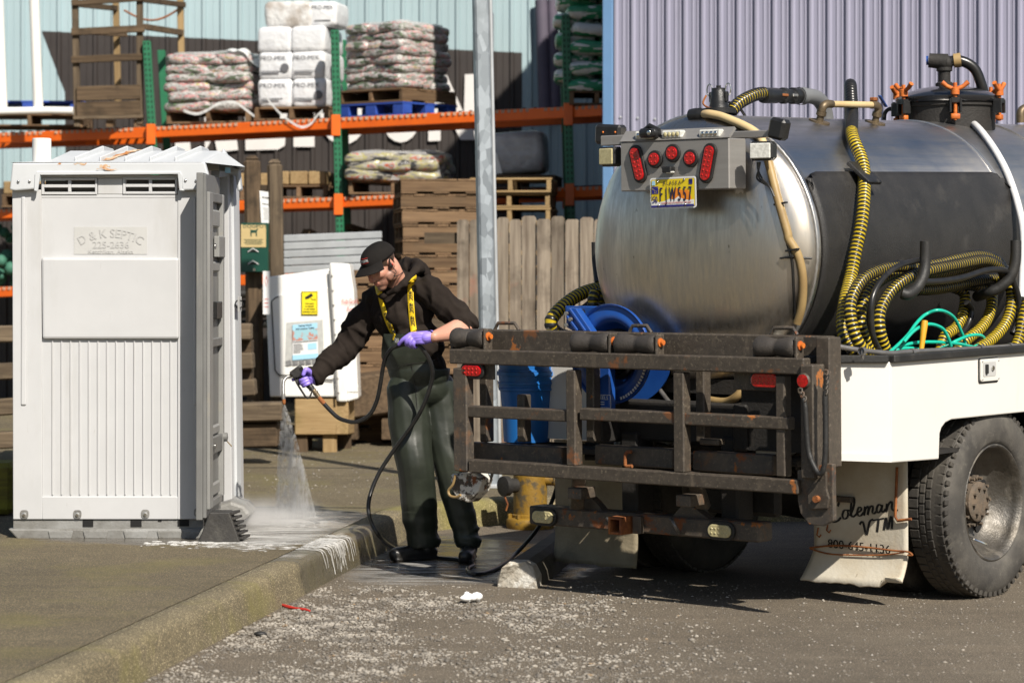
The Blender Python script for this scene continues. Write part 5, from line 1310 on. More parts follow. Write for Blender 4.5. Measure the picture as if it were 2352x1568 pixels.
# oval lamps on the frame
def oval_lamp(xc, yc, w_, h_, s, lens, par, name='tail_lamp', dots=True, rot=0.0, rim='black_rubber', ell=True):
    p = g(xc, yc, s); R = Matrix.Rotation(rot, 3, 'Y'); u = R @ X1; v = R @ Z1
    lamp = MB().prism(rrect(w_ + .030, h_ + .030, (h_ + .03) / 2 * .96 if ell else .02, 8), (p.x, s + .004, p.z), u, v, -Y1, .020).build(name, rim, par, bev=.005)
    MB().prism(rrect(w_, h_, h_ / 2 * .96 if ell else .016, 8), (p.x, s - .014, p.z), u, v, -Y1, .012).build('lens', lens, lamp, bev=.004)
    if dots:
        mb = MB(); nx = max(1, int(w_ / .026)); ny = max(1, int(h_ / .026))
        for i in range(nx):
            for j in range(ny):
                c = Vector((p.x, s - .0265, p.z)) + u * ((i + .5) / nx - .5) * w_ * .82 + v * ((j + .5) / ny - .5) * h_ * .72; mb.ell(c, (.006, .0025, .006), nu=8, nv=4)
        mb.build('light_cell', 'lens_red_dot' if 'red' in lens else 'lens_clear', lamp)['kind'] = 'stuff'
    return lamp
MB().box((g(1098, 852, GS + .01).x, GS + .04, g(1098, 852).z), (.17, .012, .085), ch=.003).build('lamp_plate', 'gate_steel', lift)
oval_lamp(1088, 851, .125, .054, GS + .028, 'lens_red', lift)
oval_lamp(1762, 873, .148, .064, GS + .05, 'lens_red', lift)
MB().box((g(1730, 873, GS + .06).x, GS + .075, g(1730, 873, GS + .06).z), (.23, .012, .095), ch=.003).build('lamp_plate', 'gate_steel', lift)
p = g(1841, 874, GS - .012); rl_ = MB().lathe([(0, .005), (.036, .005), (.036, -.004), (.030, -.010)], (p.x + .012, GS - .012, p.z), Y1, 24).build('reflector', 'gate_steel', lift); rl_.scale = (1, 1, 1)
MB().lathe([(0, -.012), (.029, -.011), (.030, -.004)], (p.x + .012, GS - .012, p.z), Y1, 24).build('lens', 'lens_red', rl_)
# chain with a rubber sleeve
cpts = smooth_path([g(x, y, GS - .02) for x, y in ((1838, 900), (1846, 918), (1850, 940), (1853, 990), (1858, 1040), (1872, 1075), (1884, 1088), (1892, 1075), (1896, 1030), (1896, 970), (1895, 915), (1897, 880), (1899, 858))], 8)
mb = MB(); q = resample(cpts, .011); mb.tube(q[3:], [.0125 * (1 + .22 * mnoise.noise(Vector((k * .9, 0, 0)))) for k in range(len(q) - 3)], 9); mb.build('chain_sleeve', 'black_rubber', lift)
mb = MB()
for x, y in ((1838, 898), (1842, 906), (1847, 916), (1897, 856), (1896, 866), (1897, 877), (1895, 888), (1896, 900)):
    c = g(x, y, GS - .026); mb.tube([c + Vector((.010 * math.cos(t_), .004 * math.sin(2 * t_), .014 * math.sin(t_))) for t_ in [k * .785 for k in range(8)]], .004, 6, closed=True)
mb.build('chain', 'gate_steel_worn', lift)
# small grab hook on the inner plate
MB().tube(smooth_path([g(x, y, GS + .09) for x, y in ((1450, 1037), (1438, 1040), (1436, 1060), (1438, 1070), (1452, 1070))], 4), .009, 8).build('hook', 'rust', lift)
# vertical arms down to the bumper
for x in (1330, 1590): 
    a = g(x, 1085, GS + .10); b = g(x + (26 if x > 1500 else -5), 1165, GS + .22); MB().beam(a, b, .07, .035, ch=.005).build('lift_arm', 'gate_steel', lift)
for x, y in ((1318, 1133), (1568, 1150)):
    c = g(x, y, GS + .05); MB().box(c + Vector((0, .06, 0)), (.085, .12, .055), ch=.005).build('stop_block', 'gate_steel_worn', lift)

# ---- rear bumper
BS = -.20
bp0, bp1 = g(1213, 1183, BS), g(1740, 1225, BS); z = .415
bz0 = bp0.z; bz1 = bp1.z
bump = MB(); a = g(1214, 1160, BS); b = g(1742, 1202, BS); c = g(1742, 1243, BS); d = g(1214, 1205, BS)
zt = (a.z + b.z) / 2; zb = (c.z + d.z) / 2; bump.box(((a.x + b.x) / 2, BS + .06, (zt + zb) / 2), (b.x - a.x, .12, zt - zb), ch=.008)
bumper = bump.build('bumper', 'gate_steel_worn', truck)
for xc, yc in ((1252, 1186), (1658, 1218)): oval_lamp(xc, yc, .132, .060, BS, 'lens_clear', bumper, 'reversing_lamp')
c = g(1440, 1203, BS); rcv = MB()
for sx in (-1, 1): rcv.box((c.x + sx * .034, BS - .04, c.z), (.012, .12, .085), ch=.002)
for sz in (-1, 1): rcv.box((c.x, BS - .04, c.z + sz * .036), (.056, .12, .012), ch=.002)
rc = rcv.build('hitch_receiver', 'rust', bumper); MB().box((c.x, BS + .0, c.z), (.056, .02, .062)).build('socket', 'hole', rc)
c2 = g(1470, 1204, BS); MB().box((c2.x, BS - .015, c2.z), (.05, .03, .085), ch=.003).build('hitch_plate', 'gate_steel_worn', bumper)
for x in (1400, 1545): MB().tube(smooth_path([g(x - 6, 1190, BS - .01), g(x, 1196, BS - .05), g(x + 8, 1212, BS - .05), g(x + 14, 1222, BS - .01)], 4), .008, 8).build('chain_eye', 'rail_steel', bumper)
q = [g(x, y, BS + .05) for x, y in ((1315, 1172), (1350, 1130), (1372, 1150), (1395, 1178))]; MB().prism([(p.x, p.z) for p in q], (0, BS + .03, 0), X1, Z1, Y1, .05).build('gusset', 'gate_steel_worn', bumper)
q = [g(x, y, BS + .05) for x, y in ((1545, 1190), (1580, 1150), (1640, 1195))]; MB().prism([(p.x, p.z) for p in q], (0, BS + .03, 0), X1, Z1, Y1, .05).build('gusset', 'gate_steel_worn', bumper)
a = g(1610, 1090, .05); b = g(1780, 1190, .05); MB().box(((a.x + b.x) / 2, .10, (a.z + b.z) / 2), (b.x - a.x, .06, a.z - b.z), ch=.02).build('cross_plate', 'undercarriage', truck)
MB().box((-1.14, .0, .86), (.9, .10, .20), ch=.01).build('tail_beam', 'undercarriage', truck)
for t in (-1.45, -.85): MB().box((t, -.02, .60), (.10, .14, .40), ch=.01).build('hanger', 'undercarriage', truck)
mb = MB(); r_ = random.Random(4)
for k in range(16):
    q = [Vector((r_.uniform(-2.0, -.4), r_.uniform(.0, .9), r_.uniform(.55, 1.0))) for _ in range(4)]; mb.tube(smooth_path(q, 5), r_.uniform(.008, .02), 6)
mb.build('line_bundle', 'undercarriage', truck)['kind'] = 'stuff'

# ---- tail light box on the tank end
XS = -.215; xa, xb = g(1425, 380, XS).x, g(1675, 380, XS).x; zb_, zt_ = g(1550, 437, XS).z, g(1550, 322, XS).z
box_d = .14
tb = MB().box(((xa + xb) / 2, XS + box_d / 2, (zt_ + zb_) / 2), (xb - xa, box_d, zt_ - zb_), ch=.005).build('light_box', 'stainless_plate', truck)
mb = MB(); z2 = zt_ + .055; mb.add([(xa - .0, XS - .004, zt_ + .003), (xb, XS - .004, zt_ + .003), (xb, XS + .045, z2), (xa, XS + .045, z2), (xa, XS + .012, zt_ + .001), (xb, XS + .012, zt_ + .001), (xb, XS + .06, z2 - .01), (xa, XS + .06, z2 - .01)], [(0, 1, 2, 3), (7, 6, 5, 4), (0, 3, 7, 4), (1, 5, 6, 2), (3, 2, 6, 7), (0, 4, 5, 1)]); mb.build('lamp_shelf', 'stainless_plate', tb)
MB().box(((xa + xb) / 2, XS + .17, zt_ + .02), (xb - xa + .30, .05, .035), ch=.004).build('lamp_arm', 'stainless_plate', tb)
for (xc, yc, rot) in ((1466, 377, rad(17)), (1628, 375, rad(-15))): oval_lamp(xc, yc, .045, .140, XS, 'lens_red', tb, 'tail_lamp', rot=rot) if False else None
def tail(xc, yc, w_, h_, rot):
    p = g(xc, yc, XS); R = Matrix.Rotation(rot, 3, 'Y'); u = R @ X1; v = R @ Z1; rr = min(w_, h_) / 2
    lamp = MB().prism(rrect(w_ + .026, h_ + .026, rr + .012, 10), (p.x, XS + .003, p.z), u, v, -Y1, .016).build('tail_lamp', 'black_rubber', tb, bev=.004)
    MB().prism(rrect(w_, h_, rr * .98, 10), (p.x, XS - .011, p.z), u, v, -Y1, .010).build('lens', 'lens_red', lamp, bev=.003)
    mb = MB(); nx, ny = max(1, round(w_ / .028)), max(1, round(h_ / .028))
    for i in range(nx):
        for j in range(ny):
            a_, b_ = ((i + .5) / nx - .5) * w_ * .85, ((j + .5) / ny - .5) * h_ * .85
            if w_ == h_ and math.hypot(a_, b_) > w_ * .42: continue
            mb.ell(Vector((p.x, XS - .0215, p.z)) + u * a_ + v * b_, (.0055, .002, .0055), nu=8, nv=4)
    mb.build('light_cell', 'lens_red_dot', lamp)['kind'] = 'stuff'
tail(1467, 377, .052, .162, rad(-15)); tail(1628, 375, .052, .166, rad(13)); tail(1506, 366, .060, .060, 0); tail(1547, 352, .062, .062, 0); tail(1588, 364, .060, .060, 0)
for k, (x, y, w_) in enumerate(((1482, 311, .115), (1545, 309, .120), (1632, 307, .125))):
    p = g(x, y, XS + .01); ob = MB().box((p.x, XS + .018, p.z), (w_, .04, .040), ch=.007).build('strobe_lamp', 'lens_white', tb)
    mb = MB()
    for j in range(4): mb.ell((p.x + (j - 1.5) * w_ * .2, XS - .003, p.z), (.011, .004, .012), nu=10, nv=5)
    mb.build('light_cell', 'chrome' if k != 1 else 'lens_clear', ob)
p = g(1496, 306, XS - .0); cm = MB().box((p.x, XS - .01, p.z), (.10, .07, .045), ch=.012); cm.cyl((p.x + .035, XS - .045, p.z), (p.x + .035, XS - .066, p.z), .020); cm.tube([(p.x - .05, XS, p.z + .01), (p.x, XS - .012, p.z + .036), (p.x + .05, XS, p.z + .01)], .012, 8)
cam_o = cm.build('reversing_camera', 'black_plastic', tb); MB().ell((p.x + .035, XS - .067, p.z), (.012, .004, .012)).build('lens', 'chrome', cam_o)
p = g(1541, 390, XS); ob = MB().box((p.x, XS - .02, p.z), (.055, .04, .030), ch=.005).build('plate_lamp', 'black_plastic', tb); MB().box((p.x + .012, XS - .022, p.z - .012), (.035, .03, .012), ch=.004).build('lens', 'lens_white', ob)
# licence plate: 305 x 152 mm
pc_ = g(1547, 443, XS - .012); PYY = XS - .014
Rp = Matrix.Rotation(rad(-1.0), 3, 'Y'); pu, pv = Rp @ X1, Rp @ Z1; W_, H_ = .272, .150
plate = MB().prism(rrect(W_, H_, .012), (pc_.x, PYY, pc_.z), pu, pv, -Y1, .002).build('licence_plate', 'plate_white', tb)
PP = lambda a, b, k=1: Vector((pc_.x, PYY - .002 - .0007 * k, pc_.z)) + pu * a + pv * b
def pl_poly(poly, mat, k, name):
    return MB().prism(poly, PP(0, 0, k), pu, pv, -Y1, .0005).build(name, mat, plate)
# zoom picture of the plate: 2352x1176 over x 715..1850, y 220..975 -> plate coordinates
ZP = lambda x, y: ((x - 1283) / 1135 * W_, -(y - 598) / 755 * H_)
pl_poly(rrect(W_ * .955, H_ * .90, .008), 'plate_blue', 1, 'border')
pl_poly(rrect(W_ * .945, H_ * .885, .007), 'plate_yellow', 2, 'field')
pl_poly([ZP(*p) for p in ((1210, 740), (1215, 640), (1290, 560), (1350, 480), (1440, 510), (1560, 560), (1640, 520), (1700, 600), (1730, 700), (1740, 780), (1600, 790), (1400, 760))], 'plate_orange', 3, 'mountain')
pl_poly([ZP(*p) for p in ((748, 925), (748, 780), (800, 770), (950, 812), (1090, 788), (1210, 735), (1310, 765), (1425, 685), (1500, 740), (1640, 782), (1802, 775), (1805, 925))], 'plate_white', 4, 'snow_band')
pl_poly([ZP(*p) for p in ((745, 935), (745, 885), (1806, 885), (1806, 930))], 'plate_blue', 5, 'lower_band')
pl_poly([ZP(*p) for p in ((765, 430), (928, 430), (928, 608), (765, 605))], 'plate_blue', 5, 'flag')
pl_poly([ZP(*p) for p in ((778, 290), (855, 290), (855, 400), (770, 400))], 'paper_blue', 5, 'sticker'); pl_poly([ZP(*p) for p in ((1690, 280), (1778, 280), (1775, 405), (1690, 402))], 'plate_blue', 5, 'sticker')
mb = MB()
for x, y in ((780, 485), (803, 495), (825, 512), (845, 535), (882, 550), (842, 570), (872, 583), (910, 456)): a_, b_ = ZP(x, y); mb.prism(circ(.0016, 8), PP(a_, b_, 6.5), pu, pv, -Y1, .0004)
mb.build('star', 'plate_yellow', plate)
def ptxt(s_, x, y, size, mat, sx=1.0, bold=.0006, k=7):
    mb = MB(); a_, b_ = ZP(x, y)
    for j_, e in enumerate((-bold, 0, bold)): mb.text(s_, PP(a_ + e, b_, k + .35 * j_), pu, pv, size, sx=sx)
    mb.build('lettering', mat, plate)
ptxt('A L A S K A', 1275, 408, .0290, 'plate_ink', .74); ptxt('F', 1003, 798, .098, 'plate_ink', .42, .0012); ptxt('J W 5 5 7', 1425, 798, .098, 'plate_ink', .405, .0014)
ptxt('CELEBRATING STATEHOOD 1959-2009', 1367, 858, .0115, 'red_text', .90, .0002); ptxt('ALASKA', 842, 652, .0115, 'plate_yellow', .98, .0003); ptxt('50', 842, 825, .042, 'plate_blue', .78, .0012); ptxt('22', 1738, 348, .015, 'plate_ink', 1.0, .0003, 8)
mb = MB()
for x, y in ((935, 308), (1575, 295), (935, 890), (1602, 888)): a_, b_ = ZP(x, y); mb.ell(PP(a_, b_, 6), (.006, .005, .006), nu=10, nv=6)
mb.build('bolt', 'chrome', plate)
# work lamps on both ends
def work_lamp(x, y, s, w_, h_, rot, lens, name='work_lamp', d=.07, body='black_plastic'):
    p = g(x, y, s); R = Euler((0, 0, rot)).to_matrix(); ob = MB().box((p.x, s, p.z), (w_, d, h_), R, ch=.014).build(name, body, tb)
    MB().box(Vector((p.x, s, p.z)) + R @ Vector((0, -d / 2 - .003, 0)), (w_ * .86, .010, h_ * .80), R, ch=.004).build('lens', lens, ob); return ob
work_lamp(1404, 360, XS + .05, .105, .098, rad(-6), 'lens_clear'); work_lamp(1753, 347, XS + .05, .120, .090, rad(12), 'lens_white')
for x, y, w_ in ((1397, 309, .16), (1784, 296, .09)):
    p = g(x, y, XS + .10); MB().box((p.x, XS + .12, p.z), (w_, .07, .10), Euler((0, rad(4 if x < 1500 else 14), 0)).to_matrix(), ch=.014).build('warning_lamp', 'black_plastic', tb)
mb = MB()
for x, y in ((1384, 304), (1412, 304)): p = g(x, y, XS + .08); mb.ell((p.x, XS + .083, p.z), (.006, .004, .006), nu=8, nv=5)
mb.build('orange_screw', 'orange_bolt', tb)
a = g(1391, 318, XS + .07); b = g(1430, 318, XS + .07); MB().box(((a.x + b.x) / 2, XS + .09, a.z - .012), (b.x - a.x + .05, .06, .05), ch=.004).build('lamp_bracket', 'stainless_plate', tb)
for k in range(3):
    q = [g(x, y, XS + .1 + .02 * k) for x, y in ((1740 + 3 * k, 372), (1742, 392), (1752 - 6 * k, 412), (1768, 430), (1778, 452))]; MB().tube(smooth_path(q, 5), .005, 6).build('lamp_cable', 'hose_black', tb)
# ------------------------------------------------------------------ hoses and fittings of the truck
z5 = lambda x, y: (1788 + .48 * x, 94.1 + .48 * y)
def tx5(pts, t): return [TX(*z5(x, y), t if not isinstance(t, (list, tuple)) else t[k]) for k, (x, y) in enumerate(pts)]
hose = thing('suction_hose', 'long black and yellow ribbed suction hose looped over the tank and hung on its hooks', 'hose', C0, (TP, 0, -TH))
HR, HP_ = .034, .0215
# down the flank from the crown
top = [on_tank(*z5(x, y), HR + .014) for x, y in ((352, 345), (352, 450), (395, 560), (410, 640))]
low = [on_tank(*z5(x, y), HR + .030) for x, y in ((408, 760), (395, 880), (370, 1000))]
c0 = on_tank(*z5(345, 262), HR + .02)
rv = ray(*z5(345, 240)); rv.z = 0; rv.normalize(); path = [c0 + rv * .55 + Vector((0, 0, -.10)), c0 + rv * .30 + Vector((0, 0, .035)), c0 + Vector((.0, 0, .05))] + top + low + tx5([(345, 1130), (318, 1250), (308, 1370), (335, 1450), (390, 1505)], [-.40, -.33, -.28, -.24, -.2])
ribbed(MB(), path, HR, HP_, dark=1.28).build('hose_length', ['hose_black', 'hose_yellow'], hose)
loops = [
 ([(470, 1520), (390, 1455), (348, 1335), (350, 1235), (402, 1143), (480, 1097), (570, 1078), (660, 1082), (760, 1066), (860, 1042), (950, 1026), (1030, 1042), (1072, 1088), (1082, 1150), (1052, 1150)], [-.14, -.14, -.17, -.19, -.21, -.22, -.22, -.22, -.21, -.20, -.2, -.2, -.22, -.26, -.3]),
 ([(450, 1500), (405, 1400), (392, 1310), (420, 1215), (480, 1150), (560, 1108), (640, 1106), (770, 1108), (900, 1082), (1000, 1062), (1075, 1090), (1108, 1170), (1116, 1250), (1092, 1340), (1040, 1410), (960, 1470), (900, 1500)], [-.30, -.31, -.32, -.33, -.33, -.32, -.30, -.29, -.28, -.26, -.22, -.18, -.17, -.16, -.15, -.14, -.16]),
 ([(530, 1520), (488, 1400), (486, 1300), (528, 1212), (590, 1152), (650, 1120), (720, 1098), (850, 1072), (985, 1050), (1060, 1082), (1085, 1120)], [-.16, -.16, -.17, -.18, -.18, -.18, -.17, -.17, -.17, -.18, -.22]),
 ([(880, 1160), (1000, 1190), (1022, 1250), (1004, 1320), (968, 1375), (900, 1432), (850, 1490)], [-.36, -.34, -.3, -.28, -.26, -.25, -.25]),
 ([(840, 1180), (890, 1210), (885, 1300), (850, 1370), (795, 1415), (770, 1490)], [-.42, -.40, -.38, -.36, -.35, -.34]),
 ([(1190, 1250), (1168, 1330), (1150, 1420), (1118, 1490), (1080, 1530)], [-.10, -.10, -.10, -.1, -.12]),
 ([(660, 1190), (760, 1185), (900, 1160), (1010, 1140), (1060, 1140)], [-.33, -.33, -.33, -.33, -.33])]
for p_, t_ in loops: ribbed(MB(), tx5(p_, t_), .030, HP_).build('hose_length', ['hose_black', 'hose_yellow'], hose)
for p_, t_, r_ in (([(505, 1520), (455, 1420), (444, 1320), (452, 1220), (505, 1130), (585, 1072), (690, 1046)], -.13, .014), ([(690, 1152), (780, 1148), (880, 1132), (1000, 1096), (1085, 1100), (1120, 1140), (1150, 1240), (1150, 1320), (1120, 1400)], -.13, .016), ([(900, 1250), (925, 1290), (905, 1360), (860, 1420)], -.34, .016)):
    MB().tube(smooth_path(tx5(p_, t_), 8), r_, 10).build('plain_hose', 'hose_black', hose)
# hooks
for p_, t_ in (([(704, 958), (702, 1060), (690, 1130), (660, 1182), (618, 1212), (590, 1206)], [-.10, -.10, -.10, -.11, -.12, -.14]), ([(1136, 955), (1133, 1060), (1108, 1130), (1060, 1178), (1000, 1205), (950, 1222)], [-.10, -.10, -.12, -.16, -.22, -.32])):
    MB().tube(smooth_path(tx5(p_, t_), 8), .027, 12).build('hose_hook', 'black_rubber', truck)
    a = tx5([p_[0]], t_[0])[0]
mb = MB(); mb.tube([TX(1367, 556, -2.12), TX(1368, 600, -2.12), TX(1374, 650, -2.05)], .020, 10); mb.build('hose_hook', 'black_rubber', truck)
# strap bracket that holds the hose on the flank
p = on_tank(*z5(410, 632), .06); MB().box(p, (.16, .12, .022), Euler((0, rad(40), 0)).to_matrix(), ch=.004).build('hose_bracket', 'black_plastic', truck)
# left-hand loops
lh = thing('suction_hose', 'shorter black and yellow ribbed hose looped on the far side behind the blue reel', 'hose', C0, (TP, 0, -TH))
tL = -2.05
ribbed(MB(), [TX(x, y, tL) for x, y in ((1420, 655), (1388, 660), (1355, 667), (1332, 676), (1309, 690), (1285, 710), (1270, 728), (1265, 742), (1272, 757), (1290, 770), (1320, 776))], .036, .024).build('hose_length', ['hose_black', 'hose_yellow'], lh)
for k in range(3): ribbed(MB(), [TX(x + 14 * k, y, tL + .15) for x, y in ((1368, 668), (1362, 690), (1366, 720), (1378, 745))], .030, .024).build('hose_length', ['hose_black', 'hose_yellow'], lh)
MB().tube(smooth_path([TX(x, y, tL + .05) for x, y in ((1376, 668), (1358, 690), (1340, 705), (1320, 712))], 6), .014, 8).build('plain_hose', 'hose_black', lh)
# green garden hose with an orange-handled tool
gh = thing('garden_hose', 'tangled bright green garden hose lying in the truck locker', 'hose', C0, (TP, 0, -TH))
MB().tube(smooth_path(tx5([(530, 1490), (570, 1455), (620, 1405), (660, 1350), (705, 1308), (770, 1288), (835, 1318), (872, 1385), (892, 1452), (860, 1490), (760, 1500), (640, 1470), (560, 1480), (640, 1500), (760, 1478), (860, 1430), (920, 1408), (972, 1410), (986, 1440), (950, 1465), (860, 1448), (740, 1440), (640, 1446), (560, 1475), (620, 1510), (760, 1502), (900, 1478), (980, 1440)], [-.12 - .012 * (k % 5) for k in range(28)]), 8), .0085, 8).build('hose_coil', 'hose_green', gh)
MB().tube(smooth_path(tx5([(600, 1440), (650, 1385), (715, 1355), (780, 1372), (812, 1420), (826, 1460)], -.10), 8), .0085, 8).build('hose_loop', 'hose_green', gh)
a, b = tx5([(700, 1338), (684, 1475)], -.075)
ht = MB(); ht.tube([a, a.lerp(b, .15), a.lerp(b, .6), b], [.015, .017, .014, .012], 10); surf('orange_handle', (.72, .36, .015), (.62, .30, .02), 9, rough=.5)
M_ = TM; ht.xform(M_); tag(ht.build('tool_handle', 'orange_handle'), 'orange tool handle standing in the coil of green hose', 'tool handle')
# clear hose
wh = MB(); q = [on_tank(*z5(x, y), .022) for x, y in ((888, 372), (950, 412), (1020, 500), (1080, 602), (1120, 700))] + tx5([(1150, 800), (1170, 900), (1174, 1000), (1168, 1120), (1164, 1230)], [-.44, -.40, -.37, -.35, -.33])
q = resample(smooth_path(q, 10), .006); wh.tube(q, [.021 if k % 2 else .0195 for k in range(len(q))], 12); wh.build('clear_hose', 'hose_clear', truck)
mb = MB(); p0 = on_tank(*z5(795, 372), .0); p1 = on_tank(*z5(888, 372), .022); mb.tube(smooth_path([p0, p0 + Vector((0, 0, .06)), p0 + Vector((.03, .01, .085)), p1], 6), .026, 12); mb.lathe([(.032, -.03), (.034, -.02), (.034, .02), (.032, .03)], p1, q[4] - q[0], 14); mb.build('hose_elbow', 'black_plastic', truck)
MB().lathe([(.024, 0), (.025, .03), (.024, .05)], p1 + (q[6] - q[0]).normalized() * .03, q[6] - q[0], 14).build('hose_clamp', 'chrome', truck)
# crown fittings
z4 = lambda x, y: (1317.4 + .42 * x, 125.5 + .42 * y)
t4 = lambda x, y, t=-1.14: TX(*z4(x, y), t)
c = t4(795, 300); vp = MB().lathe([(.085, -.02), (.085, .006), (.05, .010), (.045, .03), (.045, .05), (.040, .06), (.040, .085), (.036, .09), (.036, .105), (.012, .108), (.012, .118), (0, .118)], c, TV, 24).build('vent_cap', 'black_plastic', truck)
for sx in (-1, 1):
    o = c + Vector((sx * .052, 0, .085)); MB().tube([o + Vector((sx * .004 + .016 * math.cos(a), 0, .012 + .030 * math.sin(a))) for a in [k * .524 for k in range(12)]], .0035, 6, closed=True).build('pull_ring', 'chrome', vp)
    MB().box(c + Vector((sx * .045, 0, .062)), (.016, .024, .05), ch=.003).build('cam_arm', 'black_plastic', vp)
MB().tube(smooth_path([c + Vector((-.055, -.03, .07)), c + Vector((-.06, -.05, .03)), c + Vector((-.01, -.06, .004)), c + Vector((.06, -.05, .0))], 5), .005, 6).build('chain', 'rust', vp)
ribbed(MB(), [t4(862, 312), t4(880, 290), t4(910, 262), t4(955, 236), t4(1000, 218), t4(1040, 212)], .034, .022).build('crown_hose', ['hose_black', 'hose_yellow'], truck)
a, b = t4(1035, 224), t4(1195, 226); ax = (b - a).normalized()
MB().lathe([(0, 0), (.038, 0), (.040, .01), (.040, .12), (.034, .125), (.034, .17), (.042, .175), (.042, .20), (.034, .205), (.034, .26), (.043, .265), (.043, .30), (.036, .305), (.036, .33), (0, .33)], a, ax, 20).build('cam_coupling', 'black_plastic', truck)
for s_ in (.19, .285):
    MB().box(a + ax * s_ + Vector((.03, -.03, .0)), (.02, .07, .014), ch=.003).build('cam_lever', 'alu' if s_ > .2 else 'rust', truck)
surf('pipe_grey', (.17, .175, .18), (.14, .145, .15), 5, rough=.45)
q0 = a + ax * .33; q = [q0, TX(*z5(125, 262), -1.14), TX(*z5(180, 272), -1.14), TX(*z5(212, 305), -1.14), TX(*z5(225, 350), -1.14), TX(*z5(228, 375), -1.14)]
mb = MB(); mb.tube(smooth_path(q, 6), .040, 16); mb.lathe([(.046, -.02), (.047, .02)], q[0] + ax * .02, ax, 18); mb.build('elbow_pipe', 'pipe_grey', truck)
# tan drain hose over the end of the tank
c = t4(680, 330, -1.14); MB().lathe([(0, -.05), (.030, -.045), (.034, -.02), (.034, .02), (.026, .03), (.026, .05)], c, X1, 16).build('hose_cap', 'black_plastic', truck)
D4 = lambda x, y, s: on_dome(*z4(x, y), .024)
mb = MB(); mb.tube(smooth_path([c + Vector((.03, 0, 0)), D4(740, 325, .02), D4(800, 336, -.02), D4(860, 358, -.05), D4(930, 388, -.06), D4(985, 420, -.06), D4(1030, 470, -.05), D4(1058, 560, -.04)], 6), .021, 12); mb.build('cream_hose', 'hose_cream', truck)
D5 = lambda x, y, s: on_dome(*z5(x, y), .024 if s > .035 else .03)
mb = MB(); mb.tube(smooth_path([D4(1058, 555, -.04), D4(1085, 660, -.03), D4(1110, 760, -.01), D4(1140, 870, .0), D4(1170, 975, .03), D5(50, 950, .05), D5(92, 1022, .06), D5(116, 1130, .07), D5(112, 1260, .07), D5(88, 1350, .06)], 6), .021, 12); mb.build('tan_hose', 'hose_tan', truck)
MB().tube(smooth_path([D5(15, 870, .03), D5(45, 980, .04), D5(65, 1060, .05), D5(72, 1180, .05), D5(80, 1340, .05)], 6), .007, 8).build('signal_cable', 'hose_black', truck)
for (x, y) in ((40, 1035), (66, 1000), (10, 778)): MB().box(D5(x, y, .02), (.07, .02, .008), Euler((0, rad(-8), 0)).to_matrix()).build('cable_tie', 'black_plastic', truck)
MB().tube([D5(25, 1035, .05), D5(160, 1040, .08)], .006, 6).build('hose_stay', 'black_plastic', truck)
MB().tube(smooth_path([t4(850, 262), t4(900, 285), t4(940, 340), t4(960, 390)], 5), .007, 8).build('breather_line', 'hose_black', truck)
# sight fittings beside the hose
for k, (x, y) in enumerate(((195, 388), (462, 392))):
    c = on_tank(*z5(x, y), 0); nrm = (c - TC); nrm = (nrm - TA * nrm.dot(TA)).normalized()
    MB().lathe([(.055, -.004), (.056, .006), (.02, .008), (.018, .03), (.026, .035), (.026, .055)], c, nrm, 16).build('tank_fitting', 'brass', truck)
    e = c + nrm * .05; sg = 1 if k == 0 else -1; MB().tube(smooth_path([e, e + nrm * .03, e + nrm * .045 + TA * .03 * sg, e + nrm * .045 + TA * .075 * sg], 5), .021, 12).build('pipe_elbow', 'brass', truck)
    if k == 0: st_ = e + nrm * .045 + TA * .07
    else: en_ = e + nrm * .045 - TA * .07
MB().tube([st_, en_], .017, 12).build('cream_link', 'hose_cream', truck)
MB().box(en_ + Vector((.03, .06, .02)), (.02, .09, .008), Euler((rad(-40), 0, 0)).to_matrix(), ch=.003).build('valve_handle', 'reel_blue', truck)
MB().box(en_ + Vector((0, .02, .03)), (.03, .04, .02), ch=.004).build('valve_bolt', 'rust', truck)
c = on_tank(2345, 282, 0); MB().tube(smooth_path([c, c + Vector((.0, 0, .06)), c + Vector((.01, .04, .085)), c + Vector((.01, .12, .085))], 5), .026, 12).build('pipe_elbow', 'brass', truck)
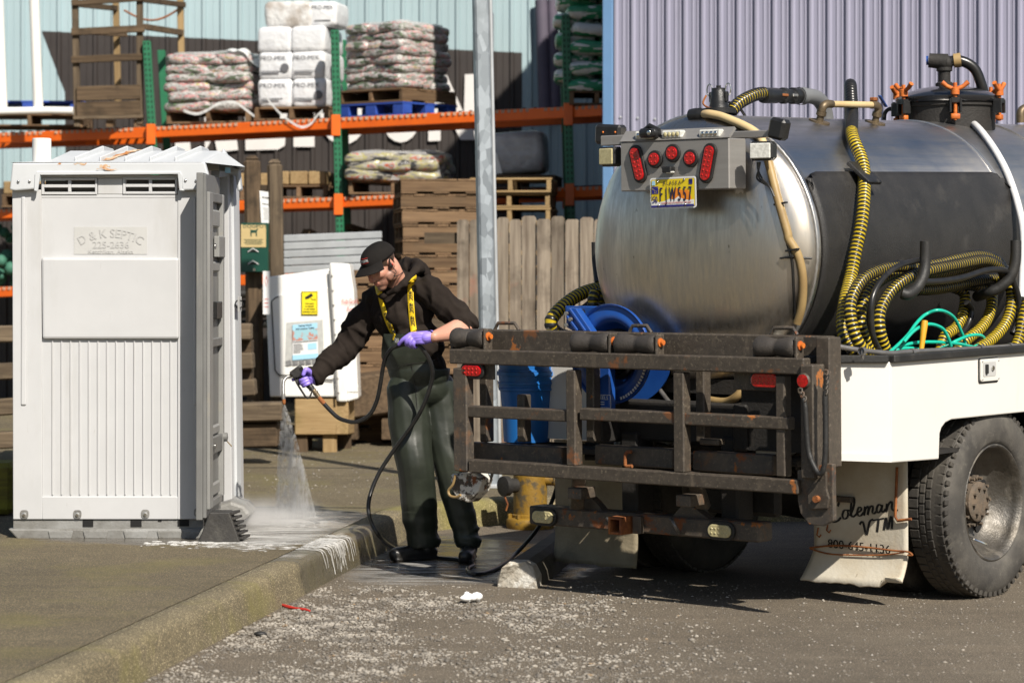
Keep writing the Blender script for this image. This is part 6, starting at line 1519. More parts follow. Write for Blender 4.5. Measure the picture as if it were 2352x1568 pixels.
# manhole
mc = TX(2177, 268, -1.14); mc.z = TC.z + TR + .014 * (mc.y - TC.y) - .03; mh = MB().lathe([(.262, -.10), (.262, .115), (.275, .118), (.275, .135), (.262, .138)], mc, Z1, 48).build('manhole_neck', 'undercarriage', truck)
surf('lid_black', (.014, .015, .018), rough=.16, coat=.5)
MB().lathe([(.285, .138), (.292, .146), (.292, .168), (.28, .176), (.24, .195), (.17, .218), (.09, .232), (0, .236)], mc, Z1, 48).build('manhole_lid', 'lid_black', mh)
for k in range(6):
    a = 2 * math.pi * k / 6 + rad(8); o = mc + Vector((.305 * math.cos(a), .305 * math.sin(a), .16)); rd = Vector((math.cos(a), math.sin(a), 0)); tg = Vector((-rd.y, rd.x, 0))
    ck = MB(); ck.box(o + Vector((0, 0, -.02)), (.045, .05, .03), Matrix.Rotation(a, 3, 'Z'), ch=.004)
    for sx in (-1, 1): ck.box(o + tg * .028 * sx + rd * .0 + Vector((0, 0, -.05)), (.05, .012, .075), Matrix.Rotation(a, 3, 'Z'), ch=.003)
    cl_ = ck.build('lid_clamp', 'black_plastic', mh)
    bt_ = MB(); bt_.cyl(o + Vector((0, 0, -.13)), o + Vector((0, 0, .075)), .011, n=10); bt_.lathe([(.024, .0), (.024, .035), (.016, .04)], o + Vector((0, 0, .01)), Z1, 10)
    for sx in (-1, 1): bt_.tube([o + Vector((0, 0, .035)), o + tg * .045 * sx + Vector((0, 0, .055)), o + tg * .072 * sx + Vector((0, 0, .078))], [.012, .012, .014], 8)
    bt_.box(o + Vector((0, 0, -.11)), (.03, .05, .03), Matrix.Rotation(a, 3, 'Z'), ch=.003); bt_.build('wing_nut', 'orange_bolt', mh)
vo_ = mc + Vector((.0, 0, .23)); mb = MB(); mb.lathe([(.05, -.01), (.05, .02), (.035, .03), (.035, .085), (.045, .09), (.045, .11)], vo_ + Vector((-.02, 0, 0)), Z1, 18); mb.ell(vo_ + Vector((-.02, 0, .135)), (.055, .055, .045)); mb.cyl(vo_ + Vector((-.09, -.05, .15)), vo_ + Vector((-.0, 0, .14)), .04, .045); mb.build('relief_valve', 'undercarriage', mh)
MB().lathe([(.026, 0), (.026, .012), (0, .012)], vo_ + Vector((-.092, -.052, .15)), (-.85, -.5, 0), 14).build('valve_plug', 'reel_blue', mh)
MB().tube(smooth_path([vo_ + Vector((0, .0, .14)), vo_ + Vector((.06, .04, .145)), vo_ + Vector((.12, .09, .10)), vo_ + Vector((.15, .12, .0)), vo_ + Vector((.16, .14, -.08))], 6), .030, 12).build('vent_hose', 'hose_black', mh)
MB().lathe([(.040, -.02), (.041, .02)], vo_ + Vector((.045, .03, .147)), (.8, .5, .1), 14).build('hose_clamp', 'hose_tan', mh)
MB().tube(smooth_path([mc + Vector((-.40, -.02, -.01)), mc + Vector((-.40, -.02, .09)), mc + Vector((-.36, -.02, .12)), mc + Vector((-.32, -.02, .08)), mc + Vector((-.31, -.02, -.01))], 5), .012, 8).build('lifting_eye', 'undercarriage', truck)

# ------------------------------------------------------------------ blue hose reel on the tail platform
MB().box((-1.35, -.02, .70), (1.85, .24, .03), ch=.004).build('tail_platform', 'undercarriage', truck)
zz3 = lambda x, y: (1254.7 + .18 * x, 658.7 + .18 * y)
RS = -.14; rc_ = TY(1402, 813, RS); RRs = .245
reel = MB()
dp = [(.0, -.09), (.09, -.09), (.128, -.06), (.154, -.022), (.168, .0), (.185, .006), (.20, .004), (.215, -.004), (.232, -.006), (.238, .003), (.246, .008), (.248, .002), (.246, -.012)]
reel.lathe([(r_, -h) for r_, h in dp], rc_, Y1, 56); rl1 = reel.build('reel_disc', 'reel_blue', truck)
MB().lathe([(.246, .012), (.248, 0), (.238, 0), (.20, 0), (.10, .004), (.05, .004)], rc_ + Vector((0, .17, 0)), Y1, 56).build('reel_disc', 'reel_blue', truck)
mb = MB(); mb.lathe([(.10, .0), (.10, .17)], rc_, Y1, 32)
for k in range(5): mb.lathe([(.112, .015 + .03 * k), (.125, .03 + .03 * k), (.112, .043 + .03 * k)], rc_, Y1, 40)
mb.build('wound_hose', 'hose_black', truck)
MB().lathe([(.0, 0), (.100, 0), (.100, .002)], rc_ + Vector((0, .084, 0)), Y1, 32).build('hub_hole_dark', 'hole', rl1)  # black disc painting the dark of the hub hole
a = TY(*zz3(600, 1030), RS - .10); b = TY(*zz3(810, 1530), RS - .10)
ped = MB().box(((a.x + b.x) / 2, RS - .075, (rc_.z + b.z) / 2 - .02), (b.x - a.x, .05, rc_.z - b.z + .08), ch=.006).build('reel_pedestal', 'reel_blue', truck)
mb = MB(); o = TY(*zz3(683, 1425), RS - .1005)
for e in (0, .001): mb.text('COXREELS', o + Vector((e - .01, -.001 - e * .3, -.004)), X1, Z1, .026, sx=1.0)
for sx in (-1, 1): mb.box(o + Vector((sx * .072 - .005, 0, -.012)), (.0025, .002, .062))
for sz in (.019, -.043): mb.box(o + Vector((-.005, 0, sz)), (.146, .002, .0025))
for k in range(2): mb.box(o + Vector((-.02, 0, -.016 - .011 * k)), (.095, .002, .004))
mb.build('lettering', 'grey_text', ped)
A0_ = [TY(*zz3(x, y), RS - .05) for x, y in ((255, 265), (375, 275), (575, 570), (330, 560), (250, 510))]
arm = MB().prism([(p.x, p.z) for p in A0_], (0, RS - .05, 0), X1, Z1, Y1, .05).build('guide_arm', 'reel_blue', truck, bev=.004)
for (x0, y0, x1, y1) in ((300, 280, 500, 565), (262, 370, 400, 560)): MB().beam(TY(*zz3(x0, y0), RS - .055), TY(*zz3(x1, y1), RS - .055), .014, .012, up=(0, 1, 0), ch=.003).build('arm_flange', 'reel_blue', arm)
mb = MB()
for x, y in ((268, 338), (322, 412), (270, 485)): p = TY(*zz3(x, y), RS - .055); mb.cyl(p, p + Vector((0, -.014, 0)), .0105, n=6)
mb.build('arm_bolt', 'alu', arm)
a, b = TY(*zz3(255, 275), RS + .06), TY(*zz3(680, 290), RS + .06); MB().box(((a.x + b.x) / 2, RS + .06, (a.z + b.z) / 2 - .01), (b.x - a.x, .02, .05), ch=.004).build('guide_plate', 'reel_blue', truck)
MB().cyl(TY(*zz3(390, 325), RS), TY(*zz3(470, 330), RS), .018).build('guide_roller', 'black_plastic', truck)
surf('sticker_dark', (.02, .02, .025), rough=.5)
mb = MB()
for k in range(15):
    a = rad(-72 + 4.4 * k); p = rc_ + Vector((.226 * math.cos(a), .006 - .012, .226 * math.sin(a))); mb.box(p + Vector((0, -.001, 0)), (.014, .003, .010), Matrix.Rotation(-a, 3, 'Y'))
mb.build('warning_text', 'grey_text', rl1)

# ------------------------------------------------------------------ loose things on the tail platform
def put(mb, name, mats, label, cat, **k): mb.xform(TM); return tag(mb.build(name, mats, **k), label, cat)
bs = -.02; bc = TY(1210, 1008, bs); bc.z = .722
bt = thing('bucket', 'blue ribbed plastic bucket stacked with another on the tail platform', 'bucket', TM @ bc)
def bucket_prof(h, r0, r1): return [(0, .004), (r0, .004), (r0 + .003, .0), (r0 + (r1 - r0) * .72, h * .72), (r1 + .002, h * .73), (r1 + .005, h * .735), (r1 + .005, h * .765), (r1, h * .77), (r1 + .004, h * .82), (r1 + .008, h * .825), (r1 + .008, h * .85), (r1 + .003, h * .855), (r1 + .006, h * .94), (r1 + .014, h * .945), (r1 + .014, h), (r1 + .006, h), (r1 + .004, h * .95), (r0, .012), (0, .012)]
MB().lathe(bucket_prof(.36, .115, .140), (0, 0, 0), Z1, 40).build('shell', 'bucket_blue', bt)
MB().tube([(.15 * math.cos(a), .05 + .10 * math.sin(a) * 0, .31 - .13 * math.sin(a)) for a in [math.pi * k / 12 for k in range(13)]], .004, 6).build('bail', 'chrome', bt)
b2_ = thing('bucket', 'upper blue bucket nested in the ribbed one with a white rag inside', 'bucket', TM @ (bc + Vector((0, 0, .085))))
MB().lathe(bucket_prof(.335, .108, .138), (0, 0, 0), Z1, 40).build('shell', 'bucket_blue', b2_)
mb = MB(); r_ = random.Random(3); mb.grid(lambda i, j: Vector(((i - .5) * .2, (j - .5) * .2, .315 + .05 * mnoise.noise(Vector((i * 4, j * 4, 7))) + .02 * (1 - 4 * (i - .5) ** 2))), 14, 14)
mb.v = [tuple(TM @ (bc + Vector((0, 0, .085)) + Vector(v))) for v in mb.v]; tag(mb.build('rag', 'litter_white'), 'crumpled white rag in the top bucket', 'rag')
jc = TY(1782, 1043, -.05); jc.z = .72; H_ = TY(1782, 897, -.05).z - .72
jg = MB().box(jc + Vector((0, 0, H_ / 2 - .02)), (.14, .16, H_ - .04), ch=.015); jg.box(jc + Vector((0, 0, H_ - .01)), (.15, .17, .04), ch=.006)
surf('jug_white', (.55, .54, .50), (.48, .47, .43), 4, rough=.4); put(jg, 'jug', 'jug_white', 'tall off-white plastic jug behind the right end of the liftgate', 'jug')
J7 = lambda x, y, s: TY(1443 + .4 * x, 721.5 + .4 * y, s)
MB().tube(smooth_path([J7(425, 485, .05), J7(470, 495, .03), J7(560, 503, .0), J7(625, 470, -.02), J7(665, 420, .0), J7(700, 395, .06)], 6), .021, 12).build('drain_hose', 'hose_tan', truck)
MB().lathe([(.025, -.012), (.026, .012)], J7(445, 488, .04), (1, 0, -.1), 12).build('hose_clamp', 'chrome', truck)
MB().tube(smooth_path([J7(30, 520, .0), J7(90, 520, -.02), J7(150, 545, -.02), J7(185, 560, .02)], 5), .016, 10).build('drain_hose', 'hose_tan', truck)
for p0, p1 in (((430, 520), (445, 585)), ((470, 520), (492, 582))): MB().cyl(J7(*p0, .0), J7(*p1, -.05), .006).build('green_cord', 'hose_green', truck)
MB().tube(smooth_path([J7(120, 330, .08), J7(165, 410, .06), J7(215, 480, .02), J7(240, 510, .0)], 5), .012, 8).build('control_rod', 'rail_steel', truck)
mb = MB(); r_ = random.Random(12)
for k in range(22):
    p = J7(r_.uniform(-60, 240), r_.uniform(620, 750), r_.uniform(.02, .15)); mb.ell(p, (r_.uniform(.02, .05), r_.uniform(.02, .05), r_.uniform(.02, .045)), nu=8, nv=6)
mb.build('crusted_valve', 'crusted', truck)
# ------------------------------------------------------------------ portable toilet
PY = 13.78
toilet = thing('portable_toilet', 'white portable toilet with a ribbed side and its grey door ajar', 'portable toilet', (P(295, 620, PY).x, PY, SW)); TO = Vector(toilet.location)
Q = lambda x, y, dy=0.0: P(x, y, PY + dy) - TO
S_ = PY / FPX
def panel(pts, dy, th, name, mat='white_plastic', bev=.004, par=toilet):
    f = [Q(x, y, dy) for x, y in pts]; n = len(f)
    poly = [(p.x, p.z) for p in f]; return MB().prism(poly, (0, dy, 0), X1, Z1, Y1, th).build(name, mat, par, bev=bev)
DP = 1.08
# side wall towards the yard: corner strips, framed middle, stepped panels, ribs
panel([(28, 436), (95, 436), (97, 1192), (30, 1192)], 0, .03, 'side_wall'); panel([(408, 436), (464, 434), (467, 1192), (408, 1192)], 0, .03, 'side_wall')
panel([(95, 1140), (408, 1140), (408, 1192), (97, 1192)], 0, .03, 'lower_band')
panel([(94, 452), (410, 452), (410, 596), (94, 596)], .006, .03, 'upper_panel'); panel([(95, 592), (410, 592), (411, 778), (97, 778)], -.016, .05, 'service_panel', bev=.012)
panel([(95, 776), (410, 776), (410, 1142), (97, 1142)], .010, .03, 'lower_panel')
for k in range(14):
    x = 119 + k * 20.85; panel([(x, 781), (x + 3.0, 781), (x + 3.0, 1136), (x, 1136)], .003, .012, 'rib', bev=.002)
for x0, x1 in ((44, 58), (440, 450)): panel([(x0 + 5, 452), (x1, 452), (x1 + 2, 930), (x0 + 4, 930)], -.009, .02, 'groove_bead', bev=.006)
# vents with slots
def vent(x0, x1, y0, y1):
    fr_ = MB(); xm = (x0 + x1) / 2; ym = (y0 + y1) / 2; bd = 2.6
    def b_(a, b, c, d): p, q = Q(a, b, -.004), Q(c, d, -.004); fr_.box(((p.x + q.x) / 2, .012, (p.z + q.z) / 2), (abs(q.x - p.x), .03, abs(p.z - q.z)), ch=.002)
    b_(x0 - 6, y0 - 5, x0, y1 + 6); b_(x1, y0 - 5, x1 + 5, y1 + 6); b_(x0, y0 - 5, x1, y0); b_(x0, y1, x1, y1 + 6); b_(xm - 3.5, y0, xm + 3.5, y1); b_(x0, ym - 3.5, xm - 3.5, ym + 3.5); b_(xm + 3.5, ym - 3.5, x1, ym + 3.5)
    v_ = fr_.build('vent', 'white_plastic', toilet); p, q = Q(x0, y0), Q(x1, y1); MB().box(((p.x + q.x) / 2, .05, (p.z + q.z) / 2), (q.x - p.x, .004, p.z - q.z)).build('dark_mesh', 'interior', v_)
vent(101, 218, 414, 441); vent(288, 402, 413, 440)
panel([(94, 404), (94.5, 455), (95, 455), (95, 404)], .004, .03, 'wall_strip'); panel([(224.5, 409.5), (281.5, 409.5), (281.5, 446.5), (224.5, 446.5)], .004, .03, 'upper_strip'); panel([(94, 447), (410, 447), (410, 455), (94, 455)], .004, .03, 'upper_strip'); panel([(94, 402), (410, 402), (410, 409), (94, 409)], .004, .03, 'upper_strip')
# skid and base
panel([(30, 1192), (466, 1192), (466, 1215), (30, 1215)], .012, .05, 'base_rail', 'skid_plastic')
f = [(18, 1214), (560, 1214), (560, 1222), (530, 1238), (42, 1240)]; panel(f, -.015, .10, 'skid', 'skid_plastic', .008)
for x in (110, 190, 283, 360, 420): panel([(x, 1219), (x + 58, 1219), (x + 54, 1236), (x + 4, 1236)], -.022, .02, 'skid_pocket', 'skid_plastic')
for x0, x1, y0, y1 in ((190, 214, 1193, 1209), (300, 325, 1193, 1209), (408, 434, 1193, 1208), (363, 371, 1193, 1197)): panel([(x0, y0), (x1, y0), (x1, y1), (x0, y1)], .008, .01, 'fork_slot', 'hole', 0)
for x, y in ((56, 1180), (178, 1180), (334, 1179), (455, 1176)):
    c = Q(x, y); ob = MB().prism(rrect(.044, .044, .014), (c.x, -.004, c.z), X1, Z1, -Y1, .0012).build('bolt_pocket', 'skid_plastic', toilet)
    MB().lathe([(.013, 0), (.013, .003), (.009, .004), (0, .004)], (c.x, -.005, c.z - .003), -Y1, 16).build('washer', 'alu', ob); MB().lathe([(.008, 0), (.007, .006), (0, .006)], (c.x, -.010, c.z - .003), -Y1, 6).build('bolt', 'chrome', ob)
# faded company panel
sg_ = panel([(170, 521), (338, 521), (338, 584), (170, 584)], .0035, .01, 'faded_sign', 'decal_grey', 0)
c = Q(254, 590); mt = MB()
def arcf(cx, cz, R_):
    def fn(a, b): th = a / R_; return Vector((cx + (R_ + b) * math.sin(th), .0012, cz - R_ + (R_ + b) * math.cos(th)))
    return fn
ft_ = arcf(c.x, Q(254, 546).z + .002, .33)
for e in (0, .0022): mt.text('D & K SEPTIC', (0, 0, 0), X1, Z1, .066, fn=lambda a, b, e=e: ft_(a + e, b) + Vector((0, -e * .2, 0)), sx=.88)
for e in (0, .0022): mt.text('225-2636', Vector((c.x + e, .0012 - e * .2, Q(254, 570).z)), X1, Z1, .052, sx=1.0)
for e in (0, .001): mt.text('Ketchikan, Alaska', Vector((c.x + e, .0012 - e * .2, Q(254, 582.5).z)), X1, Z1, .030, sx=1.15)
surf('faded_print', (.43, .43, .42), rough=.5); mt.build('lettering', 'faded_print', sg_)
# roof: overhanging rim with a stepped apron, crown ridge with ribs
rim_pts = [(28, 374), (470, 372), (478, 400), (466, 436), (418, 437), (416, 408), (408, 398), (92, 400), (85, 408), (84, 434), (34, 438), (22, 436)]
panel(rim_pts, -.045, .06, 'roof_rim', 'roof_plastic', .008)
panel([(84, 394), (414, 394), (418, 402), (418, 434), (424, 438), (412, 438), (408, 400), (92, 402), (86, 440), (78, 438), (80, 400)], -.052, .02, 'rim_bead', 'roof_plastic', .003)
mb = MB(); zr = Q(0, 374).z; zc = Q(0, 344).z + .01
xl, xr_ = Q(28, 0).x, Q(470, 0).x; xcl, xcr = Q(120, 0).x, Q(512, 0).x - .02
v = [(xl, -.045, zr), (xr_, -.045, zr), (xr_ + .16, DP * .5, zr), (xr_ + .10, DP, zr), (xl, DP, zr), (xcl - .02, .02, zr + .012), (xr_ - .03, .02, zr + .012), (xcl + .04, .34, zc), (xcr - .04, .34, zc), (xcl + .04, .72, zc), (xcr - .04, .72, zc), (xr_ + .02, DP - .05, zr), (xcl, DP - .05, zr)]
mb.add(v, [(0, 1, 6, 5), (5, 6, 8, 7), (7, 8, 10, 9), (9, 10, 11, 12), (1, 2, 8, 6), (2, 3, 11, 10), (2, 10, 8), (0, 5, 7, 9, 12, 4), (3, 4, 12, 11)]); mb.build('roof', 'roof_plastic', toilet, bev=.012)
for x0, x1 in ((172, 212), (229, 269), (287, 326), (344, 382), (402, 438)):
    a, b = Vector((Q(x0, 0).x, .012, zr + .018)), Vector((Q(x1, 0).x - .05, .34, zc + .012)); b.x = a.x + .095
    rb = MB(); rb.beam(a, b, .011, .030, ch=.004); rb.beam(b, b + Vector((.0, .36, 0)), .011, .030, ch=.004)
    rb.build('roof_rib', 'roof_plastic', toilet)
surf('rust_stain', (.42, .16, .035), (.62, .50, .36), 18, .42, .58, rough=.7, rnd=False)
a, b = Vector((Q(240, 0).x, .01, zr + .012)), Vector((Q(278, 0).x + .035, .34, zc + .004)); mb = MB(); r_ = random.Random(5)
n = 16; pts = [a.lerp(b, k / n) for k in range(n + 1)]; mb.add([p + Vector((dx + r_.uniform(-.01, .01), 0, .003)) for p in pts for dx in (-.022, .022)], [(2 * k, 2 * k + 1, 2 * k + 3, 2 * k + 2) for k in range(n)]); mb.build('rust_stain', 'rust_stain', toilet)
mb = MB()
for x0, x1, y0, y1 in ((226, 275, 388, 391), (232, 256, 380, 386), (136, 144, 375, 380), (172, 202, 375, 379)):
    p, q = Q(x0, y0), Q(x1, y1); m_ = 7; mb.add([Vector((p.x + (q.x - p.x) * k / m_, -.0535 if y0 > 386 else -.0462, z + r_.uniform(-.006, .006))) for k in range(m_ + 1) for z in (p.z, q.z)], [(2 * k, 2 * k + 1, 2 * k + 3, 2 * k + 2) for k in range(m_)])
mb.build('rust_stain', 'rust_stain', toilet)
p = Q(96, 372, .12); MB().lathe([(.05 * 1.02, 0), (.051, .01), (.051, .125), (.046, .128), (.046, .02)], p, Z1, 28).build('vent_pipe', 'pvc', toilet)
mb = MB()
for x, y in ((46, 418), (72, 417), (429, 415), (453, 416)): mb.ell(Q(x, y) * 1 + Vector((0, -.050, 0)), (.0075, .005, .0075), nu=10, nv=6)
mb.build('roof_screw', 'chrome', toilet)
# back and far walls, floor
xb_ = Q(30, 0).x; xf = Q(466, 0).x; zb = Q(0, 1192).z; zt_ = Q(0, 420).z
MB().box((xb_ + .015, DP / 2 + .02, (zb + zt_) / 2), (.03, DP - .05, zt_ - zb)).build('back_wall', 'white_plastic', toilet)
MB().box(((xb_ + xf) / 2, DP, (zb + zt_) / 2), (xf - xb_, .03, zt_ - zb)).build('far_wall', 'interior', toilet)  # white wall coloured dark to paint the shade in the door gap
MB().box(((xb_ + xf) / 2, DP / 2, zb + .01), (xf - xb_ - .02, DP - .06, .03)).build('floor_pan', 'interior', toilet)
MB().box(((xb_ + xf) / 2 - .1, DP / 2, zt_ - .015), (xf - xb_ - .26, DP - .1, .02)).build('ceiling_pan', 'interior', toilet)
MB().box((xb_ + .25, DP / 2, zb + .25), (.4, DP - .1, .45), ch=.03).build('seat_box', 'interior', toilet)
# door frame: far jamb and head
W3 = lambda x, y, Y: P(x, y, Y) - TO
def slab(a_t, b_t, a_b, b_b, th, name, mat, par, bev=.004):
    """vertical slab through four points (left-top, right-top, left-bottom, right-bottom), thickness to the right"""
    d = (b_t - a_t); nrm = Vector((d.y, -d.x, 0)).normalized()
    f = [a_t, b_t, b_b, a_b]; mb = MB(); mb.add([p for p in f] + [p - nrm * th for p in f], [(0, 3, 2, 1), (4, 5, 6, 7), (0, 1, 5, 4), (1, 2, 6, 5), (2, 3, 7, 6), (3, 0, 4, 7)])
    return mb.build(name, mat, par, bev=bev)
jm = slab(W3(524, 402, 14.55), W3(549, 400, 14.85), W3(533, 1166, 14.55), W3(561, 1163, 14.85), .05, 'door_jamb', 'white_plastic', toilet)
jx = slab(W3(536, 402, 14.62), W3(545, 402, 14.74), W3(545, 1140, 14.62), W3(555, 1140, 14.74), .02, 'jamb_bead', 'roof_plastic', jm)
dj = W3(546, 698, 14.66); MB().box(dj + Vector((.0165, -.05, 0)), (.004, .07, .085), Euler((0, 0, rad(-10))).to_matrix(), ch=.001).build('no_smoking_decal', 'decal_grey', jm)
jn = Vector((.3, -.33, 0)); MB().lathe([(.026, 0), (.026, .001), (.019, .001), (.019, 0)], dj + Vector((.0135, -.052, 0)), (-.17, -.98, 0), 18).build('decal_ring', 'lead_text', jm)
hd = slab(W3(505, 392, 14.3), W3(549, 392, 14.85), W3(505, 408, 14.3), W3(549, 402, 14.85), .05, 'door_head', 'roof_plastic', toilet)
cnr = panel([(500, 374), (512, 340), (536, 384), (549, 388), (554, 436), (546, 440), (540, 402), (512, 398), (506, 412)], .75, .1, 'roof_corner', 'roof_plastic', .01)
MB().box(W3(523, 391, 14.2), (.03, .004, .03)).build('roof_label', 'paper_blue', toilet)
# lower front lip and step
slab(W3(505, 1150, 14.3), W3(560, 1163, 14.85), W3(505, 1200, 14.3), W3(560, 1180, 14.85), .2, 'sill', 'skid_plastic', toilet, .02)
panel([(470, 1170), (530, 1150), (560, 1160), (578, 1182), (548, 1205), (470, 1238)], .55, .35, 'front_skid', 'skid_plastic', .02)
# open door, hinged at the near corner
A_t, B_t, A_b, B_b = W3(466, 396, 13.56), W3(505, 408, 14.22), W3(465, 1194, 13.56), W3(507, 1168, 14.22)
door = slab(A_t, B_t, A_b, B_b, .035, 'door', 'grey_plastic', toilet, .004)
dd = (B_t - A_t); dd.z = 0; du = dd.normalized(); dn = Vector((du.y, -du.x, 0)); DL = dd.length
def dpt(a, y, out=0.0):   # a along door 0..1, y image row at the near edge
    z = (A_t.lerp(A_b, (y - 396) / (1194 - 396))).z; return Vector((A_t.x + du.x * DL * a + dn.x * out, A_t.y + du.y * DL * a + dn.y * out, z))
Rd = Matrix((du, -dn, Z1)).transposed()
def dbox(a0, a1, y0, y1, out, name, mat='grey_plastic', th=.02, ch=.004):
    p, q = dpt(a0, y0, out), dpt(a1, y1, out); return MB().box((p + q) / 2, ((a1 - a0) * DL, th, abs(p.z - q.z)), Rd, ch=ch).build(name, mat, door)
surf('edge_plastic', (.27, .27, .26), (.235, .235, .225), 4, rough=.4, bump=.1, bscale=200, dirt=(((.30, .27, .2), 6, .6, .85),))
dbox(.0, .06, 400, 1190, .008, 'hinge_edge', 'grey_plastic'); dbox(.06, .26, 440, 1172, .016, 'door_stile', 'edge_plastic', .03); dbox(.86, .94, 440, 1160, .016, 'door_stile', 'edge_plastic', .03)
for y0, y1 in ((440, 462), (780, 800), (1010, 1050), (1155, 1172)): dbox(.26, .86, y0, y1, .014, 'door_rail', 'grey_plastic', .028)
for y0, y1, m_ in ((478, 520, 'edge_plastic'), (600, 625, 'edge_plastic'), (985, 1008, 'edge_plastic'), (1120, 1150, 'edge_plastic')): dbox(.32, .80, y0, y1, .008, 'moulded_scoop', m_, .022, .01)
dbox(.55, .92, 540, 590, .022, 'latch_housing', 'edge_plastic', .03); dbox(.50, .84, 695, 735, .014, 'pull_handle', 'black_plastic', .03)
for y in (565, 1030): MB().lathe([(.016, 0), (.016, .006), (.008, .008), (0, .008)], dpt(.30, y, .036), dn, 14).build('door_bolt', 'chrome', door)
MB().lathe([(.0, 0), (.025, .0), (.025, .03), (0, .035)], dpt(.9, 1020, .02), dn, 14).build('latch_knob', 'grey_plastic', door); MB().tube([dpt(.95, 1024, .03), dpt(1.06, 1045, .06)], .003, 6).build('pull_cord', 'hose_tan', door)
# rubber wedge in front of the door
wp = G(505, 1245, SW); wm = MB(); xs_ = [(-.115, 0), (.105, 0), (.05, .158), (-.055, .158)]
wm.prism(xs_, (0, 0, 0), X1, Z1, Y1, .16); wm.v = [tuple(Vector(v) + wp) for v in wm.v]
surf('wedge_rubber', (.03, .028, .026), (.042, .039, .035), 10, rough=.6, bump=.3, dirt=(((.10, .095, .08), 9, .55, .8),))
wt = thing('rubber_wedge', 'dark rubber block with a stepped side standing by the open door', 'rubber block', wp); wm.v = [tuple(Vector(v) - wp) for v in wm.v]; wm.build('block', 'wedge_rubber', wt, bev=.006)
for k in range(6): MB().box((.106 - .0105 * k, .11, .016 + .026 * k), (.05, .16, .014), Euler((0, rad(-8), rad(-8))).to_matrix(), ch=.003).build('tread_step', 'wedge_rubber', wt)
# ------------------------------------------------------------------ the worker
from mathutils.bvhtree import BVHTree
MY = 14.15
person = thing('person', 'man in black cap, dark hoodie and green bib trousers spraying the ground', 'person', G(985, 1284, 0)); MO = Vector(person.location)
def remesh(mb, voxel, smooth=4, factor=.5):
    me = bpy.data.meshes.new('t'); me.from_pydata(mb.v, [], mb.f); ob = bpy.data.objects.new('t', me); COL.objects.link(ob)
    r_ = ob.modifiers.new('r', 'REMESH'); r_.mode = 'VOXEL'; r_.voxel_size = voxel; r_.use_smooth_shade = True
    if smooth: s_ = ob.modifiers.new('s', 'SMOOTH'); s_.factor = factor; s_.iterations = smooth
    dg = bpy.context.evaluated_depsgraph_get(); out = bpy.data.meshes.new_from_object(ob.evaluated_get(dg)); bpy.data.objects.remove(ob); return out
def caps(mb, pts, rs, n=14, sub=3):
    """smooth tapered limb with round ends"""
    pts = [Vector(p) for p in pts]; q, rr = [], []
    if len(pts) > 2: sp_ = smooth_path(pts, sub * 2)
    else: sp_ = pts
    L = [0.0]
    for a, b in zip(sp_, sp_[1:]): L.append(L[-1] + (b - a).length)
    ks = [L[min(len(L) - 1, i * sub * 2 if len(pts) > 2 else i)] for i in range(len(pts))]
    rs_ = [float(np.interp(l, ks, rs)) for l in L]
    d0 = (sp_[0] - sp_[1]).normalized(); d1 = (sp_[-1] - sp_[-2]).normalized(); P_, R_ = [], []
    for k in range(5): a = math.pi / 2 * (1 - k / 5) ; P_.append(sp_[0] + d0 * rs_[0] * math.sin(a)); R_.append(max(.0008, rs_[0] * math.cos(a)))
    P_ += sp_; R_ += rs_
    for k in range(1, 6): a = math.pi / 2 * k / 5; P_.append(sp_[-1] + d1 * rs_[-1] * math.sin(a)); R_.append(max(.0008, rs_[-1] * math.cos(a)))
    mb.tube(P_, R_, n); return mb
def finish(me, name, mats, parent, disp=None, origin=None):
    o = MO if origin is None else origin; n = len(me.vertices); co = np.empty(n * 3); me.vertices.foreach_get('co', co); co = co.reshape(-1, 3)
    if disp is not None:
        nr = np.empty(n * 3); me.vertices.foreach_get('normal', nr); nr = nr.reshape(-1, 3)
        co = co + nr * np.array([disp(Vector(p), Vector(q)) for p, q in zip(co, nr)])[:, None]
    co -= np.array(o); me.vertices.foreach_set('co', co.ravel()); me.materials.clear()
    for m in ([mats] if isinstance(mats, str) else mats): me.materials.append(MATS[m])
    me.polygons.foreach_set('use_smooth', [True] * len(me.polygons)); me.polygons.foreach_set('material_index', [0] * len(me.polygons)); me.name = name; me.update()
    ob = bpy.data.objects.new(name, me); COL.objects.link(ob); ob.parent = parent; return ob
BF = Vector((-.42, -.907, 0)).normalized(); BL_ = Vector((-BF.y, BF.x, 0)); BL_ = Vector((.907, -.42, 0)).normalized()
BR = Matrix((BL_, BF, Z1)).transposed()
# head frame
hh = Vector((-.72, -.69, 0)).normalized(); hp_ = rad(36)
HF = hh * math.cos(hp_) - Z1 * math.sin(hp_); HU = hh * math.sin(hp_) + Z1 * math.cos(hp_); HL = HU.cross(HF).normalized()
roll = rad(-6); HU, HL = (HU * math.cos(roll) + HL * math.sin(roll)).normalized(), (HL * math.cos(roll) - HU * math.sin(roll)).normalized()
HO = P(876, 608, 14.02)
def H(x, y, z): return HO + HF * x + HL * y + HU * z
HM = Matrix((HF, HL, HU)).transposed()
J = dict(neck=P(916, 648, 14.12), rs=P(856, 692, 14.27), ls=P(990, 664, 14.02), re=P(797, 796, 14.22), rw=P(722, 861, 14.07), le=P(1071, 748, 13.90), lw=P(997, 773, 13.70),
         chest=P(925, 715, 14.13), belly=P(945, 800, 14.12), hips=P(963, 890, 14.15), rh=P(934, 915, 14.10), lh=P(1004, 912, 14.18), rk=P(953, 1068, 14.03), lk=P(1034, 1070, 14.12), ra=P(972, 1250, 14.13), la=P(1076, 1250, 14.13))
